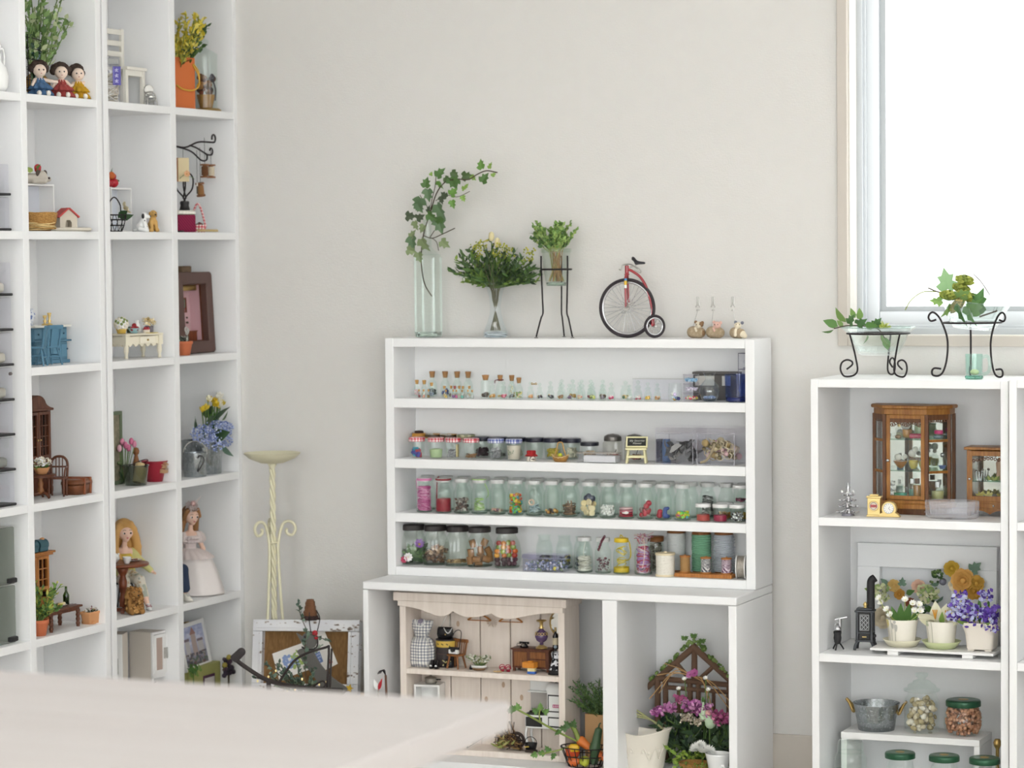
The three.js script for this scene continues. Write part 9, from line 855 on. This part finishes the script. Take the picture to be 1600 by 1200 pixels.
const vf = T('violet_flowers','deep and pale violet flowers spilling over the square cream pot','flowers', Q(-1.4715,2,.2,py + .06)); for (const [x, dx] of [[-.004,.0],[.006,.22],[-.014,-.3]]) P(vf,'leaf', K.leaf1,aim(blade(.065,.014,.2,.12),V(x, 0,.006),V(dx, 1,.15))); P(vf,'leaf', K.leaf2,aim(blade(.04,.014),V(-.02,.004,.03),V(-.6,.1,.7))); P(vf,'leaf', K.leaf2,aim(blade(.03,.012),V(.012,.004,.034),V(.5,.1,.7))); for (const [x, y, r, n] of [[-.045,.06,.018,10],[-.055,.03,.018,12],[-.025,.018,.018,12],[.0,.03,.016,8],[.016,.07,.012,6],[.022,.018,.016,10],[.03,.035,.014,10],[-.03,.04,.014,9],[.03,.0,.012,9]]) P(vf,'flower_cluster', vc(.6),Array.from({ length: n }, ()=>flower(.0088,5,pick(['#5a3a9c','#7354b8','#a9a8dc','#c3c6ea','#47308a']),'#e0d070', .5,.9,.18).map((g)=>aim(g, V(x + R(-r, r),y + R(-r, r),.03 + R(-.014,.014)),V(R(-.6,.6),R(-.1,.7),1)))));
}
// lowest tier: riser, tub, jars
{
const o = T('riser','low white riser bench inside the lowest tier','riser', [0,QT[3],0]); P(o,'top_board', K.white, span(-1.812,-1.478,.107,.1225,.075,.2,.001)); for (const x of [-1.812,-1.492]) P(o,'side_panel', K.white, span(x, x + .014,0,.107,.075,.1995,.001));
const y = .1225,t = T('galvanised_tub','galvanised steel tub with two raised brass handles','tub', Q(-1.742,3,.14,y)); P(t,'tub', K.galv, lathe([[0,0],[.043,0],[.0475,.03],[.0485,.032],[.048,.034],[.0555,.062],[.0565,.064],[.0545,.0635],[.046,.03],[.042,.002],[0,.002]],0,0,0,44)); for (const s of [-1,1]) P(t,'handle', K.brass, tube([[s*.052,.048,.008],[s*.056,.04,.002],[s*.066,.06,0],[s*.074,.07,0],[s*.067,.062,-.004],[s*.054,.046,-.008]],.0036,40));
const j = T('stone_jar','glass sweet jar with a stepped knob lid full of beige stones','jar', Q(-1.631,3,.14,y)); P(j,'glass', K.glass, lathe([[0,.001],[.037,.001],[.0415,.005],[.042,.07],[.04,.08],[.0345,.09],[.0345,.096]],0,0,0,40)); P(j,'lid', K.glassTint, lathe([[.036,.0965],[.0435,.1],[.043,.104],[.034,.108],[.033,.113],[.022,.119],[.02,.123],[.009,.126],[.0095,.13],[.0145,.133],[.015,.14],[.012,.142],[0,.1425]],0,0,0,40)); STUFF('beige_stones','beige and white stones inside the glass sweet jar','stones', Q(-1.631,3,.14,y + .002),0,vc(.7),Array.from({ length: 90 }, (_, i)=>{ const a = R(TAU),q = Math.sqrt(R())*.033; return tint(ico(R(.006,.0095),0,0,0,1).scale(1,R(.5,.9),R(.6,1)).rotateX(R(3)).rotateZ(R(3)).translate(q*Math.cos(a),.007 + i/90*.07,q*Math.sin(a)),pick(['#d9cdb0','#c4b48c','#e8e0cc','#b3a47c','#efe9da','#a59a78'])); }));
const gl = mt('#2c5a40', .3, { metalness: .3 }),gold = mt('#a98a4a', .4),rj = (name, label, x, k, z, dy, s = 1)=>{ const q = T(name, label,'jar', Q(x, k, z, dy),0,null); P(q,'glass', K.glass, lathe([[0,.001],[.034,.001],[.04,.005],[.0465,.024],[.046,.042],[.039,.062],[.036,.066],[.036,.07]].map(([a, b])=>[a*s, b]),0,0,0,40)); P(q,'lid', gl, lathe([[.0375,.068],[.041,.069],[.041,.08],[.039,.083],[.03,.0845],[.028,.0835],[0,.0835]].map(([a, b])=>[a*s, b]),0,0,0,44)); P(q,'lid_print', gold, cyl(.013*s, .013*s, .0006,0,.0836,0,6)); return q; };
rj('bead_jar','round jar with a green lid full of tan beads on the riser', -1.531,3,.14,y); STUFF('tan_beads','terracotta tan beads inside the green lidded jar on the riser','beads', Q(-1.531,3,.14,y + .002),0,vc(.6),Array.from({ length: 330 }, (_, i)=>{ const h = .004 + i/330*.058,m = h < .024 ? .036 + h*.35 : h < .045 ? .044 : .044 - (h - .045)*.35,a = R(TAU),q = (i % 2 ? 1 : Math.sqrt(R()))*(m - .005); return tint(ico(.0044,q*Math.cos(a),h, q*Math.sin(a),1),pick(['#c08a68','#b07a5a','#d09a78','#a06c50','#c9967a'])); }));
[[-1.655,'left'],[-1.55,'middle'],[-1.455,'right']].forEach(([x, n])=>rj('empty_jar', n + ' empty round jar with a green lid standing before the riser', x, 3,.247,.002,.92).children[0].scale.set(.86,1.18,.86)); scene.children.filter((c)=>/^empty_jar/.test(c.name)).forEach((c)=>{ c.children[1].position.y = c.children[2].position.y = .0125; c.scale.setScalar(.94); });
const bj = T('cloche_jar','large clear glass jar with a domed glass cap at the left','jar', Q(-1.776,3,.243)); P(bj,'glass', K.glassTint, lathe([[0,.001],[.032,.001],[.0385,.01],[.038,.07],[.03,.086]],0,0,0,40)); P(bj,'cap', K.glassTint, lathe([[.031,.082],[.0305,.104],[.027,.112],[0,.1135]],0,0,0,40));
S('brass_knob','round brass knob peeping out behind the right upright','knob', Q(-1.436,3,.2),0,null, K.brass, lathe([[0,0],[.012,0],[.004,.01],[.004,.105],[.008,.112],[.0095,.12],[.006,.128],[0,.129]]));
}
// on top of the right shelf: two glass bowls on iron stands, a glass mug
{
const bowl = (pr, seg = 48)=>lathe(pr, 0,0,0,seg),clear = glass('#fbfefd', .02),st = (p, label)=>T('bowl_stand', label,'stand', p),O = Q(-1.732,0,.148),s = st(O,'low black iron stand with three curled feet under the glass bowl');
P(s,'ring', K.iron, torus(.0735,.0022,0,0,0,56).rotateX(PI/2).translate(0,.103,0)); for (const a of [.55,PI - .7,-PI/2 + .15]) P(s,'leg', K.iron, tube([[.0735,.103,0],[.0656,.076,0],[.0577,.044,0],[.0536,.019,0],[.0593,.0075,0],[.0735,.0026,0],[.0893,.0045,0],[.0972,.019,0],[.094,.035,0],[.0814,.0417,0],[.0688,.038,0],[.0672,.03,0],[.0814,.0196,0]],.0022,120,7).rotateY(-a));
const b = T('shallow_glass_bowl','wide rimmed shallow glass bowl on the low iron stand','glass bowl', Q(-1.732,0,.148,.052)); P(b,'glass', clear, bowl([[0,0],[.045,0],[.053,.006],[.066,.034],[.071,.05],[.088,.064],[.0885,.0665],[.07,.0535],[.064,.036],[.051,.009],[0,.0035]])); P(b,'rim', glass('#e3ece9', .05),torus(.0883,.0014,0,0,0,64).rotateX(PI/2).translate(0,.0655,0));
const p = T('leafy_garland','green leaf garland lying in the low shallow glass bowl','plant', Q(-1.732,0,.148,.06)),GL = [leafm('#5f8a45'),leafm('#7d9f55'),leafm('#4d7440'),leafm('#86a878')]; P(p,'stem', K.stemDark, tube([[-.1,.055,.03],[-.06,.062,.03],[0,.056,.02],[.02,.03,.01]],.0016,30)); [[-.1,.052,.03,-.5,-.2,.034,0],[-.09,.06,.03,-1,.5,.044,0],[-.07,.07,.03,-.5,.6,.05,1],[-.06,.066,.035,.3,.6,.044,2],[-.05,.08,.02,-.5,1,.03,1],[-.04,.066,.04,.9,.3,.044,2],[-.02,.064,.045,.9,-.1,.04,0],[.0,.062,.03,.5,.5,.04,2],[-.045,.075,0,.1,.7,.035,1],[.014,.045,.03,.5,-.9,.05,1],[.024,.034,.02,.2,-1,.04,0],[-.02,.04,.02,-.2,-1,.03,3],[-.08,.06,.02,-.9,.9,.024,1]].forEach(([x, y, z, a, c, l, m])=>P(p,'leaf', GL[m], aim(m === 2 ? lobed(IVY, l*.6,.25,.25) : blade(l*.85,l*.5,.25,.2),V(x, y, z),V(a, c, .35),R(-.6,.6)))); P(p,'spiky_blossom', vc(.6),...Array.from({ length: 60 }, ()=>tint(aim(blade(.022,.0035),V(.012 + R(-.01,.01),.055,.02),dirr(.1)),pick(['#c9d06a','#b3bf5a','#9fb04a']))));
const O2 = Q(-1.513,0,.12),s2 = st(O2,'tall black iron stand with scrolled tops and feet under the tilted bowl'); P(s2,'ring', K.iron, torus(.068,.0022,0,0,0,56).rotateX(PI/2).translate(0,.128,0)); for (const a of [PI - .15,.5,-PI/2 - .3]) P(s2,'leg', K.iron, tube([[.0838,.135,0],[.0964,.132,0],[.102,.14,0],[.098,.1495,0],[.09,.152,0],[.079,.143,0],[.0696,.126,0],[.06,.099,0],[.057,.0737,0],[.06,.039,0],[.068,.0125,0],[.079,.003,0],[.0917,.0045,0],[.094,.0136,0],[.0885,.0205,0],[.0727,.0193,0]],.0024,130,7).rotateY(-a));
const b2 = T('tilted_glass_bowl','deep clear glass bowl tilted on the tall iron stand','glass bowl', Q(-1.511,0,.12,.113)); P(b2,'glass', clear, bowl([[0,0],[.046,0],[.056,.012],[.066,.034],[.0815,.062],[.083,.064],[.0655,.036],[.054,.0135],[0,.003]])); P(b2,'rim', glass('#eaf0ee', .05),torus(.0823,.0013,0,0,0,64).rotateX(PI/2).translate(0,.063,0)); b2.rotation.z = -.1;
const h = T('hop_cones','green hop cones and maple leaves heaped in the tilted glass bowl','plant', Q(-1.511,0,.12,.122)); [[-.078,.073,.02,1,-.1],[-.044,.111,.0,1,-.2],[-.052,.094,-.005,.9,-.3],[-.036,.078,.02,1,-.35],[-.05,.03,.03,.6,.5]].forEach(([x, y, z, a, c], k)=>{ const q = V(a, c, .2).normalize(); P(h,'hop_cone', vc(.65),Array.from({ length: 42 }, (_, i)=>{ const t = i/42,r = .014*Math.sin(PI*(.15 + .8*t)),g = blade(.0135,.011,.2,.35).rotateX(.55).translate(0,0,r*.6).rotateY(i*2.4).translate(0, (1 - t)*.038,0); return tint(aim(g, V(x, y, z),q),pick(k === 4 ? ['#c9b97a','#b0a468'] : ['#98a544','#b3bb58','#7d8c38','#a5ad4e'])); })); }); [[-.062,.084,-.006,-.1,1,.06,3],[-.07,.058,.02,-1,-.1,.034,1],[.014,.034,.02,.25,1,.066,2],[.004,.03,.03,.6,.8,.05,0],[-.02,.045,.045,.2,-.9,.064,2],[-.045,.05,.04,-.3,-.8,.045,1],[.0,.04,.045,.3,-.9,.06,2],[-.03,.06,.03,.6,.4,.045,1]].forEach(([x, y, z, a, c, l, m])=>P(h,'leaf', GL[m], aim(lobed(IVY, l*.8,.25,.2),V(x, y, z),V(a, c, .3),R(-.5,.5)))); P(h,'stem', K.stemDark, tube([[-.04,.075,0],[-.08,.078,.01],[-.105,.088,.01]],.0016,12),tube([[0,.12,0],[.02,.1,0],[.04,.07,0]],.0012,12),tube([[.02,.02,.02],[.05,.03,.02],[.062,.034,.02]],.0022,12)); P(h,'tendril', leafm('#a9b765'),tube([[-.085,.079,.01],[-.115,.078,.02],[-.14,.06,.03],[-.155,.036,.03]],.0013,24));
const aq = glass('#f0fbf8', .04),m = T('glass_mug','small pale aqua glass mug with a looped handle','mug', Q(-1.486,0,.215),.05); P(m,'glass', aq, lathe([[0,.004],[.0185,.004],[.0195,.012],[.0205,.058],[.0192,.058],[.018,.012],[0,.011]],0,0,0,36)); P(m,'thick_base', solid('#eafaf6','#b4e2d6', .03),lathe([[0,.0004],[.0195,.0004],[.0212,.003],[.0205,.0075],[.0188,.0085],[0,.0085]],0,0,0,36)); P(m,'handle', aq, tube([[.0195,.05,0],[.03,.053,0],[.0365,.04,0],[.034,.018,0],[.02,.01,0]],.0042,40,10)); S('cream_wax','cream wax lump lying inside the pale aqua mug','wax', Q(-1.487,0,.215,.0115),0,null, mt('#e6dca8', .7),ico(.0095,.002,.0065,0,2).scale(1.1,.7,1));
}
scene.traverse((o)=>{ if (o.isMesh) { o.castShadow = true; o.receiveShadow = true; } });
renderer.render(scene, camera);
